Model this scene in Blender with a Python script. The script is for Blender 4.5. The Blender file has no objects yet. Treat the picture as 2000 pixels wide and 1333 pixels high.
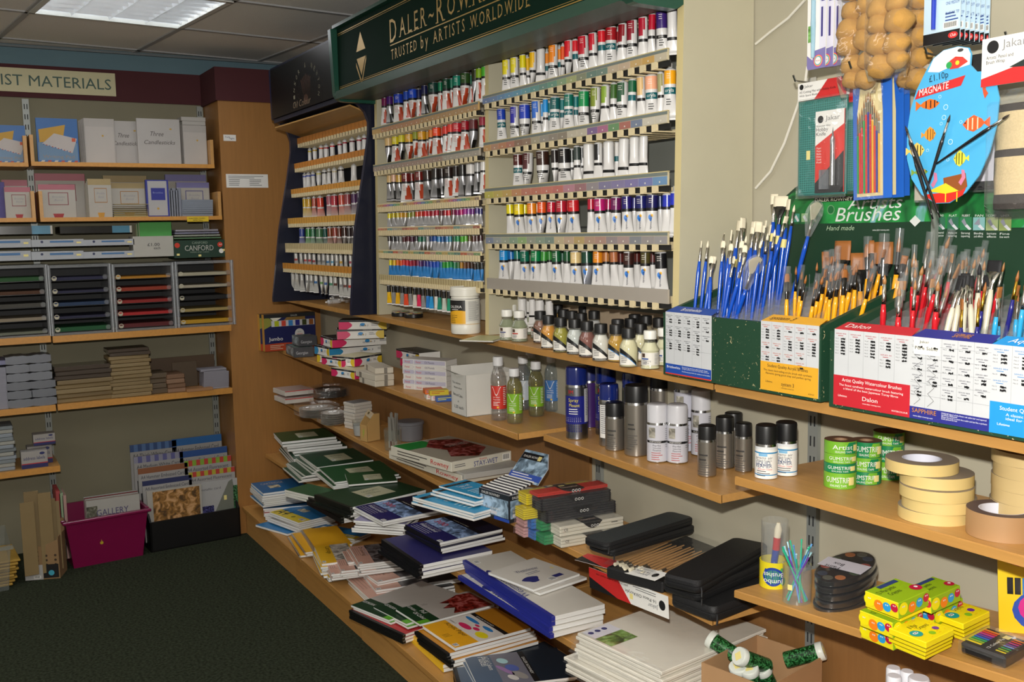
import bpy,math,random
from mathutils import Vector,Matrix,Euler
R0=random.Random(7)
SC=bpy.context.scene
COL=SC.collection
PI=math.pi
def srgb(h):
 h=h.lstrip('#');v=[int(h[i:i+2],16)/255 for i in (0,2,4)]
 return tuple(c/12.92 if c<=.04045 else ((c+.055)/1.055)**2.4 for c in v)
 # ---------------------------------------------------------------- camera
F=1933.0
def cam_matrix(yaw=30.38,pitch=6.42,roll=-1.129):
 yaw,pitch,roll=map(math.radians,(yaw,pitch,roll))
 f=Vector((-math.cos(yaw)*math.cos(pitch),math.sin(yaw)*math.cos(pitch),-math.sin(pitch)))
 r=f.cross(Vector((0,0,1))).normalized();u=r.cross(f)
 c,s=math.cos(roll),math.sin(roll)
 return Matrix((c*r+s*u,-s*r+c*u,-f)).transposed()
CM=cam_matrix();CP=Vector((0,0,1.6))
cd=bpy.data.cameras.new('camera');cam=bpy.data.objects.new('camera',cd);COL.objects.link(cam)
cam.matrix_world=Matrix.Translation(CP)@CM.to_4x4()
cd.sensor_width=36;cd.lens=F/2000*36;cd.clip_start=.05;cd.clip_end=60
SC.camera=cam
# ---------------------------------------------------------------- light and exposure
SC.view_settings.view_transform='Standard';SC.view_settings.look='None'
SC.cycles.transparent_max_bounces=40
SC.view_settings.gamma=1;SC.view_settings.use_curve_mapping=False
SC.view_settings.exposure=EXPOSURE=0.0
W=bpy.data.worlds.new('world');SC.world=W;W.use_nodes=True
W.node_tree.nodes['Background'].inputs[0].default_value=(.86,.9,1,1)
W.node_tree.nodes['Background'].inputs[1].default_value=.05
def lamp(name,kind,loc,energy,color,size=None,target=None,sy=None):
 l=bpy.data.lights.new(name,kind);l.energy=energy;l.color=color
 o=bpy.data.objects.new(name,l);COL.objects.link(o);o.location=loc
 if kind=='AREA':
  l.size=size
  if sy:l.shape='RECTANGLE';l.size_y=sy
 elif size is not None:l.shadow_soft_size=size
 if target:o.rotation_euler=(Vector(target)-Vector(loc)).to_track_quat('-Z','Y').to_euler()
 return o
 # the camera's own flash, a hand above the lens
fl=lamp('flash','SPOT',CP+CM@Vector((-.03,.17,.02)),245,(1,.965,.90),.022)
fl.matrix_world=Matrix.Translation(fl.location)@CM.to_4x4()
fl.data.spot_size=math.radians(150);fl.data.spot_blend=.35
# fluorescent ceiling troffers: the one in view and the one over the photographer's aisle
lamp('troffer_light','AREA',(-4.45,.78,2.5),5,(.95,.96,1),.56,sy=1.1,target=(-4.45,.78,0))
lamp('troffer_light_near','AREA',(-1.6,-.2,2.5),5,(.95,.96,1),.56,sy=1.1,target=(-1.6,-.2,0))
for i_,x_ in enumerate((-4.2,-2.2,-.2)):lamp('fill_light_rear_aisle','AREA',(x_,-1.75,2.5),11,(1,.97,.93),.56,sy=1.1,target=(x_,-1.75,0))  # unseen fill lamps, no fixtures, added so bounced light brightens the ceiling
# ---------------------------------------------------------------- helpers: pixels of the survey -> points of the room
def ray(px,py):return CM@Vector(((px-1000)/F,-(py-666.5)/F,-1))
def on(px,py,ax,val):
 d=ray(px,py);return CP+d*((val-CP[ax])/d[ax])
def onz(px,py,z):return on(px,py,2,z)
class Level:
 """a shelf surface: height z0 at x0, z1 at x1"""
 def __init__(s,x0,z0,x1,z1):s.x0,s.z0,s.x1,s.z1=x0,z0,x1,z1;s.k=(z1-z0)/(x1-x0)
 def z(s,x):return s.z0+s.k*(x-s.x0)
 def at(s,px,py,dz=0):
  d=ray(px,py);t=(s.z0+dz-s.k*s.x0-CP.z+s.k*CP.x)/(d.z-s.k*d.x);return CP+d*t
 @property
 def tilt(s):return-math.atan(s.k)
 # ---------------------------------------------------------------- materials
_m={}
GAIN=1.
def mat(col,rough=.5,metal=0.,kind='',spec=.5,alpha=1.,coat=0.):
 key=(GAIN,col,rough,metal,kind,spec,alpha,coat)
 if key in _m:return _m[key]
 m=bpy.data.materials.new(('mat_'+col.strip('#')+kind));m.use_nodes=True
 nt=m.node_tree;N=nt.nodes;L=nt.links;b=N['Principled BSDF']
 c=tuple(min(.9,v*GAIN) for v in srgb(col))
 b.inputs['Base Color'].default_value=(*c,1);b.inputs['Roughness'].default_value=rough
 b.inputs['Metallic'].default_value=metal;b.inputs['Specular IOR Level'].default_value=spec
 if coat:b.inputs['Coat Weight'].default_value=coat;b.inputs['Coat Roughness'].default_value=.15
 def node(t,**k):
  n=N.new(t)
  for a,v in k.items():
   if a in n.inputs.keys():n.inputs[a].default_value=v
   else:setattr(n,a,v)
  return n
 tc=node('ShaderNodeTexCoord')
 def mixc(fac,c1,c2):
  x=node('ShaderNodeMix',data_type='RGBA');L.new(fac,x.inputs[0])
  x.inputs[6].default_value=(*c1,1);x.inputs[7].default_value=(*c2,1);return x.outputs[2]
 def bump(h,s,d=.002):
  n=node('ShaderNodeBump',Strength=s,Distance=d);L.new(h,n.inputs['Height']);L.new(n.outputs[0],b.inputs['Normal'])
 if kind in ('glass','film','liquid'):
 # clear plastic: mostly see-through with a sharp sheen
  tr=node('ShaderNodeBsdfTransparent');tr.inputs[0].default_value=(*[(.93+.07*v if kind!='liquid' else .15+.85*v) for v in c],1)
  gl=node('ShaderNodeBsdfGlossy',Roughness=rough);gl.inputs[0].default_value=(1,1,1,1)
  fr=node('ShaderNodeLayerWeight',Blend=.5);f1=node('ShaderNodeMath',operation='POWER');L.new(fr.outputs['Facing'],f1.inputs[0]);f1.inputs[1].default_value=4.
  f2=node('ShaderNodeMath',operation='MULTIPLY_ADD');L.new(f1.outputs[0],f2.inputs[0]);f2.inputs[1].default_value=.5;f2.inputs[2].default_value=.045
  mx=node('ShaderNodeMixShader');df=node('ShaderNodeBsdfDiffuse');df.inputs[0].default_value=(*c,1)
  m2=node('ShaderNodeMixShader',Fac=alpha);
  L.new(tr.outputs[0],m2.inputs[1]);L.new(df.outputs[0],m2.inputs[2])
  L.new(f2.outputs[0],mx.inputs[0]);L.new(m2.outputs[0],mx.inputs[1]);L.new(gl.outputs[0],mx.inputs[2])
  if kind=='film':
   ns=node('ShaderNodeTexNoise',Scale=28.,Detail=2.);L.new(tc.outputs['Object'],ns.inputs[0])
   bp=node('ShaderNodeBump',Strength=.5,Distance=.006);L.new(ns.outputs[0],bp.inputs['Height'])
   L.new(bp.outputs[0],gl.inputs['Normal']);L.new(bp.outputs[0],fr.inputs['Normal'])
  L.new(mx.outputs[0],N['Material Output'].inputs[0])
  _m[key]=m;return m
 if kind=='wood':
  mp=node('ShaderNodeMapping');mp.inputs['Scale'].default_value=(2.2,24,24);L.new(tc.outputs['Object'],mp.inputs[0])
  ns=node('ShaderNodeTexNoise',Scale=3.,Detail=6.,Roughness=.6);L.new(mp.outputs[0],ns.inputs[0])
  L.new(mixc(ns.outputs[0],tuple(v*.78 for v in c),tuple(min(1,v*1.2) for v in c)),b.inputs['Base Color']);bump(ns.outputs[0],.06)
 elif kind=='woodv':
  mp=node('ShaderNodeMapping');mp.inputs['Scale'].default_value=(24,24,1.6);L.new(tc.outputs['Object'],mp.inputs[0])
  ns=node('ShaderNodeTexNoise',Scale=3.,Detail=6.,Roughness=.6);L.new(mp.outputs[0],ns.inputs[0])
  L.new(mixc(ns.outputs[0],tuple(v*.8 for v in c),tuple(min(1,v*1.18) for v in c)),b.inputs['Base Color']);bump(ns.outputs[0],.05)
 elif kind=='carpet':
  ns=node('ShaderNodeTexNoise',Scale=420.,Detail=4.,Roughness=.8);L.new(tc.outputs['Object'],ns.inputs[0])
  n2=node('ShaderNodeTexNoise',Scale=90.,Detail=3.);L.new(tc.outputs['Object'],n2.inputs[0])
  mm=node('ShaderNodeMath',operation='MULTIPLY');L.new(ns.outputs[0],mm.inputs[0]);L.new(n2.outputs[0],mm.inputs[1])
  rr=node('ShaderNodeMapRange');rr.inputs[1].default_value=.13;rr.inputs[2].default_value=.40;L.new(mm.outputs[0],rr.inputs[0])
  L.new(mixc(rr.outputs[0],tuple(v*.35 for v in c),tuple(v*1.7 for v in c)),b.inputs['Base Color']);bump(ns.outputs[0],.8,.004)
 elif kind=='wall':
  ns=node('ShaderNodeTexNoise',Scale=5.,Detail=8.);L.new(tc.outputs['Object'],ns.inputs[0])
  L.new(mixc(ns.outputs[0],tuple(v*.9 for v in c),tuple(v*1.06 for v in c)),b.inputs['Base Color']);bump(ns.outputs[0],.1)
 elif kind=='tile':
  ns=node('ShaderNodeTexNoise',Scale=260.,Detail=3.);L.new(tc.outputs['Object'],ns.inputs[0])
  L.new(mixc(ns.outputs[0],tuple(v*.86 for v in c),tuple(min(1,v*1.06) for v in c)),b.inputs['Base Color']);bump(ns.outputs[0],.5,.003)
 elif kind=='chips':
  ns=node('ShaderNodeTexNoise',Scale=95.,Detail=3.,Roughness=.7,Distortion=1.2);L.new(tc.outputs['Object'],ns.inputs[0])
  cr=node('ShaderNodeMapRange');cr.inputs[1].default_value=.655;cr.inputs[2].default_value=.68;L.new(ns.outputs[0],cr.inputs[0])
  L.new(mixc(cr.outputs[0],c,srgb('#c8b88c')),b.inputs['Base Color'])
 elif kind=='swirl':
  ns=node('ShaderNodeTexNoise',Scale=5.,Detail=4.,Distortion=2.5);L.new(tc.outputs['Object'],ns.inputs[0])
  cr=node('ShaderNodeValToRGB');L.new(ns.outputs[0],cr.inputs[0]);e=cr.color_ramp.elements
  e[0].position=.38;e[0].color=(*srgb('#0d3f22'),1);e[1].position=.52;e[1].color=(*srgb('#1f7d3a'),1)
  for p,h in ((.6,'#2c9a48'),(.66,'#86b6c9'),(.72,'#8fc33a')):
   q=e.new(p);q.color=(*srgb(h),1)
  L.new(cr.outputs[0],b.inputs['Base Color'])
 elif kind=='photo':
  ns=node('ShaderNodeTexNoise',Scale=30.,Detail=4.,Distortion=1.);L.new(tc.outputs['Object'],ns.inputs[0])
  cr=node('ShaderNodeValToRGB');L.new(ns.outputs[0],cr.inputs[0]);e=cr.color_ramp.elements
  e[0].position=.35;e[0].color=(*[v*.25 for v in c],1);e[1].position=.62;e[1].color=(*[min(1,v*1.6+.1) for v in c],1)
  q=e.new(.5);q.color=(*c,1)
  L.new(cr.outputs[0],b.inputs['Base Color'])
 elif kind=='flake':
  ns=node('ShaderNodeTexVoronoi',Scale=260.);L.new(tc.outputs['Object'],ns.inputs['Vector'])
  hs=node('ShaderNodeMapRange');L.new(ns.outputs['Color'],hs.inputs[0]);hs.inputs[1].default_value=.35
  L.new(mixc(hs.outputs[0],tuple(v*.2 for v in c),tuple(min(1,v*2.2+.05) for v in c)),b.inputs['Base Color']);bump(ns.outputs['Color'],.8,.003)
 elif kind=='sponge':
  ns=node('ShaderNodeTexNoise',Scale=70.,Detail=6.,Roughness=.75);L.new(tc.outputs['Object'],ns.inputs[0])
  L.new(mixc(ns.outputs[0],tuple(v*.85 for v in c),tuple(min(1,v*1.3) for v in c)),b.inputs['Base Color']);bump(ns.outputs[0],.5,.004)
 elif kind=='fabric':
  ns=node('ShaderNodeTexNoise',Scale=300.,Detail=3.);L.new(tc.outputs['Object'],ns.inputs[0])
  L.new(mixc(ns.outputs[0],tuple(v*.75 for v in c),tuple(min(1,v*1.2) for v in c)),b.inputs['Base Color']);bump(ns.outputs[0],.4,.002)
 elif kind=='lines':
  mp=node('ShaderNodeMapping');mp.inputs['Scale'].default_value=(1,1,60);L.new(tc.outputs['Object'],mp.inputs[0])
  ns=node('ShaderNodeTexNoise',Scale=12.,Detail=3.);L.new(mp.outputs[0],ns.inputs[0])
  L.new(mixc(ns.outputs[0],tuple(v*.72 for v in c),tuple(min(1,v*1.1) for v in c)),b.inputs['Base Color'])
 elif kind=='fade':
  gr=node('ShaderNodeSeparateXYZ');L.new(tc.outputs['Object'],gr.inputs[0])
  mr=node('ShaderNodeMapRange');mr.inputs[1].default_value=-.03;mr.inputs[2].default_value=-.11;L.new(gr.outputs[2],mr.inputs[0])
  L.new(mixc(mr.outputs[0],c,srgb('#c9c4bb')),b.inputs['Base Color'])
 elif kind=='emit':
  b.inputs['Emission Color'].default_value=(*c,1);b.inputs['Emission Strength'].default_value=alpha
 else:
  ns=node('ShaderNodeTexNoise',Scale=18.,Detail=3.);L.new(tc.outputs['Object'],ns.inputs[0])
  L.new(mixc(ns.outputs[0],tuple(v*.95 for v in c),tuple(min(1,v*1.04) for v in c)),b.inputs['Base Color'])
 _m[key]=m;return m
def metal(c='#c9c9c9',r=.28):return mat(c,r,1.)
def gloss(c,r=.3):return mat(c,r,coat=.3)
# ---------------------------------------------------------------- text outlines (built-in font), cached
_txt={}
def text_data(s):
 if s in _txt:return _txt[s]
 cu=bpy.data.curves.new('t','FONT');cu.body=s;cu.size=1;cu.resolution_u=2
 o=bpy.data.objects.new('t',cu);me=o.to_mesh()
 v=[(a.co.x,a.co.y) for a in me.vertices];f=[tuple(p.vertices) for p in me.polygons]
 o.to_mesh_clear();bpy.data.objects.remove(o);bpy.data.curves.remove(cu)
 xs=[a[0] for a in v] or [0];w=max(xs)-min(xs);x0=min(xs)
 v=[(a[0]-x0,a[1]) for a in v]
 _txt[s]=(v,f,w or 1e-3);return _txt[s]
 # ---------------------------------------------------------------- mesh collector
class G:
 def __init__(s):s.v=[];s.f=[];s.fm=[];s.m=[];s.sm=[]
 def mi(s,m):
  if m not in s.m:s.m.append(m)
  return s.m.index(m)
 def add(s,v,f,m,M=None,sm=False):
  n=len(s.v);s.v+=[tuple(M@Vector(a)) if M else tuple(a) for a in v]
  i=s.mi(m) if not isinstance(m,list) else None
  for k,q in enumerate(f):
   s.f.append(tuple(n+a for a in q));s.fm.append(i if i is not None else s.mi(m[k]));s.sm.append(sm)
  return s
 def box(s,x0,x1,y0,y1,z0,z1,m,M=None,b=0.):
  """m: one material or dict with keys top,bottom,left(-x),right(+x),front(-y),back(+y),all"""
  if isinstance(m,dict):g=lambda k:m.get(k,m.get('all'));ms=[g('bottom'),g('top'),g('front'),g('right'),g('back'),g('left')]
  else:ms=[m]*6
  if b:
   P=[];
   for z in (z0,z0+b,z1-b,z1):
    i=b if z in (z0,z1) else 0
    P+=[(x0+b,y0+i,z),(x1-b,y0+i,z),(x1-i,y0+b,z),(x1-i,y1-b,z),(x1-b,y1-i,z),(x0+b,y1-i,z),(x0+i,y1-b,z),(x0+i,y0+b,z)]
   Fc=[(7,6,5,4,3,2,1,0)];mm=[ms[0]]
   side=[ms[2],ms[3],ms[3],ms[4],ms[4],ms[5],ms[5],ms[2]]
   for k in range(3):
    for j in range(8):
     Fc.append((k*8+j,k*8+(j+1)%8,(k+1)*8+(j+1)%8,(k+1)*8+j));mm.append(side[j])
   Fc.append(tuple(24+j for j in range(8)));mm.append(ms[1])
   return s.add(P,Fc,mm,M)
  P=[(x0,y0,z0),(x1,y0,z0),(x1,y1,z0),(x0,y1,z0),(x0,y0,z1),(x1,y0,z1),(x1,y1,z1),(x0,y1,z1)]
  return s.add(P,[(3,2,1,0),(4,5,6,7),(0,1,5,4),(1,2,6,5),(2,3,7,6),(3,0,4,7)],ms,M)
 def lathe(s,prof,m,n=24,M=None,sm=True,sx=1.,sy=1.,a0=0.,ga=None):
  """prof: [(r,z)...]; m: material or list per segment; ga(k,j)->material override"""
  P=[];Fc=[];mm=[]
  for r,z in prof:
   for j in range(n):
    a=a0+2*PI*j/n;P.append((r*math.cos(a)*sx,r*math.sin(a)*sy,z))
  for k in range(len(prof)-1):
   for j in range(n):
    Fc.append((k*n+j,k*n+(j+1)%n,(k+1)*n+(j+1)%n,(k+1)*n+j))
    q=m[k] if isinstance(m,list) else m
    if ga:q=ga(k,j) or q
    mm.append(q)
  K=len(prof)-1
  if prof[0][0]>1e-5:Fc.append(tuple(reversed(range(n))));mm.append(m[0] if isinstance(m,list) else m)
  if prof[-1][0]>1e-5:Fc.append(tuple(K*n+j for j in range(n)));mm.append(m[-1] if isinstance(m,list) else m)
  n0=len(s.f);s.add(P,Fc,mm,M,sm)
  for i in range(n0,len(s.f)):
   if len(s.f[i])>4:s.sm[i]=False
  return s
 def tube(s,pts,r,m,n=8,M=None,caps=True):
  """round bar through points; r one radius or one per point"""
  pts=[Vector(p) for p in pts];P=[];Fc=[]
  rr=r if isinstance(r,(list,tuple)) else [r]*len(pts)
  up=None
  for i,p in enumerate(pts):
   d=(pts[min(i+1,len(pts)-1)]-pts[max(i-1,0)]).normalized()
   if up is None:up=Vector((0,0,1)) if abs(d.z)<.9 else Vector((1,0,0))
   a=d.cross(up).normalized();b=a.cross(d).normalized();up=b
   for j in range(n):
    t=2*PI*j/n;P.append(p+(a*math.cos(t)+b*math.sin(t))*rr[i])
  for k in range(len(pts)-1):
   for j in range(n):Fc.append((k*n+j,k*n+(j+1)%n,(k+1)*n+(j+1)%n,(k+1)*n+j))
  if caps:Fc+=[tuple(reversed(range(n))),tuple((len(pts)-1)*n+j for j in range(n))]
  mm=m if not isinstance(m,list) else [m[min(i//n,len(m)-1)] for i in range(len(Fc))]
  return s.add(P,Fc,mm,M,True)
 def prism(s,poly,z0,z1,m,M=None,side=None):
  n=len(poly);P=[(x,y,z0) for x,y in poly]+[(x,y,z1) for x,y in poly]
  Fc=[tuple(reversed(range(n))),tuple(range(n,2*n))]+[(i,(i+1)%n,n+(i+1)%n,n+i) for i in range(n)]
  return s.add(P,Fc,[m,m]+[side or m]*n,M)
 def face(s,pts,m,M=None):return s.add(pts,[tuple(range(len(pts)))],m,M)
 def rect(s,x0,y0,x1,y1,m,M,z=.0003):return s.add([(x0,y0,z),(x1,y0,z),(x1,y1,z),(x0,y1,z)],[(0,1,2,3)],m,M)
 def poly(s,pts,m,M,z=.0003):return s.add([(x,y,z) for x,y in pts],[tuple(range(len(pts)))],m,M)
 def disc(s,cx,cy,rx,m,M,ry=None,n=20,z=.0004,rot=0.):
  ry=ry or rx;c,q=math.cos(rot),math.sin(rot)
  return s.poly([(cx+rx*math.cos(2*PI*i/n)*c-ry*math.sin(2*PI*i/n)*q,cy+rx*math.cos(2*PI*i/n)*q+ry*math.sin(2*PI*i/n)*c) for i in range(n)],m,M,z)
 def text(s,t,x,y,h,m,M,w=None,al='l',z=.0006,sh=0.,bend=None,ang=0.):
  """cap height h; w squeezes to a width; sh shears (italic); bend = cylinder radius"""
  v,f,tw=text_data(t);k=h/.70;kx=k if w is None else w/tw
  W_=tw*kx;ox={'l':0,'c':-W_/2,'r':-W_}[al];c,q=math.cos(ang),math.sin(ang)
  P=[]
  for a,b in v:
   X=a*kx+ox+b*k*sh;Y=b*k;X,Y=x+X*c-Y*q,y+X*q+Y*c
   if bend:P.append((bend*math.sin(X/bend),Y,bend*math.cos(X/bend)-bend+z))
   else:P.append((X,Y,z))
  return s.add(P,f,m,M)
 def bars(s,x,y,w,n,lh,m,M,r=None,z=.0005,al='l',th=.35):
  """lines of print too small to read"""
  r=r or random.Random(int(abs(x*1e4))+n)
  for i in range(n):
   ww=w*r.uniform(.6,1);xx=x if al=='l' else (x+(w-ww)/2 if al=='c' else x+w-ww)
   s.rect(xx,y-i*lh,xx+ww,y-i*lh+lh*th,m,M,z)
  return s
 def barcode(s,x,y,w,h,M,z=.0005):
  s.rect(x,y,x+w,y+h,mat('#e8e6e0',.6),M,z);k=9
  for i in range(k):s.rect(x+w*(.08+.84*i/k),y+h*.18,x+w*(.08+.84*i/k)+w*.05,y+h*.92,mat('#222222',.6),M,z+.0002)
  return s
 def obj(s,name,parent=None,loc=None,rot=None,smooth=None):
  me=bpy.data.meshes.new(name);me.from_pydata(s.v,[],s.f)
  for m in s.m:me.materials.append(m)
  me.polygons.foreach_set('material_index',s.fm);me.polygons.foreach_set('use_smooth',s.sm);me.update()
  if any(s.sm):me.set_sharp_from_angle(angle=.7)
  o=bpy.data.objects.new(name,me);COL.objects.link(o)
  if parent:o.parent=parent
  if loc is not None:o.location=loc
  if rot is not None:o.rotation_euler=rot
  return o
def tag(o,label,cat,group=None):
 o['label']=label;o['category']=cat
 if group:o['group']=group
 return o
def thing(name,label,cat,loc=(0,0,0),rot=(0,0,0),group=None):
 o=bpy.data.objects.new(name,None);COL.objects.link(o);o.empty_display_size=.05
 o.location=loc;o.rotation_euler=rot;return tag(o,label,cat,group)
def struct(g,name):o=g.obj(name);o['kind']='structure';return o
def dup(o,loc,rot,label,group=None,scale=None):
 r=o.copy();COL.objects.link(r);r.location=loc;r.rotation_euler=rot;r['label']=label
 if scale:r.scale=scale
 if group:r['group']=group
 for ch in o.children:
  c=ch.copy();COL.objects.link(c);c.parent=r
  for g in ch.children:
   d=g.copy();COL.objects.link(d);d.parent=c
 return r
I4=Matrix.Identity(4)
def MX(loc=(0,0,0),rx=0.,ry=0.,rz=0.):return Matrix.Translation(loc)@Euler((rx,ry,rz)).to_matrix().to_4x4()
FR=lambda x=0,y=0,z=0:MX((x,y,z),rx=PI/2)
LF=lambda x=0,y=0,z=0:MX((x,y,z),rx=PI/2,rz=PI/2)
TP=lambda x=0,y=0,z=0:MX((x,y,z))
ORD=['first','second','third','fourth','fifth','sixth','seventh','eighth','ninth','tenth','eleventh','twelfth','thirteenth','fourteenth','fifteenth','sixteenth','seventeenth','eighteenth','nineteenth','twentieth','twenty-first','twenty-second','twenty-third','twenty-fourth','twenty-fifth','twenty-sixth','twenty-seventh','twenty-eighth','twenty-ninth','thirtieth']
WHITE=mat('#e6e4df',.6);BLACK=mat('#141416',.5);NAVY=mat('#1d2260',.5);CARD=mat('#a9835c',.8)
STICK=mat('#e8d98a',.6)
# ================================================================= the room
XB,YW,ZC=-5.53,1.84,2.55
OAK=mat('#c08f50',.42,kind='wood');OAKV=mat('#9d6d36',.45,kind='woodv');OAKE=mat('#b88748',.4,kind='wood')
DOAK=mat('#8a6238',.5,kind='woodv')
g=G();g.box(XB,1.6,-2.6,YW,-.05,0,mat('#363c2e',.95,kind='carpet',spec=.1));struct(g,'floor')
g=G();g.box(XB-.1,XB,-2.6,YW+.1,0,2.456,mat('#85806a',.8,kind='wall'));g.box(XB-.1,XB,-2.6,YW+.1,2.456,ZC+.1,mat('#64808c',.8,kind='wall'));struct(g,'wall_back')
g=G();g.box(XB,1.7,YW,YW+.1,0,ZC+.1,mat('#aca692',.8,kind='wall'));struct(g,'wall_right')
g=G();g.box(XB-.1,1.7,-2.7,-2.6,0,ZC+.1,mat('#e4e0d8',.8,kind='wall'));struct(g,'wall_left')
g=G();g.box(1.6,1.7,-2.6,YW,0,ZC+.1,mat('#e4e0d8',.8,kind='wall'));struct(g,'wall_front')
# suspended ceiling laid at a slight angle to the walls
CA=math.radians(6.4);CMX=Matrix.Rotation(CA,4,'Z')
TW=.647;U0,V0=-4.65,.963
FU,FV=0,0
g=G();TL=mat('#f2efea',.9,kind='tile');TB=mat('#a9a9ab',.5)
for i in range(-4,12):
 for j in range(-7,5):
  u0,v0=U0+i*TW,V0+j*TW
  M=CMX
  cx=(u0+TW/2)*math.cos(CA)-(v0+TW/2)*math.sin(CA);cy=(u0+TW/2)*math.sin(CA)+(v0+TW/2)*math.cos(CA)
  if not (XB-.45<cx<2.0 and-3.0<cy<YW+.45):continue
  if (i,j) in ((0,0),(4,-2)):continue
  g.box(u0+.012,u0+TW-.012,v0+.012,v0+TW-.012,ZC+.004,ZC+.02,TL,M)
g2=G();g2.box(XB-.5,2.1,-3.1,YW+.5,ZC+.16,ZC+.2,TL)
ce=g.obj('ceiling');ce['kind']='structure'
struct(g2,'ceiling_slab')
g=G()
for i in range(-4,13):g.box(U0+i*TW-.012,U0+i*TW+.012,-3.6,3.0,ZC-.002,ZC+.006,TB,CMX)
for j in range(-7,6):g.box(-7.2,2.6,V0+j*TW-.012,V0+j*TW+.012,ZC-.002,ZC+.006,TB,CMX)
struct(g,'trim_1')
g=G();g.box(XB,XB+.02,-2.6,YW,ZC-.012,ZC-.002,mat('#6c7478',.6));struct(g,'trim_2')
def troffer(u0,v0,label):
 c=CMX@Vector((u0+TW/2,v0+TW/2,0));c.z=ZC
 t=thing('ceiling_light',label,'ceiling light',c,(0,0,CA));h=TW/2-.012
 fm=mat('#d8d8d4',.35);sil=mat('#dcdee2',.3,.55)
 f=G()
 for a in (-1,1):
  f.box(a*h-.012,a*h+.012,-h-.012,h+.012,-.006,.012,fm);f.box(-h,h,a*h-.012,a*h+.012,-.006,.012,fm)
 f.obj('frame',t)
 f=G();f.box(-h,h,-h,h,.13,.14,sil)
 for a in (-1,1):f.box(a*h-.002,a*h+.002,-h,h,0,.13,sil);f.box(-h,h,a*h-.002,a*h+.002,0,.13,sil)
 f.obj('reflector',t)
 l=G()
 for k in range(1,8):
  x=-h+2*h*k/8;P=[(-.012,.045),(-.005,.02),(0,0),(.005,.02),(.012,.045)]
  l.prism(P,-h,h,sil,Matrix.Translation((x,0,0))@Matrix.Rotation(PI/2,4,'X'))
 for k in range(1,4):
  y=-h+2*h*k/4;P=[(-.016,.05),(-.006,.02),(0,0),(.006,.02),(.016,.05)]
  l.prism(P,-h,h,sil,Matrix.Translation((0,y,0))@Matrix.Rotation(PI/2,4,'Z')@Matrix.Rotation(PI/2,4,'X'))
 l.obj('louvre',t)
 for k in range(4):
  y=-h+2*h*(k+.5)/4;l=G();l.tube([(-h+.02,y,.095),(h-.02,y,.095)],.013,mat('#eef4ff',.4,kind='emit',alpha=12.),10);l.obj('fluorescent_tube',t)
troffer(U0,V0,'recessed square fluorescent light with silver louvre in the ceiling above the card shelves')
troffer(U0+4*TW,V0-2*TW,'recessed square fluorescent light with silver louvre in the ceiling over the aisle')
# maroon fascia along the back wall, wrapped round the oak pillar
MAR=mat('#4a1c22',.8,kind='wall')
PX,PY=-5.22,1.34
g=G();g.box(XB,XB+.012,-2.6,PY,2.298,2.456,MAR);g.box(XB,PX+.012,PY-.012,PY,2.288,2.456,MAR);g.box(PX,PX+.012,PY,YW,2.288,2.456,MAR)
struct(g,'trim_3')
g=G();g.box(XB,PX,PY,YW,0,2.29,OAKV)
tag(g.obj('wood_pillar'),'tall oak veneer end pillar between the card shelves and the paint racks','pillar')
# little paper notes on the pillar (x = PX)
def note(x0,y0,x1,y1,lines,label,txt=None):
 a=on(x0,y0,0,PX+.001);b=on(x1,y1,0,PX+.001);w=b.y-a.y;h=a.z-b.z
 t=thing('paper_note',label,'note',(PX+.002,a.y,b.z));q=G();q.box(-.001,.0005,0,w,0,h,WHITE);M=LF(.0006)
 if txt:q.text(txt[0],w*.12,h*.5,h*.26,mat('#1c2450',.6),M,w=w*.4,z=.0004);q.text(txt[1],w*.5,h*.3,h*.26,mat('#1c2450',.6),M,w=w*.38,z=.0004)
 else:q.bars(w*.05,h*.82,w*.9,2,h*.12,mat('#777',.7) if False else mat('#777777',.7),M);q.bars(w*.06,h*.55,w*.3,4,h*.13,mat('#777777',.7),M);q.bars(w*.55,h*.55,w*.35,4,h*.13,mat('#777777',.7),M)
 q.obj('paper',t)
note(436,263,461,276,1,'small handwritten white sticker high on the oak pillar',('Trudy','light'))
note(441,340,524,367,6,'wide creased printed notice taped to the oak pillar below the small sticker')
# sign over the back shelves
g=G();a=on(0,131.6,0,XB+.015);b=on(226.8,189.7,0,XB+.015);zt,zb=2.437,2.322;ye=b.y;yw=ye-1.02
t=thing('shop_sign','cream sign lettered ARTIST MATERIALS in green on the maroon band','sign',(XB+.013,yw,zb))
g.box(0,.008,0,ye-yw,0,zt-zb,mat('#c9c29b',.5));h=zt-zb
g.text('ARTIST MATERIALS',(ye-yw)-.022,h*.27,h*.46,mat('#2f5148',.5),LF(.0085),w=.655,al='r')
g.obj('board',t)
# slotted steel uprights
def upright(y=None,x=None,z0=0.02,z1=2.29,label=''):
 t=thing('shelf_upright',label,'upright',(x if x is not None else XB+.001,y if y is not None else YW-.001,z0))
 g=G();st=mat('#8f938f',.4,.3);dk=mat('#26282a',.8)
 if x is None:
  g.box(0,.012,-.015,.015,0,z1-z0,st)
  for k in range(int((z1-z0)/.05)):
   for s in (-.006,.006):g.box(.0121,.0125,s-.0022,s+.0022,.02+k*.05,.045+k*.05,dk)
 else:
  g.box(-.015,.015,-.012,0,0,z1-z0,st)
  for k in range(int((z1-z0)/.05)):
   for s in (-.006,.006):g.box(s-.0022,s+.0022,-.0125,-.0121,.02+k*.05,.045+k*.05,dk)
 g.obj('slotted_rail',t)
for y,l in ((.473,'grey slotted steel upright behind the middle of the card shelves'),(1.318,'grey slotted steel upright beside the oak pillar on the back wall')):upright(y=y,label=l)
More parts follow.
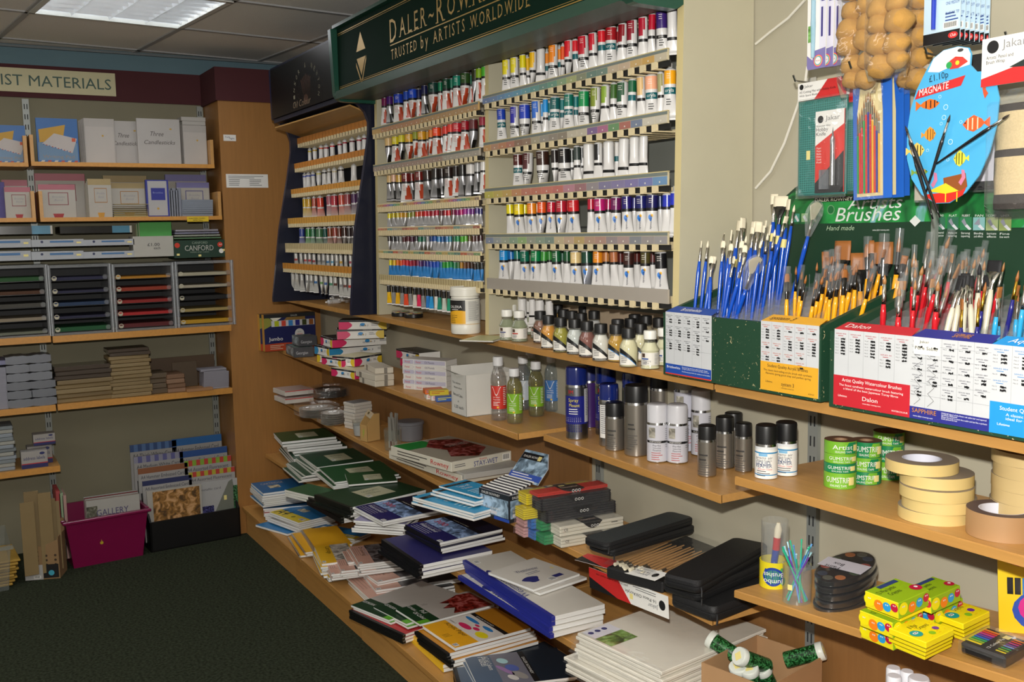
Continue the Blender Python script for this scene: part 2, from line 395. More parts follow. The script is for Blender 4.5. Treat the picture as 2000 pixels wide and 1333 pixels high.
for x,l,z0 in ((-1.677,'grey slotted steel upright on the wall behind the clear cup of straws',.14),(-2.58,'grey slotted steel upright behind the modelling clay packs',.14)):upright(x=x,z0=z0,z1=1.2,label=l)
# ================================================================= shelves
def shelf(x0,x1,lv,yf0,yf1,th,label,yb=YW-.014,group=None,m=None):
 """runs along the right wall from x0 (far) to x1 (near); oak board with a lipped front edge"""
 t=thing('shelf_board',label,'shelf',((x0+x1)/2,0,0),group=group);cx=(x0+x1)/2
 P=[(x0,yf0,lv.z(x0)),(x1,yf1,lv.z(x1)),(x1,yb,lv.z(x1)),(x0,yb,lv.z(x0))]
 v=[(p[0]-cx,p[1],p[2]-th) for p in P]+[(p[0]-cx,p[1],p[2]) for p in P]
 q=G();q.add(v,[(3,2,1,0),(4,5,6,7),(0,1,5,4),(1,2,6,5),(2,3,7,6),(3,0,4,7)],m or OAK);q.obj('board',t)
 q=G();v=[]
 for p in (P[0],P[1]):
  v+=[(p[0]-cx,p[1]-.003,p[2]-th-.0005),(p[0]-cx,p[1]-.003,p[2]-.0015),(p[0]-cx,p[1]-.0005,p[2]+.0004),(p[0]-cx,p[1]+.002,p[2]+.0004),(p[0]-cx,p[1]+.002,p[2]-th-.0005)]
 q.add(v,[(0,1,6,5),(1,2,7,6),(2,3,8,7),(4,0,5,9),(0,4,3,2,1),(5,6,7,8,9)],OAKE);q.obj('edge_strip',t)
 return t
def yfar(x):return 1.54+.06*max(0,-x-2.6)/2.6
CT=Level(-5.2,1.2715,-1.0,1.2375)
L3A=Level(-5.2,.985,-2.6,.969);L3D=Level(-2.6,.963,-1.72,.966);L3E=Level(-1.64,1.035,-.95,1.042)
L2=Level(-5.2,.708,-1.72,.676);L1=Level(-5.2,.419,-1.7,.432);L0=Level(-5.2,.150,-2.9,.119)
EL=Level(-1.637,.768,-.95,.826)
bays=[(-5.215,-4.247,'beside the oak pillar'),(-4.243,-3.472,'under the navy paint rack'),(-3.468,-2.602,'under the middle paint rack'),(-2.598,-1.712,'under the wide paint rack')]
for i,(a,b,w) in enumerate(bays):
 shelf(a,b,CT,yfar(a),yfar(b),.019,'oak counter shelf board carrying the racks, section '+['beside the oak pillar','below the right half of the navy rack','below the middle rack with the primer tub','carrying the small glass bottles'][i])
 if i<3:shelf(a,b,L3A,yfar(a),yfar(b),.019,'oak shelf one below the counter, section '+['beside the oak pillar','under the stacked acrylic sets','under the white box and solvent bottles'][i])
 shelf(a,b,L2,yfar(a),yfar(b),.018,'oak shelf two below the counter, section '+['beside the oak pillar','under the plastic pots and knives','under the white palette boxes','under the clay packs and black brush cases'][i])
 shelf(a,b,L1,1.50,1.50,.019,'deep low oak shelf, section '+['under the green sketchbooks by the pillar','under the green sketchbooks','under the blue watercolour pads','under the white spined pads'][i])
 shelf(a,b,L0,1.36,1.36,.02,'bottom oak shelf just above the floor, section '+['under the blue drawing pads','under the yellow and pink pads','under the oil colour pads','nearest the camera'][i])
shelf(-2.575,-1.722,L3D,1.62,1.575,.019,'oak shelf carrying the spray cans')
shelf(-1.702,-.30,CT,1.54,1.54,.022,'oak counter shelf board under the brush display boxes')
shelf(-1.637,-.30,L3E,1.54,1.54,.018,'oak shelf carrying the rolls of tape')
shelf(-1.637,-.30,EL,1.54,1.54,.016,'oak shelf carrying the wax crayon boxes and cup of straws')
shelf(-1.70,-.30,L1,1.50,1.50,.019,'deep low oak shelf under the cardboard box of glitter tubes')
for i,(a,b,w) in enumerate(((-5.215,-4.376,'nearest the back wall'),(-4.372,-3.556,'below the pink pads'),(-3.552,-1.7,'nearest the camera'))):
 g=G();o=.006*i;g.box(a,b,1.375-o*.5,1.395,0,min(L0.z(a),L0.z(b))-.0215,OAKE if i%2 else OAK);tag(g.obj('plinth_board'),'oak plinth board between bottom shelf and carpet, length '+w,'plinth')
 # oak back panels of the low units
g=G();g.box(-5.2,-2.63,YW-.012,YW-.002,.0,.95,DOAK);g.box(-2.6,-.3,YW-.012,YW-.002,0,.66,DOAK)
struct(g,'trim_4')
# back wall shelves (run along y, boards at x from the wall to XF)
XF=-5.2
def bshelf(y0,y1,z,th,label,d=.31,ends=None):
 t=thing('shelf_board',label,'shelf',(XB+.013,(y0+y1)/2,z));hy=(y1-y0)/2;d=XF-XB-.013 if d==.31 else d
 q=G();q.box(0,d-.002,-hy,hy,-th,0,OAK);q.obj('board',t)
 q=G();q.box(d-.002,d,-hy,hy,-th-.001,.0005,mat('#c58a3c',.45,kind='wood'));q.obj('edge_strip',t)
 for s in ends or []:
  q=G();a=hy*s;q.box(0,d-.004,min(a,a-s*.016),max(a,a-s*.016),0,.10 if False else .125,OAK);q.obj('end_board',t)
BZ={}
bshelf(.452,1.302,1.962,.018,'upper oak shelf of white stationery packs on the back wall',ends=(-1,1))
bshelf(-.35,.440,1.957,.018,'upper oak shelf at the left edge of the picture',ends=(1,))
bshelf(.474,1.327,1.700,.018,'second oak shelf of floral writing sets on the back wall',ends=(-1,1))
bshelf(-.35,.456,1.700,.018,'second oak shelf at the left edge with lilac writing sets',ends=(1,))
bshelf(.49,1.345,1.133,.03,'oak shelf under the clear card racks by the pillar')
bshelf(-.35,.482,1.137,.03,'oak shelf under the clear card racks at the left edge')
bshelf(.49,1.334,.80,.028,'oak shelf of brown envelopes by the pillar')
bshelf(-.35,.482,.80,.028,'oak shelf of silver parcels at the left edge')
bshelf(-.35,.482,.50,.028,'low oak shelf with the address label boxes')
# white cable looping down the right wall beside the racks
t=thing('wall_cable','white cable hanging down the cream wall right of the paint racks','cable')
pts=[(1572,0),(1540,35),(1505,62),(1476,86)]
g=G();g.tube([on(x,y,1,YW-.012) for x,y in pts],.0035,mat('#d8d4c8',.5),8)
pts=[(1577,130),(1572,165),(1556,212),(1532,280),(1505,335),(1476,368)]
g.tube([on(x,y,1,YW-.012) for x,y in pts],.0035,mat('#d8d4c8',.5),8);g.obj('cord',t)
# ================================================================= paint racks on the counter
def side_poly(poly,th,x,name,label,cat,m,parent=None,edge=None):
 """vertical panel lying in a plane x=const, outline in (y,z)"""
 g=G();g.prism([(y,z) for y,z in poly],-th/2,th/2,m,Matrix(((0,0,1,0),(1,0,0,0),(0,1,0,0),(0,0,0,1))),side=edge or m)
 o=g.obj(name,parent,loc=(x,0,0) if parent is None else (x-parent.location.x,-parent.location.y,-parent.location.z));return o
CREAM=mat('#bab49c',.55,kind='wall');CREAME=mat('#d3c390',.5);CREAMD=mat('#bdb396',.6)
RX=[-3.80,-2.86,-1.897]
WALLB=YW-.004
# ---- green-headed double rack
rk=thing('paint_rack','cream double paint rack under the dark green header, filled with tubes','rack',(-2.85,YW,1.25))
def loc(p):return (p[0]-rk.location.x,p[1]-rk.location.y,p[2]-rk.location.z)
for x,nm in zip(RX,'abc'):
 xx=x-.012 if nm=='b' else (x-.012 if nm=='c' else x)
 zb=CT.z(x)+.001
 o=side_poly([(1.588,zb),(1.61,2.17),(1.61,2.42 if nm=='c' else 2.2),(WALLB,2.42 if nm=='c' else 2.2),(WALLB,zb)],.024,xx,'side_panel','','',CREAM,rk,CREAME)
g=G();g.box(*[a for a in (RX[0]+.012-rk.location.x,RX[1]-.024-rk.location.x)],-.03,-.02,.01,.92,mat('#c9c2ae',.6));g.obj('back_board',rk)
g=G();g.box(RX[1]-rk.location.x,RX[2]-.024-rk.location.x,-.03,-.02,.01,.10,mat('#b8a58c',.6));g.box(RX[1]-rk.location.x,RX[2]-.024-rk.location.x,-.03,-.02,.10,.92,mat('#6d706a',.6));
for z in (.35,.5,.65):g.box(RX[1]-rk.location.x,RX[2]-.024-rk.location.x,-.032,-.03,z,z+.006,mat('#3c3e3c',.7))
g.obj('back_board',rk)
def dull(c):return '#'+''.join('%02x'%int(int(c[i:i+2],16)*.6+(168,160,145)[i//2]*.4) for i in (1,3,5))
def rail(root,x0,x1,y,zt,h,strip,teeth,pitch,depth=.15,under=True,swatch=None,dirty=None,topc=None):
 """price rail: a front strip, the comb of slots hanging under it and reaching back; coordinates are world, root offset removed"""
 ox,oy,oz=root.location;g=G();X0,X1=x0-ox,x1-ox;Y=y-oy;Z=zt-oz
 g.box(X0,X1,Y,Y+.006,Z-h,Z,strip)
 if topc:g.box(X0,X1,Y-.0006,Y,Z-h*.28,Z-.001,topc);g.box(X0,X1,Y-.001,Y+.007,Z-.001,Z+.0015,CREAME)
 r=random.Random(int(zt*1000))
 if swatch:
  n=len(swatch);w=(X1-X0)/n
  for i,c in enumerate(swatch):
   if c:c=dull(c);g.box(X0+i*w+.001,X0+(i+1)*w-.001,Y-.0012,Y,Z-h*.93,Z-h*.33,mat(c,.5));g.box(X0+(i+.5)*w-.002,X0+(i+.5)*w+.002,Y-.0018,Y-.001,Z-h*.78,Z-h*.66,mat('#d8d4c8',.5))
 if dirty:
  n=int((X1-X0)/dirty)
  for i in range(n):g.box(X0+i*dirty,X0+i*dirty+.0012,Y-.0006,Y,Z-h*.95,Z-h*.05,mat('#6d4a22',.8))
 o=g.obj('rail_strip',root)
 g=G();n=int((X1-X0)/pitch)
 tw=pitch*.42
 for i in range(n):
  x=X0+(i+.3)*pitch
  g.box(x,x+tw,Y-.002,Y+.004,Z-h-.014,Z-h+.001,teeth)
  g.box(x,x+tw*.8,Y-.002,Y+depth,Z-h-.017,Z-h-.014,teeth)
 g.box(X0,X1,Y+depth,Y+depth+.004,Z-h-.017,Z-h+.004,teeth)
 g.box(X0,X1,Y+.008,Y+.012,Z-h-.0135,Z-h,mat('#1b1a18',.8))
 g.obj('slot_comb',root)
GREY=mat('#77807c',.4);TEET=mat('#e0cfa6',.5);DKG=mat('#2f4a42',.4)
sw1=['#5577c0','#5b86c8','#4e8fd4','#4f9ad6','#49a0cf','#4aa6c0','#4b9da0','#4d8c86','#4f9c86','#7fb07c','#a9ba70','#7c8a6c','#4b7a72','#557f76','#d6bfa0','#d9b99a','#e0b060','#e2a640','#d5c9ac']
sw2=['#d99a50','#c98a6a','#d07c50','#c06a58','#8c5f4a','#94705a','#b5aa8c','#98948c','#8c8278','#857a6c','#d8cdb8','#d8cdb8','#6d4a9a','#b0508c','#4a8c50','#b05048','#5c74a0','#ddd8c8','#ddd8c8']
sw3=['#d9cf40','#dcc24a','#e0b04c','#dc8a50','#d8705a','#d86a54','#e06a5a','#d8605a','#c87a98','#9a5a6c','#8c8494','#6c6aa4','#7068ac','#6a62b4','#5a66c0','#4a8ad0']
sw4=['#7084b0','#9aa8b0','#a0b09c','#7fa98c','#8cc070','#98a494','#80a08c','#6c8c84','#d8c094','#d0ac90','#c8a45c','#b88c74','#b88478','#8a7c88','#a88a8c','#70788c','#8c8890','#90909c']
RR0,RR1=RX[1]+.004,RX[2]-.03
rail(rk,RR0,RR1,1.592,2.172,.006,CREAMD,TEET,.0475)
rail(rk,RR0,RR1,1.582,2.030,.027,CREAMD,TEET,.0475,swatch=sw1,topc=GREY)
rail(rk,RR0,RR1,1.582,1.882,.030,CREAMD,TEET,.0475,swatch=sw2,topc=GREY)
rail(rk,RR0,RR1,1.582,1.735,.034,CREAMD,TEET,.0475,swatch=sw3,topc=GREY)
rail(rk,RR0,RR1,1.582,1.587,.032,CREAMD,TEET,.0475,swatch=sw4,topc=GREY)
rail(rk,RR0,RR1,1.582,1.444,.036,mat('#a8a096',.35),TEET,.0475,topc=None)
LL0,LL1=RX[0]+.014,RX[1]-.03
rail(rk,LL0,LL1,1.594,2.172,.006,CREAMD,TEET,.034)
rail(rk,LL0,LL1,1.584,2.018,.027,mat('#c9a468',.5),TEET,.034,swatch=[None]*2+['#d08858']*8+['#c89458']*10,topc=GREY)
rail(rk,LL0,LL1,1.584,1.870,.026,mat('#b0a89a',.5),TEET,.034,swatch=['#a89084']*6+['#b08c80']*8+['#b8b0a4']*6,topc=GREY)
LN0=LL0+.035
for z,sc in ((1.7135,['#e0a050','#e08040','#d05070','#a050a0','#5078c0','#409080','#70a850','#c0a050','#907060']),(1.62,['#e07050','#d08050','#60a0a0','#a8a8a0','#b0a890','#b05040']),(1.53,['#d0b050','#70a070','#407a70','#d05030','#c09080','#70a060'])):
 rail(rk,LN0,LL1,1.580,z,.014,TEET,TEET,.0185,depth=.08,topc=None,swatch=sc*3)
 g=G();oy=rk.location
 n=int((LL1-LN0)/.0185)
 for i in range(n):
  x=LN0+(i+.5)*.0185-oy.x;g.box(x,x+.009,1.577-oy.y,1.584-oy.y,z-.014-.020-oy.z,z-.014-oy.z,TEET)
 g.box(LN0-oy.x,LL1-oy.x,1.585-oy.y,1.589-oy.y,z-.034-oy.z,z-.014-oy.z,mat('#2a2018',.8));g.obj('slot_comb',rk)
rail(rk,LN0,LL1,1.580,1.43,.022,mat('#c9b98a',.5),TEET,.0185,depth=.08,dirty=.02)
# white hooks bars under the lowest rail
# ---- header of the double rack
GRN=mat('#1b4b3c',.35,coat=.2);GRND=mat('#0d251b',.7,spec=.08);GOLD=mat('#b08f48',.4,.4)
hd=rk
HX0,HX1=-3.815,-1.9135
def outline(y0):
 P=[(1.609,2.13),(1.609,2.47),(y0-.01,2.47),(y0,2.16)]
 for k in range(5):
  a=PI+k*PI/8;P.append((y0+.035+.035*math.cos(a),2.155+.035*math.sin(a)))
 P+=[(1.586,2.117)]
 return P
def outline_l(y0):
 P=[(1.612,2.117),(1.612,2.14),(WALLB,2.14),(WALLB,2.42),(1.428,2.398),(y0,2.16)]
 for k in range(5):
  a=PI+k*PI/8;P.append((y0+.035+.035*math.cos(a),2.155+.035*math.sin(a)))
 return P
for x,fn in ((HX0,outline_l),(HX1,outline)):
 side_poly(fn(1.438),.03,x,'header_end_panel','','',GRN,hd)
hx,hy,hz=hd.location
g=G();A=HX0+.015-hx;B=HX1-.015-hx
g.box(A,B,1.455-hy,1.47-hy,2.15-hz,2.42-hz,GRND);g.box(A,B,1.44-hy,1.53-hy,2.128-hz,2.158-hz,mat('#2b4a3b',.4));g.obj('header_sign_board',hd)
g=G();g.box(A,B,1.53-hy,1.60-hy,2.130-hz,2.150-hz,mat('#55564f',.5,.5));g.obj('metal_soffit',hd)
g=G();g.box(A,B,1.435-hy,WALLB-hy,2.398-hz,2.41-hz,GRN);g.obj('header_top_board',hd)
g=G();M=FR(A,1.4548-hy,2.15-hz)
L_=B-A;H_=.25
for z0,z1,m in ((.016,.019,GOLD),(.023,.0245,GOLD),(.226,.229,GOLD),(.220,.2215,GOLD)):g.rect(.01,z0,L_-.01,z1,m,M)
def px2u(px,py):p=on(px,py,1,1.4548);return p.x-(HX0+.015),p.z-2.15
u0,v0=px2u(760,86);u1,v1=px2u(762,100)
# diamond emblem
cx=px2u(705,107)[0];cy=.115
g.poly([(cx-.045,cy+.014),(cx+.045,cy+.014),(cx,cy+.082)],GOLD,M);g.poly([(cx-.043,cy-.012),(cx,cy-.078),(cx+.043,cy-.012)],GOLD,M)
g.poly([(cx-.05,cy-.024),(cx,cy-.098),(cx+.05,cy-.010),(cx+.05,cy-.026),(cx,cy-.114),(cx-.05,cy-.04)],GOLD,M)
tx=px2u(762,78)[0]
def spaced(g,t,x,y,h,m,M,k=.78,gap=.35,serif=True):
 for ch in t:
  if ch==' ':x+=h*.6;continue
  w=text_data(ch)[2]/.70*h*k;g.text(ch,x,y,h,m,M,w=w)
  if serif and ch in 'ALERWNTIYFPHM':
   for sx in ((x,x+w) if ch not in 'TIYFP' else (x+w/2,)):g.rect(sx-h*.12,y-h*.02,sx+h*.12,y+h*.03,m,M)
  x+=w+h*gap
 return x
x_=spaced(g,'D',tx,.110,.080,GOLD,M);x_=spaced(g,'ALER',x_,.117,.063,GOLD,M);x_=spaced(g,'~',x_,.117,.063,GOLD,M);x_=spaced(g,'R',x_,.110,.08,GOLD,M);x_=spaced(g,'OWNEY',x_,.117,.063,GOLD,M)
g.rect(tx,.099,x_+.1,.1025,GOLD,M)
spaced(g,'WORLDWIDE',spaced(g,'ARTISTS ',spaced(g,'by ',spaced(g,'TRUSTED ',tx+.006,.052,.034,GOLD,M),.050,.042,GOLD,M,serif=False),.052,.038,GOLD,M),.052,.038,GOLD,M)
g.obj('header_gold_lettering',hd)
# clear plastic bag laid over the header lettering
pts=[(800,72),(850,38),(905,32),(955,18),(1010,12),(1095,-2),(1060,22),(1000,40),(940,52),(870,66)]
# ---- navy rack
nb=thing('paint_rack','navy blue curved-side paint rack beside the oak pillar','rack',(-4.33,YW,1.27))
NV=mat('#10152a',.38);NVE=mat('#181e38',.35)
def nside(dx,zb,k):
 P=[(WALLB,zb),(1.452+k,zb),(1.452+k,zb+.02),(1.497+k*.6,1.62),(1.549+k*.5,1.869),(1.573+k*.5,2.0),(1.574+k*.5,2.05),(1.562+k*.4,2.09),(1.54,2.12),(1.505,2.145),(1.489,2.155),(1.486,2.385),(WALLB,2.385)]
 return P
for x,k in ((-4.80,.0),(-3.845,.034)):side_poly(nside(0,CT.z(x)+.001,k),.022,x,'side_panel','','',NV,nb,NVE)
ox,oy,oz=nb.location
g=G();A,B=-4.789-ox,-3.856-ox
g.box(A,B,1.487-oy,1.497-oy,2.155-oz,2.384-oz,mat('#0e0d0c',.35,spec=.25));g.box(A,B,1.487-oy,WALLB-oy,2.384-oz,2.392-oz,NV)
g.box(A,B,1.495-oy,1.565-oy,2.135-oz,2.153-oz,NV);g.obj('header_panel',nb)
g=G();M=FR(A,1.4868-oy,2.155-oz);em=mat('#4d3f2a',.4);e2=mat('#3b2418',.4)
cxx=px=None;c0=on(655/1.,150,1,1.487);cxx=on(598,168,1,1.487).x-ox-A;cyy=on(598,168,1,1.487).z-2.155
for i in range(15):
 a=math.radians(200-15.5*i);g.rect(0,0,.0,.0,em,M)
 ch='WINSOR & NEWTON'[i]
 if ch!=' ':g.text(ch,cxx+.155*math.cos(a),cyy-.02+.10*math.sin(a),.022,mat('#6f6a58',.4),M,al='c',w=.016,ang=a-PI/2)
for i in range(7):g.poly([(cxx-.03+i*.012,cyy-.05),(cxx-.07+i*.02,cyy+.05-abs(i-3)*.006),(cxx-.06+i*.02,cyy+.055-abs(i-3)*.006)],e2,M)
g.disc(cxx-.01,cyy-.055,.03,e2,M,ry=.022)
g.text('Oil Colour',cxx-.19,.012,.03,mat('#6d5a46',.5),M,w=.24,sh=.25);g.obj('header_lettering',nb)
g=G();g.add([(A,1.50-oy,2.118-oz),(B,1.52-oy,2.118-oz),(B,1.64-oy,2.075-oz),(A,1.64-oy,2.075-oz),(A,1.50-oy,2.112-oz),(B,1.52-oy,2.112-oz),(B,1.64-oy,2.069-oz),(A,1.64-oy,2.069-oz)],[(0,1,2,3),(7,6,5,4),(0,4,5,1),(1,5,6,2),(2,6,7,3),(3,7,4,0)],mat('#b0864a',.4,kind='wood'));g.obj('inner_soffit',nb)
g=G();g.box(A,B,-.02,-.012,0.002,1.11,mat('#16151a',.7));g.obj('back_board',nb)
OR=mat('#c07a2a',.45);
BL=[(1.612,2.066,.029,OR,.045),(1.592,1.943,.026,OR,.04),(1.57,1.818,.024,mat('#cf8f36',.45),.035),(1.547,1.677,.028,mat('#d09a3e',.45),.035),(1.528,1.556,.028,mat('#c9b88a',.45),.024),(1.511,1.460,.028,mat('#c8862e',.45),.04)]
for y,z,h,m,p in BL:rail(nb,-4.788,-3.858,y-.006,z,h,m,TEET,p*.8 if p>.03 else p,depth=.12,dirty=p)
# ================================================================= tubes
def tube_profile(kind,L,r):
 return None
PW=mat('#dcdad8',.28,coat=.2);PS=mat('#b8b8bc',.3,.75);PBK=mat('#151517',.4);PIN=mat('#3a3a40',.5)
_tm={}
def tube_mesh(kind,L,r,col,turn):
 """hanging paint tube: cap up, crimp down; origin at the top of the shoulder, z down. turn = angle of the flat crimp"""
 key=(kind,L,r,col,turn)
 if key in _tm:return _tm[key]
 n=24;g=G();C=gloss(col);NR=14
 body=PS if kind in ('M','A0') else PW
 rings=[];P=[]
 for k in range(NR+1):
  t=k/NR;f=max(0,(t-.42)/.58);f=f*f*(3-2*f)
  ax=r*(1+.27*f);ay=r*(1-f)+.0012*f;P.append((t,ax,ay))
 V=[];Fc=[];mm=[];ct,st=math.cos(turn),math.sin(turn)
 for t,ax,ay in P:
  for j in range(n):
   a=2*PI*j/n;x,y=ax*math.cos(a),ay*math.sin(a);V.append((x*ct-y*st,x*st+y*ct,-t*L))
 def fm(t,a):
  if kind=='F':return C if t<.27 else (PW if t<.33 or t>.52 else (mat('#0f5f66',.4) if abs(a)<1.2 else PW))
  if kind=='C':
   if t<.40 and-2.2<a<(.55 if t<.32 else .2):return C
   return PBK if .50<t<.57 and abs(a)<1.3 else PW
  if kind=='B':return C if t<.38 else (PBK if .50<t<.57 and abs(a)<1.3 else PW)
  if kind=='W':return PBK if .62<t<.69 and abs(a)<1.2 else PW
  if kind=='S':return C if t<.30 else (PBK if t<.36 else PW)
  if kind=='Z':return C if t<.30 else (PBK if t<.36 else mat('#a9adb8',.35,.3))
  if kind=='G':
   if t<.30:return C
   if t<.36:return PBK
   if t>.93:return PW
   w=(t-.45)*1.3
   return mat('#b3401f',.4) if (w>0 and-.25-w*.6<a-.55<.45+w) else PW
  if kind=='M':return C if t<.30 else (PBK if t<.36 else (mat('#1b1a18',.3,.2) if (t>.62 and abs(a-.9)<.7) else PS))
  if kind=='Q':return C if t<.35 else mat('#b9b9bb',.3,.35)
  if kind=='A':return C if t<.38 else mat('#2f7fc4',.35)
  if kind=='K':return PBK if t<.38 else C
  if kind=='T':return C if .05<t<.12 or (.72<t<.77 and abs(a)<.5) else PW
  if kind=='D':return C if t<.42 else (PW if t<.52 else (mat(col,.3,kind='fade') if t<.95 else PW))
  if kind=='V':return C if .35<t<.5 and abs(a)<.9 else mat('#c9c8c4',.3,.2)
  return C
 for k in range(NR):
  for j in range(n):
   Fc.append((k*n+j,(k+1)*n+j,(k+1)*n+(j+1)%n,k*n+(j+1)%n))
   t=(P[k][0]+P[k+1][0])/2;am=2*PI*(j+.5)/n+turn;d=(am+PI/2+PI)%(2*PI)-PI
   mm.append(fm(t,d))
 Fc.append(tuple(NR*n+j for j in reversed(range(n))));mm.append(PW)
 g.add(V,Fc,mm,None,True)
 g.sm[-1]=False
 # shoulder and crimp
 g.lathe([(r,0),(r*.96,.0025),(r*.5,.006),(.0045,.008)],PS if kind in 'MG' else mat('#c8c8c8',.4),20)
 e=r*1.27;g.box(-e,e,-.0014,.0014,-L-.005,-L,PS if kind in ('M','Q') else PW,Matrix.Rotation(turn,4,'Z'))
 # printing wrapped on the front
 if r>.0125 and kind in 'FCBWSZG':
  bM=Matrix.Translation((0,-r-.0004,0))@Matrix.Rotation(PI/2,4,'X')
  dk=mat('#333333',.6)
  if kind=='F':
   g.text('cryla',0,-.455*L,.0085,WHITE,bM,al='c',w=.024,bend=r+.0005,z=.0004)
  if kind in 'CB':g.text('CRYLA',-r*.2,-.555*L,.0045,WHITE,bM,al='c',w=.012,bend=r+.0005,z=.0004)
  if kind in 'SZ':
   b2=mat('#2a7ad0',.4);yy=mat('#e8b020',.4)
   for cx,cy,rx,ry,m in ((-.002,-.50,.005,.007,b2),(.002,-.46,.0035,.004,yy),(-.001,-.55,.003,.005,b2)):g.disc(cx,cy*L,rx,m,bM,ry=ry,z=.0012)
   g.text('system 3',.002,-.62*L,.005,mat('#1c2040',.5),bM,w=.034,ang=PI/2-.05,al='c',z=.0018)
  rr=random.Random(int(L*1e4)+int(turn*10))
  if kind in 'FCB':g.bars(-r*.5,-.62*L,r*1.0,3,.006,dk,bM,rr,z=.0010);
  if kind in 'FCBGS':g.bars(-r*.45,-.08*L,r*.8,3,.005,mat('#e8e0d8',.6),bM,rr,z=.0010,th=.22)
  if kind=='G':g.bars(-r*.6,-.42*L,r*.9,5,.005,mat('#a8504a',.6),bM,rr,z=.0016,th=.22)
 me=bpy.data.meshes.new('tube_body');me.from_pydata(g.v,[],g.f)
 for m in g.m:me.materials.append(m)
 me.polygons.foreach_set('material_index',g.fm);me.polygons.foreach_set('use_smooth',g.sm);me.update()
 _tm[key]=me;return me
_cm={}
def cap_mesh(r,m):
 k=(r,m.name)
 if k not in _cm:
  g=G();g.lathe([(r*.36,.006),(r*.40,.009),(r*.40,.017),(r*.34,.0185)],m,14)
  me=bpy.data.meshes.new('cap');me.from_pydata(g.v,[],g.f);me.materials.append(m);me.polygons.foreach_set('use_smooth',g.sm);_cm[k]=me
 return _cm[k]
HUE={}
def hue_name(h):
 import colorsys
 r,g,b=[int(h[i:i+2],16)/255 for i in (1,3,5)];H,S,V=colorsys.rgb_to_hsv(r,g,b);H *= 360
 if S<.16:return 'black' if V<.25 else ('grey' if V<.72 else 'white')
 if V<.32:return 'dark '+('red' if H<20 or H>330 else 'brown' if H<50 else 'green' if H<170 else 'blue' if H<255 else 'purple')
 if H<12 or H>345:return 'crimson' if H>345 or V<.75 else 'red'
 if H<28:return 'orange' if V>.75 and S>.6 else ('flesh' if V>.75 else 'brown')
 if H<45:return 'golden yellow' if V>.75 and S>.6 else ('sand' if V>.7 else 'brown')
 if H<68:return 'yellow' if V>.7 else 'olive'
 if H<95:return 'lime green'
 if H<165:return 'green'
 if H<192:return 'teal'
 if H<215:return 'sky blue'
 if H<255:return 'blue'
 if H<300:return 'violet'
 return 'magenta'
KIND={'F':'tube with teal label','C':'tube with curved colour panel','B':'tube with black name band','W':'tube turned backwards','S':'tube with splash print','Z':'silvery tube with splash print','G':'tube with flame print','M':'shiny metal tube','Q':'small silver tube','A':'small blue-footed tube','K':'small black-shouldered tube','T':'lined slim white tube','D':'see-through tube','V':'patched small grey-white tube'}
def tube_row(spec,y,ztop,rowname,group,px0,sc,ymid,L,capm=None,yj=.0,rng=1):
 """spec: list of (X in survey crop, width, kind, colour, back?)"""
 r_=random.Random(rng);n=len(spec)
 for i,s in enumerate(spec):
  X,w,k,c=s[:4];back=s[4] if len(s)>4 else 0
  yy=y+back*.045+r_.uniform(0,yj)
  p=on(px0+X/sc,ymid(X),1,yy)
  d=(CM.transposed()@(p-CP)).z*-1
  rad=max(.006,round(w/sc*d/F/2,3));rad=min(rad,.0195)
  Lk=L*(1.0 if rad>.013 or L<.1 else .9);Lk=round(Lk,3)
  turn=r_.choice([0,.15,-.2,1.3,.1,-.1]) if k not in 'WK' else 0
  nm=hue_name(c)
  where=('%s from the left'%ORD[i]) if i<30 else 'at the right end'
  lab='%s %s, %s, %s'%(nm,KIND[k],where,rowname.replace('the ','').replace(' of',',').replace(' row,',' row,'))
  t=thing('paint_tube',lab,'paint tube',(p.x,yy,ztop-r_.uniform(0,.004)),(r_.uniform(-.03,.03),r_.uniform(-.03,.03),math.atan2(-p.x,yy)*.8+r_.uniform(-.15,.15)),group)
  b=bpy.data.objects.new('tube_body',tube_mesh(k,Lk,rad,c,turn));COL.objects.link(b);b.parent=t
  cm_=capm or (PBK if k in 'MG' else mat('#b8b8b4',.4))
  cp=bpy.data.objects.new('cap',cap_mesh(rad,cm_));COL.objects.link(cp);cp.parent=t
Yl,Yo,Or,Ro,Rd,Cr,Mg,Vi,Nv,Bu,Ce,Te,Gn,Dg,Lg,Ol,Oc,Br,Dk,Sa,Fl,Wh,Gy='#e8d818','#f0bc14','#f08a1c','#ee5a20','#d8202c','#a81830','#b81868','#4a2080','#1c1c6c','#1c40b0','#2090d8','#147878','#148c4c','#14503c','#78b428','#7c8c28','#c8962c','#5c2418','#241c1c','#d8b478','#f0ac88','#e0ddd8','#8c8c8c'
R1=[(255,72,'C',Yl),(325,72,'C',Yl),(398,55,'B',Yl),(438,42,'B',Yo,1),(488,62,'C',Yo),(558,78,'W',Wh),(610,40,'F',Or,1),(665,84,'C',Or),(720,40,'F',Or,1),(750,42,'B',Ro,.6),(798,72,'C',Rd),(857,55,'F',Rd,.4),(925,92,'C',Cr if 0 else '#c0182c'),(1010,74,'C','#c81c30'),(1087,68,'F',Rd),(1170,100,'F','#a81c24'),(1232,50,'F','#a01820',1),(1272,76,'C','#8c1420'),(1352,90,'C','#8c1428'),(1447,80,'C','#b01430'),(1527,60,'B','#b81430'),(1607,96,'B','#3c2470'),(1700,82,'W',Wh),(1785,62,'F',Bu)]
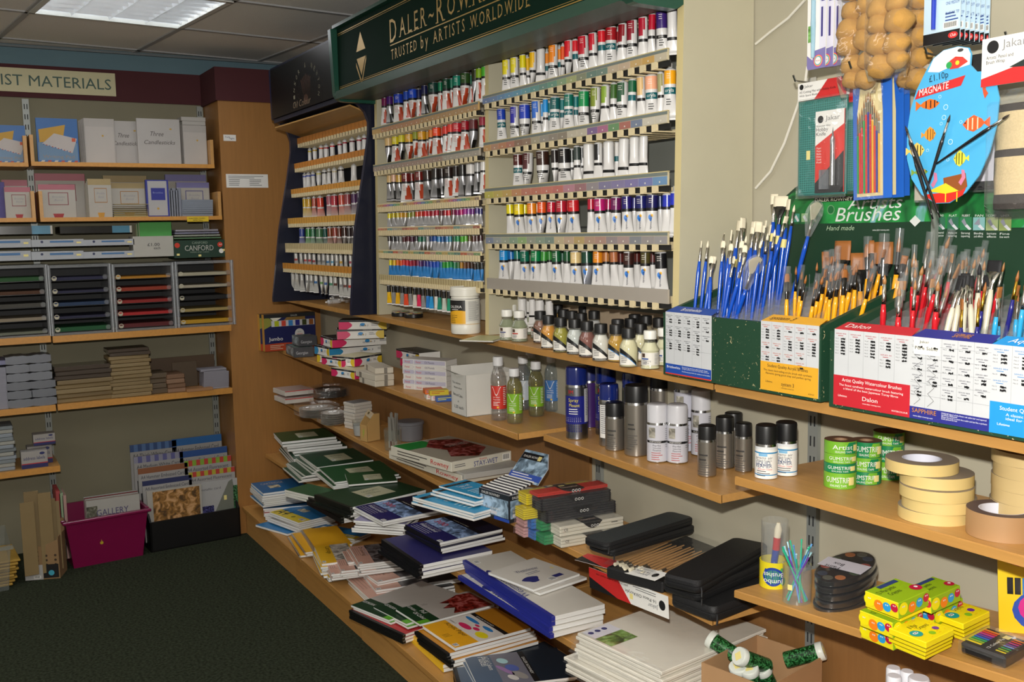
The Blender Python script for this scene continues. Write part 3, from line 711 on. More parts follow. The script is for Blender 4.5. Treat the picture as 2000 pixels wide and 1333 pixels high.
R2=[(213,78,'F',Bu),(330,76,'C','#2424a0'),(418,96,'B','#2440b8'),(517,80,'C','#2868c8'),(566,50,'B','#2090d8',1),(600,46,'B',Ce),(640,50,'F',Te,1),(685,90,'F','#145c5c'),(745,50,'F',Te,1),(803,86,'F','#147060'),(865,50,'F',Te,1),(935,92,'B',Gn),(1035,90,'C',Ol),(1122,76,'C','#80a020'),(1195,58,'B','#3c6428'),(1270,96,'C','#1c5030'),(1310,50,'F',Dg,1),(1357,70,'F','#14603c'),(1428,76,'C',Sa),(1518,108,'F',Fl),(1600,60,'C','#9c9868'),(1683,104,'F','#f0a818'),(1742,50,'F',Or,1),(1775,54,'C','#f09018')]
R3=[(362,84,'F','#501818'),(450,88,'C','#501c20'),(575,112,'B','#382018'),(680,64,'B','#201818'),(762,104,'B','#1c1a1c'),(830,50,'B','#28302c',1),(875,60,'B','#384440'),(918,60,'C','#1c1c1e',.6),(975,92,'W',Wh),(1060,74,'C','#18181a'),(1150,94,'W','#e4dcc4'),(1222,46,'F',Wh,1),(1285,94,'W',Wh),(1375,84,'W',Wh),(1455,76,'W',Wh)]
R4=[(220,50,'S',Yl),(278,64,'S','#f0d414'),(318,40,'S',Yl,1),(362,62,'S',Or),(396,36,'S',Or,1),(428,60,'S',Ro),(490,56,'S','#c81c34'),(555,72,'S','#b81c30'),(605,40,'S',Rd,1),(632,76,'S','#cc2028'),(748,46,'S','#b81c38'),(805,76,'S','#b81c6c'),(862,46,'S','#a01850',.6),(912,66,'S','#6c1858'),(980,70,'S','#24186c'),(1030,46,'S',Nv,1),(1075,76,'S','#181c60'),(1148,76,'S','#1c1c58'),(1197,42,'S','#14285c',1),(1243,62,'S','#2434b0'),(1292,58,'S','#2030b8')]
R5=[(182,58,'S',Ce),(228,44,'S','#1c70b8',.6),(268,46,'S','#0f7060',.5),(316,62,'S','#106850'),(390,68,'S','#108048'),(443,44,'S','#3c9438'),(477,42,'S','#3c8c3c',.5),(522,62,'S','#145c34'),(562,40,'S',Dg,1),(592,46,'S','#14502c'),(648,70,'S','#e0c488'),(720,72,'Z','#104030'),(793,66,'S','#e08818'),(846,48,'S','#b87840',.5),(895,52,'S','#b06c44'),(940,44,'S','#54201c',.5),(993,70,'S','#381c18'),(1047,42,'S','#4c1814',.8),(1102,66,'S','#4c4420'),(1150,42,'S','#501c1c',1),(1200,76,'S','#141418')]
RY=1.625
tube_row(R1,RY,2.134,'the top row of the wide rack','paint tubes in the wide rack, top row',930,4.443,lambda x:60,.115,rng=1)
tube_row(R2,RY,1.985,'the second row of the wide rack','paint tubes in the wide rack, second row',930,4.443,lambda x:190,.115,rng=2)
tube_row(R3,RY,1.834,'the third row of the wide rack','paint tubes in the wide rack, third row',930,4.443,lambda x:310,.112,rng=3)
tube_row(R4,RY,1.683,'the fourth row of the wide rack','paint tubes in the wide rack, fourth row',930,3.332,lambda x:420,.112,rng=4)
tube_row(R5,RY,1.535,'the fifth row of the wide rack','paint tubes in the wide rack, fifth row',930,3.332,lambda x:520,.110,rng=5)
tube_row([(298,58,'W',Wh),(340,36,'W',Wh,1),(365,46,'W',Wh),(415,56,'W','#e4dcc4'),(475,52,'W',Wh)],RY+.03,1.388,'the short row behind the white-capped bottles','white paint tubes behind the bottles',930,3.332,lambda x:590,.10,rng=6)
G1=[(950,42,'G','#70184c'),(985,46,'M','#48186c'),(1045,66,'G','#1c3cb0'),(1100,42,'G','#2048b0'),(1143,60,'G','#1c48c0'),(1185,36,'G','#181c50',.4),(1225,46,'M','#181c48'),(1285,70,'G','#143c34'),(1335,34,'G','#107850',.3),(1375,56,'G','#10402c'),(1412,40,'G','#18785c',.5),(1450,60,'G','#188068'),(1507,70,'G','#2c4c20'),(1545,40,'G','#107050',.8),(1575,50,'M','#2c3018'),(1602,46,'G','#84ac20'),(1640,46,'G','#50b030')]
G2=[(975,52,'M',Sa),(1025,52,'G','#d8c818'),(1066,46,'M','#d8cc30'),(1118,60,'G','#d8a428'),(1163,44,'G','#8c9420'),(1205,60,'G','#d89c20'),(1243,36,'G',Oc,.6),(1270,38,'G','#e07818',.4),(1308,62,'G','#ee4818'),(1342,36,'M','#c83820',.7),(1370,42,'G','#d82c20'),(1405,46,'G','#e03824'),(1450,70,'G','#c01c2c'),(1505,56,'G','#a01828'),(1562,62,'M','#601c20'),(1625,48,'G','#901430')]
G3=[(985,36,'M',Sa),(1014,36,'M','#e0b498'),(1050,46,'M','#c89c40'),(1098,62,'G','#701c1c'),(1137,36,'M','#801810',.5),(1190,66,'G','#701814'),(1245,66,'M','#30201c'),(1303,60,'M','#241c1c'),(1345,36,'M','#281c18',.5),(1392,60,'G','#281a18'),(1442,44,'G','#201614'),(1487,56,'M','#1c1a1a'),(1545,66,'M','#d8d4d0'),(1590,44,'M','#a8a8a8'),(1632,44,'G',Wh)]
tube_row(G1,RY,2.134,'the top row of the middle rack','oil tubes in the middle rack, top row',480,3.508,lambda x:190,.115,rng=7)
tube_row(G2,RY,1.974,'the second row of the middle rack','oil tubes in the middle rack, second row',480,3.508,lambda x:260,.103,rng=8)
tube_row(G3,RY,1.827,'the third row of the middle rack','oil tubes in the middle rack, third row',480,3.508,lambda x:350,.108,rng=9)
def small(cols,x0,x1,k,w,rng):
 n=len(cols);r=random.Random(rng);out=[]
 for i,c in enumerate(cols):
  out.append((x0+(x1-x0)*(i+.5)/n+r.uniform(-3,3),w,k[i%len(k)],c))
 return out
S4=small([Yl,'#d0bc20','#c8b424','#d8a020',Oc,'#889020','#888430','#d04818','#c83828',Rd,'#b82030','#a01c30','#b81838','#701c28','#a8182c',Rd,'#801c48','#901c68','#c02070','#a82090','#8c48a0','#6c2480','#382078','#28286c'],790,1412,'Q',27,11)
S5=small([Dk,'#3c3c40','#202024',Gy,'#501820','#5c1c28','#48203c','#2c1c30','#147050','#185c48',Gy,'#1c3c78','#1c50a0','#2078b8','#1c5898','#2070b0','#28889c','#1c6848','#209050','#48b020','#58a830','#5c4c28','#502418','#401c1c','#381820'],790,1412,'Q',27,12)
S6=small([Yl,Yo,'#f07820','#ee5a20','#d8302c','#d82838','#b01838','#981c38','#7c1c50','#50206c','#342070','#2c3890','#2448b0','#2050c0','#2058c8','#1c70a0','#2c9830','#30a840','#189048','#187c50','#3c7040','#b88430','#6c4020','#5c3420','#3c2418','#2c2018','#1c2420','#24282c'],802,1412,'A',24,13)
S7=small([Yo,Gy,'#e8b020',Gy,'#e85030',Gy,'#d8d0c4','#e0305c',Gy,'#2878c8','#2c98d8',Wh,'#208870','#c8d0c4','#2c9c78'],788,1200,'K',25,14)
tube_row(S4,1.612,1.676,'the fourth row of the middle rack','small tubes in the middle rack, fourth row',520,3.332,lambda x:424,.052,rng=15)
tube_row(S5,1.612,1.584,'the fifth row of the middle rack','small tubes in the middle rack, fifth row',520,3.332,lambda x:474,.054,rng=16)
tube_row(S6,1.612,1.492,'the sixth row of the middle rack','small tubes in the middle rack, sixth row',520,3.332,lambda x:525,.060,rng=17)
tube_row(S7,1.605,1.386,'the lowest row of the middle rack','small tubes in the middle rack, lowest row',520,3.332,lambda x:575,.070,rng=18)
B1=[(282,24,'T','#d8c020'),(315,30,'T','#c8a418'),(357,30,'T','#e05020'),(390,32,'T',Cr),(430,32,'T',Rd),(478,28,'T',Cr),(512,30,'T',Cr),(560,36,'T','#701828'),(605,34,'T',Cr),(640,30,'T','#801c38')]
B2=[(250,26,'T','#4858c0'),(275,32,'T','#3048b8'),(305,28,'T','#3050b0'),(342,34,'T','#d8d070'),(380,32,'T',Dk),(410,26,'T','#706858'),(445,34,'T','#d0c4a0'),(488,38,'T',Dk),(572,36,'T',Wh)]
B3=[(250,26,'D','#d8b020'),(277,36,'D','#d8a830'),(313,30,'D','#c05848'),(352,44,'D','#d84430'),(410,38,'D','#b06070'),(445,44,'D','#b83040'),(490,42,'D','#d05848'),(530,40,'D','#a04850'),(572,36,'D','#54305c'),(600,24,'D','#40284c')]
B4=[(203,34,'D','#3454a8'),(233,34,'D','#384c9c'),(275,34,'D','#3c8c44'),(305,28,'D','#488464'),(347,46,'D','#4c7c54'),(383,28,'D','#205850'),(415,34,'D','#8c4428'),(447,34,'D','#a04438'),(475,28,'D','#703828'),(510,34,'D','#3c2018'),(540,32,'D','#2c2020'),(570,30,'D','#34282c')]
zb=lambda i:BL[i][1]-BL[i][2]-.014
NR_=['the top row','the second row','the third row','the fourth row','the fifth row','the lowest row']
for i,(S,L_,k) in enumerate(((B1,.090,0),(B2,.088,0),(B3,.100,0),(B4,.088,0),(small(['#b83838','#c8c4bc','#b84040','#c04048','#a84048',Gy,Gy,'#3878b0','#388cb0','#a0a0a0','#d8a838','#b8b8b8','#a03848'],182,562,'V',25,21),.070,0),(small(['#c8c4bc','#c0bcb4','#b8b4b0',Gy,Gy,'#3c70a8','#689850','#3860a0','#388860','#603020',Gy,'#704038','#c83828'],158,560,'V',28,22),.078,0))):
 tube_row(S,BL[i][0]+.045,zb(i)-.01,NR_[i]+' of the navy rack','tubes in the navy rack, '+NR_[i][4:],520,3.332,[lambda x:285,lambda x:345,lambda x:400,lambda x:460,lambda x:505,lambda x:550][i],L_,rng=30+i)
 # ================================================================= brush display boxes on the counter
DGR=mat('#1b3f2b',.5);DGR2=mat('#173824',.45)
CLR=mat('#e9edf0',.06,kind='glass',alpha=.03)
CLR2=mat('#e0e6ea',.08,kind='glass',alpha=.055)
def crosses(g,x,y,w,n,M,r,lh=.0075):
 for i in range(n):
  yy=y-i*lh;pts=[]
  m=7;
  for k in range(m):pts.append((x+w*k/(m-1),yy+r.uniform(.0006,.0026)))
  for k in range(m):pts.append((x+w*(1-k/(m-1)),yy-r.uniform(.0006,.0026)))
  g.poly(pts,BLACK,M,z=.0012)
def card(root,x0,x1,y,z0,h,top,cols,foot,footc,txtc,lines,big,seed,head=None,headc='#e8e6dc',lid=.03,marks=True,series='#c05030',rows=None):
 """price card folded over the front wall of a display box; local coords: x0..x1 wide, front at y"""
 g=G();w=x1-x0;M=FR(x0,y,z0)
 g.box(x0,x1,y,y+.0008,z0,z0+h,mat('#c6c8ca',.5));Y=y-.0002
 M=FR(x0,Y,z0);fh=h*foot
 g.rect(0,0,w,fh,mat(footc,.45),M,z=.0002)
 n=len(cols);r=random.Random(seed);ln=mat('#8a8c90',.6)
 for i in range(1,n):g.rect(i*w/n-.0002,fh,i*w/n+.0002,h,ln,M,z=.0004)
 sc=mat(series,.6);dk=mat('#44464a',.6)
 for i,c in enumerate(cols):
  xx=i*w/n+w/n*.12;yy=h-.006
  for blk in c:
   g.text('SERIES %s'%r.choice(['812','824','836','848','884','D77','50','85']),xx,yy-.003,.0022,sc,M,w=w/n*.7);g.rect(xx+w/n*.15,yy-.0065,xx+w/n*.5,yy-.0055,sc,M,z=.0005)
   yy-=.0115
   for q in range(blk):g.text('No.%s'%r.choice(['10','8','6','4','2','1','12']),xx-.001,yy-q*.0058-.001,.002,dk,M,w=w/n*.22)
   if marks:crosses(g,xx+w/n*.36,yy,w/n*.3,blk,M,r,.0058)
   yy-=blk*.0058+.003
 if rows:
  for q in rows:g.rect(0,h*q-.0002,w,h*q+.0002,ln,M,z=.0004)
 tc=mat(txtc,.5)
 for (t,x,yq,hh,ww) in lines:g.text(t,x*w,yq*h,hh,tc,M,w=ww*w,z=.0008)
 # header lid folded back over the rim
 g.face([(x0,y,z0+h),(x1,y,z0+h),(x1-.004,y+lid,z0+h+.012),(x0+.006,y+lid,z0+h+.012)],mat(footc if not head else head[1],.45))
 ang=math.atan2(.012,lid);M2=Matrix.Translation((x0,y,z0+h+.0006))@Matrix.Rotation(ang,4,'X')
 g.text(big[0],w*big[1],lid*.28,lid*.5,mat(big[2],.5),M2,w=w*big[3],z=.0008,sh=big[4] if len(big)>4 else 0)
 return g.obj('price_card',root)
def brush_box(x0,x1,label,yf=1.518,depth=.29,hf=.15,hb=.235,back=.40,nu=16,nv=9,board=True):
 z=CT.z((x0+x1)/2)+.002;t=thing('brush_display_box',label,'display box',(x0,yf,z),(0,0,0));w=x1-x0
 g=G();g.box(0,w,0,.01,0,hf,mat('#1b3f2b',.5,kind='chips'));g.obj('front_wall',t)
 for x in (0,w-.012):
  g=G();g.prism([(0.010,0),(depth,0),(depth,hb),(.01,hf+.004)],x,x+.012,DGR,Matrix(((0,0,1,0),(1,0,0,0),(0,1,0,0),(0,0,0,1))));g.obj('side_wall',t)
 g=G();g.box(.012,w-.012,.01,depth,0,.006,DGR2);g.obj('base_board',t)
 # clear partition comb, its top sloping up to the back
 g=G();y0,y1=.014,depth-.014;zt=lambda y:hf-.012+(hb-hf)*(y-.01)/(depth-.01)
 for i in range(nu+1):
  x=.016+(w-.032)*i/nu;g.add([(x,y0,.06),(x,y1,.06),(x,y1,zt(y1)),(x,y0,zt(y0)),(x+.0014,y0,.06),(x+.0014,y1,.06),(x+.0014,y1,zt(y1)),(x+.0014,y0,zt(y0))],[(0,1,2,3),(7,6,5,4),(3,2,6,7)],[CLR,CLR,CLR2])
 for j in range(nv+1):
  y=y0+(y1-y0)*j/nv;zz=zt(y)-.012;g.add([(.016,y,.06),(w-.016,y,.06),(w-.016,y,zz),(.016,y,zz),(.016,y+.0014,.06),(w-.016,y+.0014,.06),(w-.016,y+.0014,zz),(.016,y+.0014,zz)],[(3,2,1,0),(4,5,6,7),(3,7,6,2)],[CLR,CLR,CLR2])
 for i in range(nu):
  xa=.016+(w-.032)*(i+.5)/nu
  g.tube([(xa,y1,zt(y1)-.02),(xa,y1,zt(y1)+.018)],.0012,CLR2,6)
 g.box(.014,w-.014,y0,y1,.058,.060,mat('#6a706e',.3));g.obj('clear_divider_grid',t)
 return t,z
bx1,zb1=brush_box(-1.866,-1.374,'dark green brush display box, left one, holding blue and yellow handled brushes')
bx2,zb2=brush_box(-1.352,-.78,'dark green brush display box, right one, holding red, white and pale blue brushes',nu=18)
r5=[[1],[1],[1],[1],[1]]
card(bx1,.010,.172,-.0012,0.006,.147,None,[[2,3,3],[2,3,3],[2,3,3],[3,3,3],[1,1,1]],.155,'#1c48a0','#e8e8e8',[('Bristlewhite',.04,.085,.006,.3),('Dressed by hand to retain brush shape',.38,.118,.0028,.55),('and give perfect control for both flow and tone',.38,.094,.0028,.58),('Free-flowing lug bristles for resilience and durability',.38,.05,.0028,.6)],('Bristlewhite',.28,'#e8e8e8',.42),1,series='#505458',rows=(.41,.67))
g=G();g.box(.010,.172,-.0018,-.0012,.0035,.0065,mat('#d03a2c',.5));g.obj('red_stripe',bx1)
card(bx1,.327,.487,-.0012,0.006,.147,None,[[4,1,2],[4,1,2],[1,4,1],[1,3,1,1],[1,5]],.42,'#e0a52c','#2a2622',[('Student Quality Acrylic Brushes',.13,.345,.0066,.7),('The classic best-selling acrylic brush with synthetic',.06,.285,.0042,.84),('filaments giving good snap and perfect spring',.1,.24,.0042,.78),('system 3',.38,.10,.0078,.22),('www.daler-rowney.com',.38,.06,.0028,.22),('ACRYLIC',.84,.035,.003,.1),('Lifetime',.1,.12,.004,.12)],('system 3',.1,'#3a2c18',.4,.3),2)
card(bx2,.012,.188,-.0012,0.006,.149,None,[[6],[5],[6],[3,3],[6]],.40,'#bf2430','#f0e8e4',[('Artist Quality Watercolour Brushes',.12,.325,.0066,.78),('The finest synthetic watercolour brush featuring',.08,.265,.0042,.84),('a blend of the best Japanese Toray fibres',.14,.22,.0042,.72),('Dalon',.4,.11,.008,.2),('www.daler-rowney.com',.4,.065,.0028,.24),('WATERCOLOUR',.78,.04,.003,.2),('Lifetime',.07,.12,.004,.12)],('Dalon',.1,'#f0e8e4',.32,.15),3,series='#b03040')
card(bx2,.188,.345,-.0012,0.006,.149,None,[[1,1,1,1,2],[1,1,1,2],[1,1,1,1,2],[1,1,1,1,1],[1,2,2,1]],.15,'#2c2f86','#e8e8f0',[('UNIQUE blend of the finest red sable hair and tapered',.42,.115,.0028,.55),('synthetic filaments',.42,.095,.0028,.2),('Allows the brush to work like a sable and last like a synthetic',.42,.072,.0028,.56),('Gold plated ferrule',.42,.05,.0028,.2),('www.daler-rowney.com',.05,.03,.0028,.26)],('SAPPHIRE',.48,'#c8862c',.22),4,series='#50505c',rows=(.3,.45,.6,.75,.9))
card(bx2,.345,.53,-.0012,0.006,.149,None,[[3,1,2],[4,2],[3,4],[2,2],[2,2]],.36,'#2391d8','#f0f4f8',[('Student Quality Watercolour Brushes',.1,.275,.0066,.85),('A classic blend of soft synthetic hair',.16,.215,.0046,.7),('ideal for watercolourists of all levels',.16,.17,.0046,.7),('Aquafine',.42,.075,.0075,.28),('www.daler-rowney.com',.42,.035,.0028,.28),('Lifetime',.08,.10,.004,.12)],('Aquafine',.12,'#f0f4f8',.4,.25),5,series='#2080c0')
g=G();M=FR(.188,-.0016,.006);w=.157
g.rect(.006,.118,.060,.149,mat('#e9e6da',.6),M,z=.0009);g.text('Jakar',.018,.139,.0045,BLACK,M,w=.02,z=.0012);g.text('Pure Sable',.009,.127,.006,BLACK,M,w=.046,z=.0012)
for x in (.016,.044):
 P=[(x+(.009 if k%2 else-.009)*(1-.3*(k>3)),.118-k*.0115) for k in range(9)]
 for a,b in zip(P,P[1:]):g.poly([(a[0]-.0004,a[1]),(a[0]+.0004,a[1]),(b[0]+.0004,b[1]),(b[0]-.0004,b[1])],BLACK,M,z=.0014)
g.text('SAPPHIRE',.006,.012,.008,mat('#c8862c',.4),FR(.188,-.0016,.006),w=.05,z=.001)
g.obj('handwritten_note',bx2)
# a loose strip of white card behind the yellow one
# ---- back boards with printed header
SWL=mat('#1f7d3a',.35,kind='swirl')
def backboard(x0,x1,z0,z1,zs,label,arch):
 t=thing('brush_display_backboard',label,'display board',(x0,YW-.024,z0));w=x1-x0;h=z1-z0;hs=zs-z0
 P=[(0,0),(w,0),(w,h)]+([(w*.3,h),(w*.16,h*.97),(0.02,h*.86),(0.002,h*.82)] if arch else [(0,h)])
 g=G();g.prism(P,-.008,0,DGR2,MX((0,0,0),rx=PI/2));g.obj('board',t)
 P=[(.006,hs),(w,hs),(w,h-.006)]+([(w*.3,h-.008),(w*.17,h*.955),(0.024,h*.845),(.008,h*.81)] if arch else [(0,h-.006)])
 g=G();M=FR(0,0,0);g.poly(P,SWL,M,z=.0006);
 return t,g,w,h,M
bb1,g,w,h,M=backboard(-1.80,-1.345,1.40,1.70,1.60,'green printed header reading Artists Brushes behind the blue and yellow brushes',True)
bbo=-1.80
X=lambda px,py=430:on(px,py,1,YW-.024).x-bbo
Z=lambda px,py:on(px,py,1,YW-.024).z-1.40
g.rect(X(1590),Z(1650,393),X(1700),Z(1650,383),mat('#10120f',.4),M,z=.0009);g.text('DALER ROWNEY',X(1592),Z(1650,392),.008,mat('#d8d8c0',.4),M,w=.11,z=.0012)
wt=mat('#dde2dc',.35)
g.text('Artists',X(1655),Z(1700,408),.028,wt,M,w=.145,z=.0012,sh=.3);g.text('Brushes',X(1632),Z(1680,432),.032,wt,M,w=.175,z=.0012,sh=.3);g.text('Hand made',X(1615),Z(1650,450),.011,mat('#a9c0a0',.4),M,w=.08,z=.0012,sh=.3)
g.text('www.daler-rowney.com',X(1705),Z(1720,451),.004,wt,M,w=.045,z=.0012);g.poly([(X(1788)-.014,Z(1788,432)),(X(1788),Z(1788,432)-.012),(X(1788)+.014,Z(1788,432)),(X(1788),Z(1788,432)+.012)],wt,M,z=.0012)
g.disc(X(1623),Z(1623,410),.011,mat('#6fa070',.4),M,z=.001);g.disc(X(1623),Z(1623,410),.009,mat('#1c6a38',.4),M,z=.0012)
for i,c in enumerate(('#3f8f7a','#8fae80','#9fae7c')):
 xx=X(1550)+i*.026;zz=.205;g.rect(xx,zz,xx+.02,zz+.02,mat(c,.4),M,z=.001);g.poly([(xx+.004,zz+.012),(xx+.010,zz+.017),(xx+.019,zz+.003),(xx+.014,zz)],mat('#c9ccd0',.4),M,z=.0013)
g.obj('printed_header',bb1)
bb2,g,w,h,M=backboard(-1.338,-.86,1.40,1.70,1.585,'green printed header with six brush shape pictures behind the red brushes',False)
bbo=-1.338
for i,(nm,c) in enumerate((('ROUND','#2f6a50'),('FLAT','#2f6a50'),('FILBERT','#2f7a50'),('FAN','#7fb0b0'),('COMB','#9fae7c'),('LINER','#8f9e60'))):
 a=on(1825+i*25.2,449+i*.4,1,YW-.024);xx=a.x-bbo;zz=a.z-1.40;g.rect(xx,zz,xx+.026,zz+.026,mat(c,.4),M,z=.001)
 g.text(nm,xx+.004,zz+.027,.0045,wt,M,w=.018,z=.0012);sh={'ROUND':[(3,25),(8,12),(14,9)],'FAN':[(2,12),(14,25),(16,10)]}.get(nm,[(3,18),(9,24),(15,12),(11,8)])
 g.poly([(xx+a_/1000,zz+b_/1000) for a_,b_ in sh],mat('#8a8c98',.4),M,z=.0013);g.poly([(xx+.011,zz+.008),(xx+.016,zz+.012),(xx+.026,zz+.002),(xx+.021,zz)],mat('#d0d2d8',.4),M,z=.0014)
 g.text(('General','Washes and','Strong','Blending','Intricate','Fine')[i],xx+.003,zz-.008,.0042,wt,M,w=.02,z=.0012);g.text(('purpose','lettering','tapering','and effects','effects','line work')[i],xx+.003,zz-.014,.0042,wt,M,w=.02,z=.0012)
g.obj('printed_header',bb2)
g=G();g.box(-.006,.004,-.012,-.001,0,.30,mat('#8d948c',.4,.3));o=g.obj('joint_strip',bb2)
# ================================================================= brushes
HC={'blue':gloss('#0f4cb8',.22),'yellow':gloss('#eda51c',.25),'red':gloss('#c01824',.22),'pearl':gloss('#cdc8b4',.25),'aqua':gloss('#2c9cd0',.25),'navy':gloss('#1c1c70',.25),'black':gloss('#141416',.25)}
FER=metal('#c8c4bc',.2);FERB=mat('#121212',.2,coat=.5);FERG=metal('#c89c3c',.25)
HOG=mat('#e6dcc2',.8);SYN=mat('#965c28',.5);SYN2=mat('#a07040',.5);PON=mat('#17171a',.7)
_bm={}
def brush_meshes(kind,hand,fer,hair,hl,r,fl,wl):
 key=(kind,hand.name,fer.name,hair.name,hl,r,fl,wl)
 if key in _bm:return _bm[key]
 a=G();a.tube([(0,0,0),(0,0,hl*.1),(0,0,hl*.55),(0,0,hl*.86),(0,0,hl)],[r*.45,r*.6,r*.95,r*1.15,r*.75],hand,10)
 b=G();c=G();z0,z1=hl-.003,hl+fl
 if kind in ('round','rigger'):
  b.tube([(0,0,z0),(0,0,z0+fl*.3),(0,0,z1)],[r*.85,r*.8,r*.7],fer,10)
  c.tube([(0,0,z1-.001),(0,0,z1+wl*.35),(0,0,z1+wl*.75),(0,0,z1+wl)],[r*.66,r*.8,r*.4,r*.05],hair,8)
 else:
  W=r*(1.6 if kind=='flat' else 1.35 if kind=='filbert' else 3.2 if kind=='wide' else 1.)
  th=r*.45
  V=[];n=12
  for z,wx,wy in ((z0,r*.85,r*.85),(z0+fl*.35,r*.9,r*.8),(z1,W,th)):
   for j in range(n):q=2*PI*j/n;V.append((wx*math.cos(q),wy*math.sin(q),z))
  F_=[(k*n+j,k*n+(j+1)%n,(k+1)*n+(j+1)%n,(k+1)*n+j) for k in range(2) for j in range(n)]+[tuple(2*n+j for j in range(n))]
  b.add(V,F_,fer,None,True)
  V=[]
  if kind=='fan':
   for z,wx in ((z1-.001,r*1.1),(z1+wl*.4,wl*.42),(z1+wl*.8,wl*.62)):V+=[(-wx,-th*.5,z),(wx,-th*.5,z),(wx,th*.5,z),(-wx,th*.5,z)]
   F_=[(k*4+j,k*4+(j+1)%4,(k+1)*4+(j+1)%4,(k+1)*4+j) for k in range(2) for j in range(4)]
   N_=len(V);wx=wl*.62
   V+=[(-wx*.6,0,z1+wl*.95),(0,0,z1+wl*1.02),(wx*.6,0,z1+wl*.95)];F_+=[(8,9,N_+2,N_+1,N_),(11,N_,N_+1,N_+2,10)]
   c.add(V,F_,hair)
  else:
   top=[(W*1.02,wl*.6),(W*(.98 if kind!='filbert' else .62),wl*.93)]
   for z,wx,wy in [(z1-.001,W*.98,th*.95)]+[(z1+q,p,th*.85) for p,q in top]:
    for j in range(n):q=2*PI*j/n;V.append((max(-wx,min(wx,1.15*wx*math.cos(q))),wy*math.sin(q),z))
   F_=[(k*n+j,k*n+(j+1)%n,(k+1)*n+(j+1)%n,(k+1)*n+j) for k in range(2) for j in range(n)]+[tuple(2*n+j for j in range(n))]
   c.add(V,F_,hair,None,True);c.sm[-1]=False
 res=[]
 for q,nm in ((a,'handle'),(b,'ferrule'),(c,'bristles')):
  me=bpy.data.meshes.new(nm);me.from_pydata(q.v,[],q.f)
  for m in q.m:me.materials.append(m)
  me.polygons.foreach_set('use_smooth',q.sm);res.append((nm,me))
 _bm[key]=res;return res
_sl={}
def sleeve_mesh(r,L):
 k=(r,L)
 if k not in _sl:
  g=G();n=10;V=[]
  for z in (0,L):
   for j in range(n):q=2*PI*j/n;V.append((r*math.cos(q),r*math.sin(q),z))
  g.add(V,[(j,(j+1)%n,n+(j+1)%n,n+j) for j in range(n)],CLR2,None,True)
  me=bpy.data.meshes.new('clear_sleeve');me.from_pydata(g.v,[],g.f);me.materials.append(CLR2);me.polygons.foreach_set('use_smooth',g.sm);_sl[k]=me
 return _sl[k]
def brush(foot,tip,kind,hand,fer,hair,fl,wl,r,label,group,turn=0.,sleeve=False,sticker=False):
 d=tip-foot;T=d.length;hl=round(T-fl-wl,3);q=d.to_track_quat('Z','Y')@Euler((0,0,turn)).to_quaternion()
 t=thing('paint_brush',label,'paint brush',foot,group=group);t.rotation_euler=q.to_euler()
 for nm,me in brush_meshes(kind,HC[hand],fer,hair,hl,r,fl,wl):
  o=bpy.data.objects.new(nm,me);COL.objects.link(o);o.parent=t
 if sleeve:
  o=bpy.data.objects.new('clear_sleeve',sleeve_mesh(round(r*(1.5 if kind in ('round','rigger') else 1.9),4),round(wl+fl*.6+.015,3)));COL.objects.link(o);o.parent=t;o.location=(0,0,hl+fl*.4)
 if sticker:
  g=G();g.lathe([(r*1.22,0),(r*1.22,.02)],STICK,10);g.obj('price_sticker',t,loc=(0,0,hl-.05))
 return t
def stand(tx,ty,y,fx,fy,z0,**k):
 """brush whose tip is seen at survey pixel (tx,ty) at depth y and whose shaft meets the divider at (fx,fy)"""
 tip=on(tx,ty,1,y);a=on(fx,fy,1,y-.03*0);d=(a-tip).normalized();s=(tip.z-z0)/-d.z;return tip+d*s,tip
BLUE=[(1356,612,1370,470,.06),(1368,612,1383,470,.07),(1378,600,1394,500,.08),(1390,560,1411,445,.2),(1384,612,1390,500,.04),(1403,560,1415,472,.2),(1412,600,1430,448,.12,'big'),(1420,610,1428,475,.10),(1413,620,1434,500,.06),(1428,560,1444,430,.18,'big'),(1422,620,1455,502,.06),(1432,610,1450,470,.1),(1444,560,1452,425,.16,'big'),(1438,600,1458,460,.1),(1452,590,1472,432,.14,'big'),(1458,600,1470,442,.12),(1464,580,1482,432,.16,'big'),(1468,620,1486,470,.08),(1476,580,1496,430,.15),(1470,610,1492,440,.1),(1484,560,1505,438,.17,'big'),(1490,600,1514,448,.12),(1505,540,1513,378,.22,'big'),(1512,540,1526,382,.22,'wide'),(1522,545,1541,388,.22,'big'),(1530,540,1552,400,.21),(1494,570,1537,422,.18),(1440,615,1456,478,.07),(1402,610,1413,470,.1),(1482,590,1500,455,.14)]
for i,b in enumerate(BLUE):
 fx,fy,tx,ty,dy=b[:5];bigk=b[5] if len(b)>5 else None;y=1.54+dy
 tip=on(tx,ty,1,y);a=on(fx,fy,1,y-.02);d=(a-tip).normalized();zz=zb1+.064;foot=tip+d*((tip.z-zz)/-d.z)
 foot.y=max(1.535,min(foot.y,1.79));foot.x=max(-1.845,min(-1.40,foot.x))
 kd={'big':'flat','wide':'wide'}.get(bigk,['filbert','round','flat','filbert'][i%4]);r=.0058 if bigk else .0042
 brush(foot,tip,kd,'blue',FERB if bigk=='wide' else FER,HOG,.04 if bigk else .03,.026 if bigk else .017,r,'blue handled hog %s brush, %s from the left of the blue ones'%(kd,ORD[i] if i<30 else 'last'),'blue hog brushes in the left box',turn=R0.choice([0,.3,-.4,1.2]),sticker=i in (12,20,22,23,24,9))
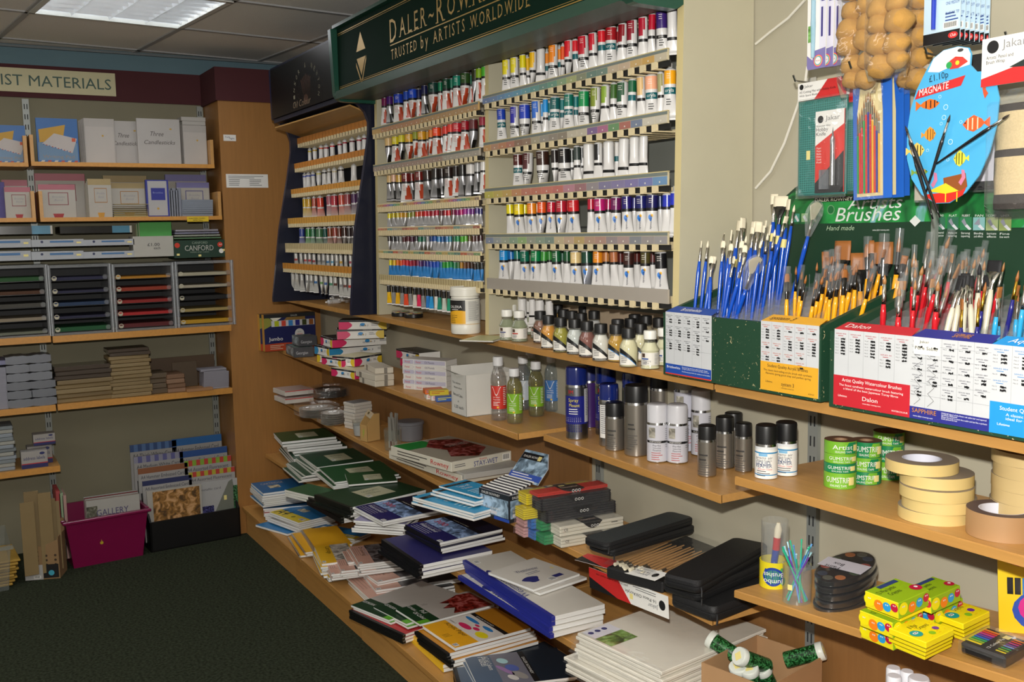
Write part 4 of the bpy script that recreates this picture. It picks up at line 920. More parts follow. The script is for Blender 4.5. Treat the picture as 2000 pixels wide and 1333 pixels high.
 # fan brushes
for i,(fx,fy,tx,ty,y) in enumerate([(1441,612,1478,502,1.60),(1560,530,1596,395,1.74)]):
 tip=on(tx,ty,1,y);a=on(fx,fy,1,y-.01);d=(a-tip).normalized();zz=zb1+.064;foot=tip+d*((tip.z-zz)/-d.z)
 brush(foot,tip,'fan','blue',FER,HOG,.035,.04,.0045,'blue handled fan brush in a clear guard, %s'%('low among the blue brushes' if i==0 else 'standing alone against the green header'),'blue hog brushes in the left box',turn=0)
 g=G();n=14;P=[(.033*math.cos(PI*k/(n-1)),-.010+.034*math.sin(PI*k/(n-1))) for k in range(n)]+[(-.006,-.06),(.006,-.06)]
 t=[o for o in COL.objects if o.get('category')=='paint brush'][-1];g.prism(P,-.004,.004,mat('#dfe4e6',.1,kind='glass',alpha=.12),MX((0,0,(tip-foot).length-.02),rx=PI/2));g.obj('clear_guard',t)
def scatter(n,x0,x1,y0,y1,zbase,lean,rng,mk):
 r=random.Random(rng);out=[]
 for i in range(n):
  u=(i+.5)/n;x=x0+(x1-x0)*u+r.uniform(-.006,.006);y=r.uniform(y0,y1);foot=Vector((x,y,zbase));mk(i,foot,r)
def mk_yellow(i,foot,r):
 back=(foot.y-1.54)/.24;H=.135+.06*back+r.uniform(-.01,.02);kd=r.choice(['round','round','flat','filbert']);tip=foot+Vector((r.uniform(-.005,.06),r.uniform(-.01,.01),H+.03))
 brush(foot,tip,kd,'yellow',FERB,SYN,.034,.018,r.choice([.0034,.004,.0048]),'yellow handled black ferrule %s brush, %s from the left in the left box'%(kd,ORD[i]),'short yellow handled brushes in the left box',turn=r.uniform(-1,1),sleeve=r.random()<.7)
scatter(28,-1.575,-1.395,1.545,1.76,zb1+.064,0,5,mk_yellow)
big=[(1614,520,1612,490,'flat',.0052,.04),(1627,530,1627,500,'flat',.005,.03),(1640,520,1647,468,'wide',.0062,.046),(1680,520,1680,492,'wide',.0062,.04),(1692,520,1695,475,'filbert',.005,.03),(1700,520,1703,468,'filbert',.0055,.03),(1722,520,1727,470,'wide',.006,.05),(1745,520,1757,460,'round',.0062,.035),(1662,525,1664,505,'round',.004,.02),(1712,525,1716,520,'round',.0045,.02)]
for i,(fx,fy,tx,ty,kd,r,wl) in enumerate(big):
 y=1.775;tip=on(tx,ty,1,y);a=on(fx,fy+80,1,y-.01);d=(a-tip).normalized();zz=zb1+.064;foot=tip+d*((tip.z-zz)/-d.z)
 brush(foot,tip,kd,'yellow',FERB,SYN,.045,wl,r,'large yellow handled %s brush, %s from the left, back row'%(kd,ORD[i]),'large yellow handled brushes at the back',turn=0,sleeve=i in (1,4,6,7))
def mk_red(i,foot,r):
 back=(foot.y-1.54)/.24;H=.13+.07*back+r.uniform(-.01,.025);kd=r.choice(['round','round','rigger','flat']);tip=foot+Vector((r.uniform(0,.055),r.uniform(-.01,.01),H+.03))
 brush(foot,tip,kd,'red',FER,SYN2,.036,.018,r.choice([.0034,.004,.005]),'red handled silver ferrule %s brush, %s from the left in the right box'%(kd,ORD[i]),'short red handled brushes in the right box',turn=r.uniform(-1,1),sleeve=r.random()<.75)
scatter(27,-1.325,-1.165,1.545,1.77,zb2+.064,0,6,mk_red)
big=[(1795,560,1815,467,'round',.005,.02),(1810,560,1855,462,'round',.005,.025),(1812,560,1852,500,'round',.0052,.025),(1824,560,1840,495,'round',.005,.024),(1838,560,1878,514,'flat',.0068,.032),(1852,560,1893,518,'flat',.0062,.032),(1780,560,1786,492,'round',.004,.02),(1796,575,1822,535,'wide',.0055,.03),(1812,580,1830,560,'wide',.005,.028),(1760,560,1772,520,'round',.0045,.02)]
for i,(fx,fy,tx,ty,kd,r,wl) in enumerate(big):
 y=1.77;tip=on(tx,ty,1,y);a=on(fx,fy+40,1,y-.01);d=(a-tip).normalized();zz=zb2+.064;foot=tip+d*((tip.z-zz)/-d.z)
 brush(foot,tip,kd,'red',FER,SYN2,.05,wl,r,'large red handled %s brush, sleeved, %s from the left, back row'%(kd,ORD[i]),'large red handled brushes at the back',turn=0,sleeve=True)
pearl=[(1850,625,1876,518,'flat'),(1862,635,1880,512,'flat'),(1880,640,1886,508,'flat'),(1898,640,1893,512,'flat'),(1905,640,1914,490,'round'),(1922,640,1944,482,'wide'),(1912,640,1930,512,'flat'),(1872,640,1900,520,'flat')]
for i,(fx,fy,tx,ty,kd) in enumerate(pearl):
 y=1.60+.015*i;tip=on(tx,ty+25,1,y);a=on(fx,fy+20,1,y-.02);d=(a-tip).normalized();zz=zb2+.064;foot=tip+d*((tip.z-zz)/-d.z)
 brush(foot,tip,kd,'pearl',FER,PON,.03,.022,.005,'pearl white handled brush with black hair, %s from the left in the right box'%ORD[i],'pearl white brushes in the right box',turn=0)
def mk_aqua(i,foot,r):
 H=.12+r.uniform(0,.05);kd=r.choice(['round','rigger','flat']);c='navy' if i<5 else 'aqua';tip=foot+Vector((r.uniform(0,.04),r.uniform(-.01,.01),H+.02+.05*(foot.y-1.54)/.24))
 brush(foot,tip,kd,c,FERG if c=='navy' else FER,SYN,.03,.02,.0038,'%s handled fine brush, %s from the left at the right edge of the box'%('navy' if c=='navy' else 'pale blue',ORD[i]),'navy and pale blue brushes in the right box',turn=r.uniform(-1,1),sleeve=c=='aqua' and r.random()<.6)
scatter(17,-1.125,-.965,1.545,1.68,zb2+.064,0,9,mk_aqua)
# ================================================================= goods hanging on the wall above the brushes (depth y from the wall)
def hook(px,py,y0,px2,py2,label):
 a=on(px,py,1,YW-.004);b=on(px2,py2,1,y0);t=thing('display_hook',label,'hook',a)
 g=G();m=metal('#d0d0d0',.2);mid=b-a;g.tube([(0,0,0),(mid.x,mid.y,mid.z),(mid.x,mid.y-.006,mid.z+.012)],.0022,m,8);g.box(-.015,.015,-.001,.003,-.012,.012,m);g.obj('wire',t);return t
def plane_pt(px,py,y):p=on(px,py,1,y);return p
def pack(name,label,cat,px0,py0,px1,py1,y,grp=None,tilt=0.):
 """hanging flat pack: box spanning pixels at depth y, origin bottom-left"""
 a=on(px0,py1,1,y);b=on(px1,py0,1,y);b2=on(px0,py0,1,y);t=thing(name,label,cat,(a.x,y,a.z),(0,tilt,0),grp)
 return t,abs(on(px1,py1,1,y).x-a.x),b2.z-a.z
FILM=mat('#eef0f0',.05,kind='film',alpha=.03)
def film_box(t,x0,x1,y0,y1,z0,z1,name='clear_bag'):
 g=G();r=random.Random(int(x1*1e4));nx,nz=7,9
 for s,yy in ((0,y0),(1,y1)):
  V=[]
  for i in range(nx):
   for k in range(nz):
    e=0 if i in (0,nx-1) or k in (0,nz-1) else 1
    V.append((x0+(x1-x0)*i/(nx-1),((y0+y1)/2 if not e else yy+r.uniform(-.002,.002)),z0+(z1-z0)*k/(nz-1)))
  F_=[(i*nz+k,(i+1)*nz+k,(i+1)*nz+k+1,i*nz+k+1) for i in range(nx-1) for k in range(nz-1)]
  g.add(V,F_ if s==0 else [tuple(reversed(q)) for q in F_],FILM,None,True)
 g.obj(name,t)
 # cutting mats with hobby knife
RED=mat('#c62a2a',.4);MATG=mat('#1f6a62',.5);MATL=mat('#4a9a94',.5)
for n_,(x0,y0,x1,y1,yy) in enumerate(((1556,165,1650,384,1.70),(1586,180,1672,378,1.715))):
 t,w,h=pack('cutting_mat_pack',('front' if n_==0 else 'rear')+' dark green cutting mat pack with red card header left of the blue brush cards','craft pack',x0,y0,x1,y1,yy,'cutting mat packs')
 g=G();g.box(0,w,.002,.008,0,h*.84,MATG,b=.001);M=FR(0,.0019,0)
 for i in range(1,22):g.rect(w*i/22-.0005,.01,w*i/22+.0005,h*.82,MATL,M)
 for i in range(1,40):g.rect(.005,h*.82*i/40-.0005,w-.005,h*.82*i/40+.0005,MATL,M)
 g.obj('mat',t)
 g=G();g.box(0,w,0,.009,h*.845,h*1.0,WHITE);M=FR(0,-.0002,h*.845);g.poly([(w*.62,h*.155),(w*.9,h*.155),(w,h*.1),(w,0),(w*.35,0)],RED,M);g.poly([(w*.9,h*.155),(w,h*.155),(w,h*.02)],BLACK,M,z=.0005)
 g.disc(w*.08,h*.12,.006,BLACK,M);g.text('Jakar',w*.14,h*.11,.006,mat('#666666',.5),M,w=w*.18);g.text('A5 Cutting Mat with Hobby Knife',w*.04,h*.065,.005,BLACK,M,w=w*.75,z=.0009);g.text('With Spare Blades',w*.04,h*.035,.004,BLACK,M,w=w*.4,z=.0009);g.obj('header_card',t)
 if n_==0:
  g=G();X0,X1,Z0,Z1=w*.40,w*.98,h*.02,h*.73;g.box(X0,X1,-.002,0,Z0,Z1,mat('#d2342c',.4));M=FR(X0,-.0022,Z0);W_=X1-X0;H_=Z1-Z0
  g.poly([(0,H_),(W_,H_),(W_,H_*.82),(0,H_*.58)],WHITE,M);g.poly([(0,0),(W_,0),(W_,H_*.5),(0,H_*.12)],mat('#2a2a2c',.4),M,z=.0004)
  g.disc(W_*.18,H_*.9,.008,BLACK,M,z=.0006);g.text('Jakar',W_*.35,H_*.88,.010,mat('#777777',.5),M,w=W_*.5,z=.0006);g.text('Aluminium Alloy',W_*.03,H_*.81,.004,BLACK,M,w=W_*.5,z=.0006)
  g.text('Hobby',W_*.03,H_*.755,.008,BLACK,M,w=W_*.42,z=.0006);g.text('Knife',W_*.03,H_*.70,.008,BLACK,M,w=W_*.34,z=.0006)
  for i,s in enumerate(('Paper','Plastic','Balsa','Film','Cloth','Foil')):g.text(s,W_*.06,H_*(.54-.035*i),.004,WHITE,M,w=W_*.16,z=.0006)
  g.obj('knife_card',t)
  g=G();kx=w*.80;g.tube([(kx,-.009,h*.08),(kx,-.009,h*.40),(kx,-.009,h*.47),(kx,-.009,h*.50)],[.0055,.0055,.006,.004],metal('#c8ccd0',.2),12);g.add([(kx-.003,-.009,h*.5),(kx+.003,-.009,h*.5),(kx,-.009,h*.58),(kx-.003,-.0095,h*.5),(kx+.003,-.0095,h*.5),(kx,-.0095,h*.58)],[(3,4,5),(2,1,0)],metal('#d8dce0',.15));g.obj('knife',t)
  g=G();g.box(w*.52,w*.68,-.008,-.002,h*.05,h*.22,mat('#8a8f96',.15,kind='glass',alpha=.5));g.obj('blade_case',t)
  g=G();g.rect(w*.19,h*.32,w*.27,h*.40,STICK,FR(0,.0014,0));g.obj('price_sticker',t)
 film_box(t,-.002,w+.002,-.014,.012,-.006,h*.86)
hook(1585,162,1.66,1553,158,'wire display hook holding the cutting mat packs')
# blue cards of coloured brushes
cols=['#20904c','#c83028','#c02838','#20904c','#c82c30','#28308c','#c0282c','#d8a020','#c83028','#28308c','#d8a020','#20904c']
for n_,(x0,y0,x1,y1,yy) in enumerate(((1667,152,1742,392,1.66),(1700,152,1765,390,1.69),(1728,152,1776,386,1.72))):
 t,w,h=pack('brush_set_card',['front','middle','rear'][n_]+' blue-edged cream card of thin coloured brushes under the sponges','brush set',x0,y0,x1,y1,yy,'blue brush set cards')
 t.rotation_euler=(0,-.03,0)
 g=G();g.box(0,w,0,.0015,0,h,mat('#2462c0',.4));M=FR(0,-.0003,0);g.poly([(w*.1,.006),(w*.78,.006),(w*.78,h*.7),(w*.72,h*.97),(w*.22,h*.97),(w*.12,h*.7)],mat('#dccb96',.5),M);g.obj('backing_card',t)
 if n_==0:
  for i in range(11):
   x=w*(.15+.055*i);top=h*(.50+.20*math.exp(-((i-5)/3.2)**2));g=G();g.tube([(x,-.003,h*.05),(x,-.003,top)],.0019,gloss(cols[i]),8);g.obj('handle',t)
   g=G();g.tube([(x,-.003,top),(x,-.003,top+h*.10)],.0017,FER,8);g.obj('ferrule',t);g=G();g.tube([(x,-.003,top+h*.10),(x,-.003,top+h*.13),(x,-.003,top+h*.165)],[.0017,.0014,.0002],mat('#8a5a2c',.6),8);g.obj('bristles',t)
  film_box(t,w*.06,w*.82,-.009,-.001,0,h)
  # natural sponges in netting bags
def sponge_bag(px0,py0,px1,py1,y,n,rng,label):
 t,w,h=pack('sponge_bag',label,'sponge bag',px0,py0,px1,py1,y,'bags of natural sponges');r=random.Random(rng);sm=mat('#ad8240',.95,kind='sponge')
 k=0;z=.02
 while z<h-.01:
  for q in range(2):
   R=r.uniform(.019,.026);x=w*(.28 if q==0 else .72)+r.uniform(-.006,.006);zz=z+r.uniform(-.006,.006);nn=16;mm=10;V=[];F_=[]
   for a in range(mm+1):
    for b in range(nn):
     th,ph=PI*a/mm,2*PI*b/nn;rr=R*(1+.07*math.sin(3*ph+k)*math.sin(2*th+k)+.05*math.sin(5*th+ph));V.append((x+1.15*rr*math.sin(th)*math.cos(ph),rr*math.sin(th)*math.sin(ph)-.005,zz+.9*rr*math.cos(th)))
   for a in range(mm):
    for b in range(nn):F_.append((a*nn+b,(a+1)*nn+b,(a+1)*nn+(b+1)%nn,a*nn+(b+1)%nn))
   g=G();g.add(V,F_,sm,None,True);g.obj('sponge',t);k+=1
  z+=.036
 film_box(t,-.002,w+.002,-.036,.024,-.01,h+.02);return t
sponge_bag(1648,-30,1712,182,1.64,12,1,'clear bag of natural sponges hanging left of the fuller sponge bag')
sponge_bag(1702,-20,1772,150,1.60,12,2,'fullest front bag of natural sponges hanging over the blue brush cards')
sponge_bag(1765,-20,1806,175,1.70,8,3,'rear bag of natural sponges half hidden beside the pen packs')
hook(1690,142,1.60,1662,132,'wire display hook holding the blue brush cards below the sponges')
hook(1880,120,1.60,1810,104,'wire display hook holding the fish palette cards')
hook(1998,88,1.62,1967,76,'wire display hook holding the pencil wraps')
# water brush pen packs
for i in range(5):
 t,w,h=pack('water_brush_pack','lilac and white water brush pen pack, %s of five hanging by the sponges'%ORD[i],'pen pack',1576+i*15,-40,1612+i*15,138-i*2,1.64+.012*i,'water brush packs')
 g=G();lil=mat('#7c74a8',.4);g.prism([(.003,0),(w-.003,0),(w,.006),(w,h),(0,h),(0,.006)],-.0015,0,WHITE,MX((0,0,0),rx=PI/2));M=FR(0,-.0002,0)
 g.poly([(0,.006),(.003,0),(w,0),(w,h*.22),(w*.42,h*.20),(w*.30,h*.1),(0,h*.16)],lil,M,z=.0004);g.rect(w*.66,h*.22,w,h,mat('#d6d4e2',.4),M,z=.0004);g.rect(w*.05,h*.3,w*.3,h*.48,mat('#6da050',.5,kind='photo'),M,z=.0005)
 g.text('brush',w*.93,h*.72,.009,mat('#4c4488',.4),M,ang=PI/2,w=.055,z=.0008);g.rect(w*.75,h*.34,w*.85,h*.66,mat('#3c3478',.4),M,z=.0008)
 for j,c in enumerate(('#d83a8c','#e8c020','#30a0d0','#60b040')):g.disc(w*.62,h*.085,.0125-.0016*j,mat(c,.4),M,z=.0008+.0001*j)
 g.disc(w*.62,h*.085,.0075,WHITE,M,z=.0014);g.text('Pentel',w*.62,h*.078,.003,mat('#b02a38',.4),M,al='c',w=.011,z=.0017);g.obj('card',t)
 if i<2:g=G();g.tube([(w*.42,-.006,h*.12),(w*.42,-.006,h*.5),(w*.42,-.006,h*.56),(w*.42,-.006,h)],[.004,.0055,.005,.005],mat('#a9d4e8',.15,kind='glass',alpha=.45),10);g.obj('pen',t)
 # eraser pen packs
for i in range(7):
 t,w,h=pack('eraser_pen_pack','blue and white eraser tip pen pack with black foot, %s from the left'%ORD[i],'pen pack',1803+i*19,-35,1874+i*9.5,91-i*.5,1.64+.016*i,'eraser pen packs')
 g=G();g.box(0,w,0,.0015,0,h,mat('#bcd4e4',.4));M=FR(0,-.0002,0);g.rect(0,0,w,h*.17,BLACK,M);nb_=mat('#28448c',.4)
 g.disc(w*.82,h*.09,w*.13,RED,M,ry=h*.05,z=.0006);g.text('Club',w*.82,h*.07,.005,WHITE,M,al='c',w=w*.15,z=.0008,sh=.2)
 for j,s in enumerate(('TIP PEN','ONE ERASER TIP','ONE MEDIUM','BLUE INK TIP')):g.text(s,w*.97,h*(.86-.15*j),.0055 if j else .009,nb_,M,w=w*(.42 if j in (0,1) else .36),al='r',z=.0005)
 g.bars(w*.6,h*.42,w*.36,3,.006,nb_,M);g.barcode(w*.55,h*.2,w*.4,h*.1,M);g.obj('card',t)
 if i==0:g=G();g.tube([(w*.33,-.006,h*.22),(w*.33,-.006,h*.6),(w*.33,-.006,h)],[.004,.0045,.0045],mat('#2a40b0',.2),10);g.obj('pen',t)
 # fish palette card (plain fish, shells and a chest) and the one behind
def egg(cx,cz,rx,rz,a0=0,a1=2*PI,n=40):return [(cx+rx*math.cos(a0+(a1-a0)*k/n),cz+rz*math.sin(a0+(a1-a0)*k/n)) for k in range(n)]
t,w,h=pack('palette_card','pale blue palette-shaped fish card priced 1.10 with three black brushes tied on','palette',1768,112,1944,404,1.62)
def A(px,py):return ((px-1768)/176*w,(404-py)/292*h)
OUT=[(1838,112),(1866,110),(1886,116),(1891,128),(1890,148),(1902,162),(1922,164),(1935,178),(1944,215),(1941,262),(1930,310),(1912,352),(1888,382),(1858,400),(1830,400),(1802,382),(1780,350),(1769,310),(1768,258),(1774,215),(1786,178),(1804,145),(1818,124)]
def aq(pts):return [A(*p) for p in pts]
g=G();SKY=mat('#4aa8d8',.35);g.prism(aq(OUT)[::-1],-.003,0,SKY,MX((0,0,0),rx=PI/2));M=FR(0,-.0002,0)
g.poly(aq([(1838,113),(1866,111),(1885,117),(1890,128),(1889,147),(1870,150),(1850,146),(1830,152),(1808,148),(1819,125)])[::-1],WHITE,M,z=.0004)
g.disc(*A(1871,118),.006,mat('#3a3a3a',.5),M,ry=.003,z=.0006)
g.poly(aq([(1783,197),(1790,180),(1882,165),(1874,183)])[::-1],RED,M,z=.0006);g.text('MAGNATE',*A(1792,192),.0125,WHITE,M,w=.062,z=.001,ang=.12,sh=.2);g.text('£1.10p',*A(1812,168),.012,mat('#1c2840',.4),M,w=.04,z=.001,ang=.1);g.text('each',*A(1822,178),.006,mat('#1c2840',.4),M,w=.022,z=.001)
def fish(px,py,L,c,c2,flip=1,tall=.5):
 x,z=A(px,py);P=[(-.5,.0),(-.35,.25),(0,.5),(.3,.3),(.5,.02),(.3,-.3),(0,-.45),(-.35,-.22)];g.poly([(x+flip*L*a,z+L*b*tall) for a,b in P][::-int(flip)],mat(c,.4),M,z=.0007)
 g.poly([(x-flip*L*.42,z),(x-flip*L*.72,z+L*.22),(x-flip*L*.72,z-L*.22)][::int(flip)],mat(c,.4),M,z=.0008)
 for q in (-.18,.05,.25):g.rect(x+flip*L*q-L*.03,z-L*.16*tall*2,x+flip*L*q+L*.03,z+L*.17*tall*2,mat(c2,.4),M,z=.0009)
 g.disc(x+flip*L*.38,z+L*.06,L*.04,BLACK,M,z=.001,n=8)
fish(1814,210,.042,'#d86a1c','#2a1a14');fish(1816,267,.026,'#d89030','#6a3a14',1,1.1);fish(1900,256,.044,'#e05a28','#f0c0a0',-1,.7);fish(1790,296,.034,'#e0c060','#181818',1,.9);fish(1876,318,.026,'#d8d040','#202010',-1,1.2);fish(1800,338,.03,'#7a9a38','#d87828')
g.poly(aq([(1850,135),(1862,128),(1876,131),(1886,141),(1868,150),(1852,150)])[::-1],mat('#d83a30',.4),M,z=.0008);g.disc(*A(1850,142),.006,mat('#2a9a50',.4),M,z=.0009);g.disc(*A(1866,140),.004,mat('#e8d030',.4),M,z=.001)
g.poly(aq([(1914,182),(1922,184),(1920,196),(1925,204),(1919,213),(1916,204),(1914,194)])[::-1],mat('#c8502c',.4),M,z=.0008)
for px,py,r in ((1834,198,.003),(1846,219,.005),(1843,238,.0045),(1838,249,.003),(1876,250,.003),(1812,297,.003),(1853,318,.003),(1857,285,.005)):g.disc(*A(px,py),r,mat('#c8e4f0',.4),M,z=.0007,n=12);g.disc(*A(px,py),r*.8,SKY,M,z=.0008,n=12)
g.poly(aq([(1845,352),(1888,345),(1892,370),(1880,384),(1848,378)])[::-1],mat('#8a4a1c',.5),M,z=.0008);g.poly(aq([(1806,382),(1880,378),(1890,372),(1884,386),(1858,399),(1830,399)])[::-1],mat('#d02a20',.4),M,z=.0009);g.poly(aq([(1815,376),(1850,362),(1876,378),(1850,382)])[::-1],mat('#e8c828',.4),M,z=.001)
for a,b in ((1826,340),(1880,338)):g.poly(aq([(a,b),(a+6,b+2),(a+8,b+16),(a,b+30),(a-5,b+24),(a+1,b+14)])[::-1],mat('#c87898',.4),M,z=.0011)
for x in (1850,1872):g.rect(A(x,0)[0],A(0,398)[1],A(x,0)[0]+.002,A(0,380)[1],mat('#e8d828',.4),M,z=.0012)
g.obj('card',t)
for (x0,y0,x1,y1,yy,l) in ((1808,378,1856,224,1.611,'upright'),(1829,320,1973,223,1.606,'slanting'),(1768,246,1836,425,1.604,'hanging point-down leftmost'),(1775,272,1822,428,1.608,'hanging point-down second')):
 a=on(x0,y0,1,yy);b=on(x1,y1,1,yy)
 if 'down' in l:a,b=b,a
 T_=(b-a).length;brush(a,b,'round','black',FER,mat('#2a2018',.6),.022,.014,.0032,'thin black handled brush tied to the fish palette card, %s'%l,'black brushes tied to the palette card')
 # further flat packs behind the palette: clear sleeves of brushes
for n_,(x0,y0,x1,y1,yy) in enumerate(((1786,130,1832,392,1.70),(1895,120,1940,372,1.74))):
 t,w,h=pack('brush_roll_pack',['clear packet of fine brushes behind the palette card, its left one','black packet with red name band behind the palette card, its right one'][n_],'craft pack',x0,y0,x1,y1,yy)
 g=G();g.box(0,w,0,.006,0,h,mat('#b8b0a0' if n_==0 else '#1c1c1e',.4));M=FR(0,-.0003,0)
 if n_:g.rect(0,h*.80,w,h*.88,RED,M);g.text('Jakar',w*.1,h*.825,.011,WHITE,M,w=w*.7,z=.0008);g.rect(0,h*.05,w,h*.42,mat('#d8d4e0',.4),M,z=.0005);g.rect(0,.004,w,.016,BLACK,M,z=.0006)
 else:
  for i in range(5):g.rect(w*(.3+.12*i),h*.1,w*(.3+.12*i)+.003,h*.55,mat('#6a3a20',.4),M,z=.0008);g.rect(w*(.3+.12*i),h*.55,w*(.3+.12*i)+.003,h*.68,mat('#c8c8c8',.3),M,z=.0008)
 g.obj('card',t);film_box(t,-.002,w+.002,-.006,.008,-.004,h+.004)
 # rolled beige brush wraps
t,w,h=pack('brush_wrap','beige canvas pencil wrap with dark bands hanging at the right edge','brush wrap',1938,175,2060,425,1.66)
g=G();V=[];nz=14;bands={3:'#3a322c',8:'#3a322c',9:'#3a322c'}
be=mat('#c9b48a',.85,kind='fabric');db=mat('#332c28',.8,kind='fabric')
for k in range(nz+1):
 z=h*.06+h*.80*k/nz
 for j in range(16):q=2*PI*j/16;V.append((w*.5+w*.46*math.cos(q)*(1+.02*math.sin(k*2)),.03*math.sin(q),z))
F_=[(k*16+j,k*16+(j+1)%16,(k+1)*16+(j+1)%16,(k+1)*16+j) for k in range(nz) for j in range(16)]
g.add(V,F_,[db if k in (0,1,7,13) else be for k in range(nz) for j in range(16)],None,True);g.face([V[nz*16+j] for j in range(16)],be);g.face([V[j] for j in reversed(range(16))],db);g.obj('roll',t)
g=G();g.box(0,w*.9,-.045,-.042,h*1.0,h*1.36,WHITE);M=FR(0,-.0453,h*1.0);g.poly([(0,0),(w*.9,0),(w*.9,h*.16),(0,h*.06)],RED,M);g.disc(w*.18,h*.29,.011,BLACK,M);g.text('Jakar',w*.33,h*.27,.014,mat('#8a8a8a',.4),M,w=.045);g.text("Artists' Pencil and",w*.08,h*.20,.006,BLACK,M,w=.05,z=.0008);g.text('Brush Wrap',w*.08,h*.165,.006,BLACK,M,w=.035,z=.0008);g.poly([(w*.45,h*.12),(w*.9,h*.2),(w*.9,h*.1)],mat('#22302c',.4),M,z=.0007);g.obj('header_card',t)
film_box(t,-.006,w+.006,-.048,.03,-.005,h*.98)
t,w,h=pack('wrap_pack','black folded portfolio pack with clear front at the right behind the wrap','craft pack',1884,98,1960,130,1.73)
g=G();g.box(0,w,-.004,.01,-h*1.2,h*.6,mat('#242424',.5));g.obj('pouch',t)
# ================================================================= generic goods
def frame3(level,hz,p0,p1,p2=None,W=None):
 """p0 nearest top corner, p1 far end of its left edge, p2 far end of its right edge (survey pixels on the top face)"""
 a=level.at(*p0,hz);b=level.at(*p1,hz);b.z=a.z
 if p2:c=level.at(*p2,hz);c.z=a.z;v=c-a;ang=math.atan2(v.y,v.x);W=W or v.length
 else:v=b-a;ang=math.atan2(v.y,v.x)-PI/2
 u=Vector((-math.sin(ang),math.cos(ang),0));D=max(.01,(b-a).dot(u))
 return a,ang,W,D
def place(level,p,ang):return (p.x,p.y,p.z),(0,level.tilt,ang)
PAGE=mat('#d8d6d0',.7,kind='lines')
def pad_mesh(W,D,th,cover,art=None,spine=None,spine_side='y1',cw=.0008,pages=None,back=None,wire=False):
 """list of (name, G): local x along the page edge, y towards the spine-side left edge, z up from 0"""
 pg=pages or PAGE;P=[]
 g=G();g.box(.0005,W-.0005,.0005,D-.0005,.0008,th-.0008,{'all':pg});P.append(('pages',g))
 g=G();cm=mat(cover,.4);g.box(0,W,0,D,th-cw,th,{'all':pg,'top':cm})
 if art:art(g,Matrix.Translation((0,0,th)),W,D)
 P.append(('cover',g))
 g=G();g.box(0,W,0,D,0,.0008,mat(back or '#8a8478',.7));P.append(('backing_board',g))
 if spine:
  g=G();sm=mat(spine,.35)
  e=.012
  if spine_side=='x0':g.box(-.0012,e,0,D,.0006,th+.0003,sm)
  elif spine_side=='x0s':g.box(-.0012,.001,0,D,.0006,th+.0003,sm)
  elif spine_side=='y1':g.box(0,W,D-e,D+.0012,-.0002,th+.0004,sm)
  P.append(('spine',g))
 if wire:
  g=G();g.tube([(-.002,.004,th/2),(-.002,D-.004,th/2)],th*.62,metal('#dcdcd8',.3),8);P.append(('wire_spine',g))
 return P
def pad(level,hz,p0,p1,p2,th,label,cover,n=1,cat='paper pad',name='paper_pad',group=None,jit=.006,W=None,seed=None,nth=None,covers=None,floor_=0.,first_dup=None,slide=(0,0),**k):
 a,ang,W,D=frame3(level,hz,p0,p1,p2,W);r=random.Random(seed or int(p0[0]*7+p0[1]));z=a.z-th;root=None;out=[]
 for i in range(n):
  if z<level.z(a.x)+floor_-.0005:break
  jx,jy,ja=(0,0,0) if i==0 else (r.uniform(-jit,jit),r.uniform(-jit,jit),r.uniform(-.035,.035))
  jx+=slide[0]*i;jy+=slide[1]*i
  loc=(a.x+jx*math.cos(ang)-jy*math.sin(ang),a.y+jx*math.sin(ang)+jy*math.cos(ang),z);rot=(0,level.tilt,ang+ja)
  lab=label if i==0 else '%s, %s one down in the pile'%(' '.join((nth or label).split()[:9]),ORD[min(i,29)])
  cv=covers[i%len(covers)] if covers else cover
  if i==0 or (covers and i<len(covers)):
   t=thing(name,lab,cat,loc,rot,group)
   for nm,g in pad_mesh(W,D,th,cv,**({q:v for q,v in k.items() if not (i>0 and q=='art')})):g.obj(nm,t)
   if i==0:root=t
   elif i==1:root=t
  else:t=dup(root,loc,rot,lab,group)
  out.append(t);z-=th+.0006
 return out,(a,ang,W,D)
def carton(level,hz,p0,p1,p2,H,label,mats,cat='box',name='carton',group=None,art=None,W=None,D=None,lid=None):
 """closed box; mats for box(); art(g, W, D, H) adds printing"""
 a,ang,W0,D0=frame3(level,hz,p0,p1,p2,W);W=W or W0;D=D or D0
 t=thing(name,label,cat,(a.x,a.y,a.z-H),(0,level.tilt,ang),group);g=G();g.box(0,W,0,D,0,H,mats,b=min(.0015,H*.08));
 if art:art(g,W,D,H)
 g.obj('body',t)
 if lid:g=G();lid(g,W,D,H);g.obj('lid',t)
 return t,W,D,H
SX=lambda W,D,H:FR(0,-.0004,0)
def SIDE_X0(W,D,H):return Matrix.Translation((-.0004,D,0))@Euler((PI/2,0,-PI/2)).to_matrix().to_4x4()
def SIDE_X1(W,D,H):return Matrix.Translation((W+.0004,0,0))@Euler((PI/2,0,PI/2)).to_matrix().to_4x4()
def TOPR(W,D,H,q=0):
 """print frame on the top; q turns the writing"""
 if q==0:return Matrix.Translation((0,0,H+.0002))
 if q==1:return Matrix.Translation((W,0,H+.0002))@Matrix.Rotation(PI/2,4,'Z')
 if q==2:return Matrix.Translation((W,D,H+.0002))@Matrix.Rotation(PI,4,'Z')
 return Matrix.Translation((0,D,H+.0002))@Matrix.Rotation(-PI/2,4,'Z')
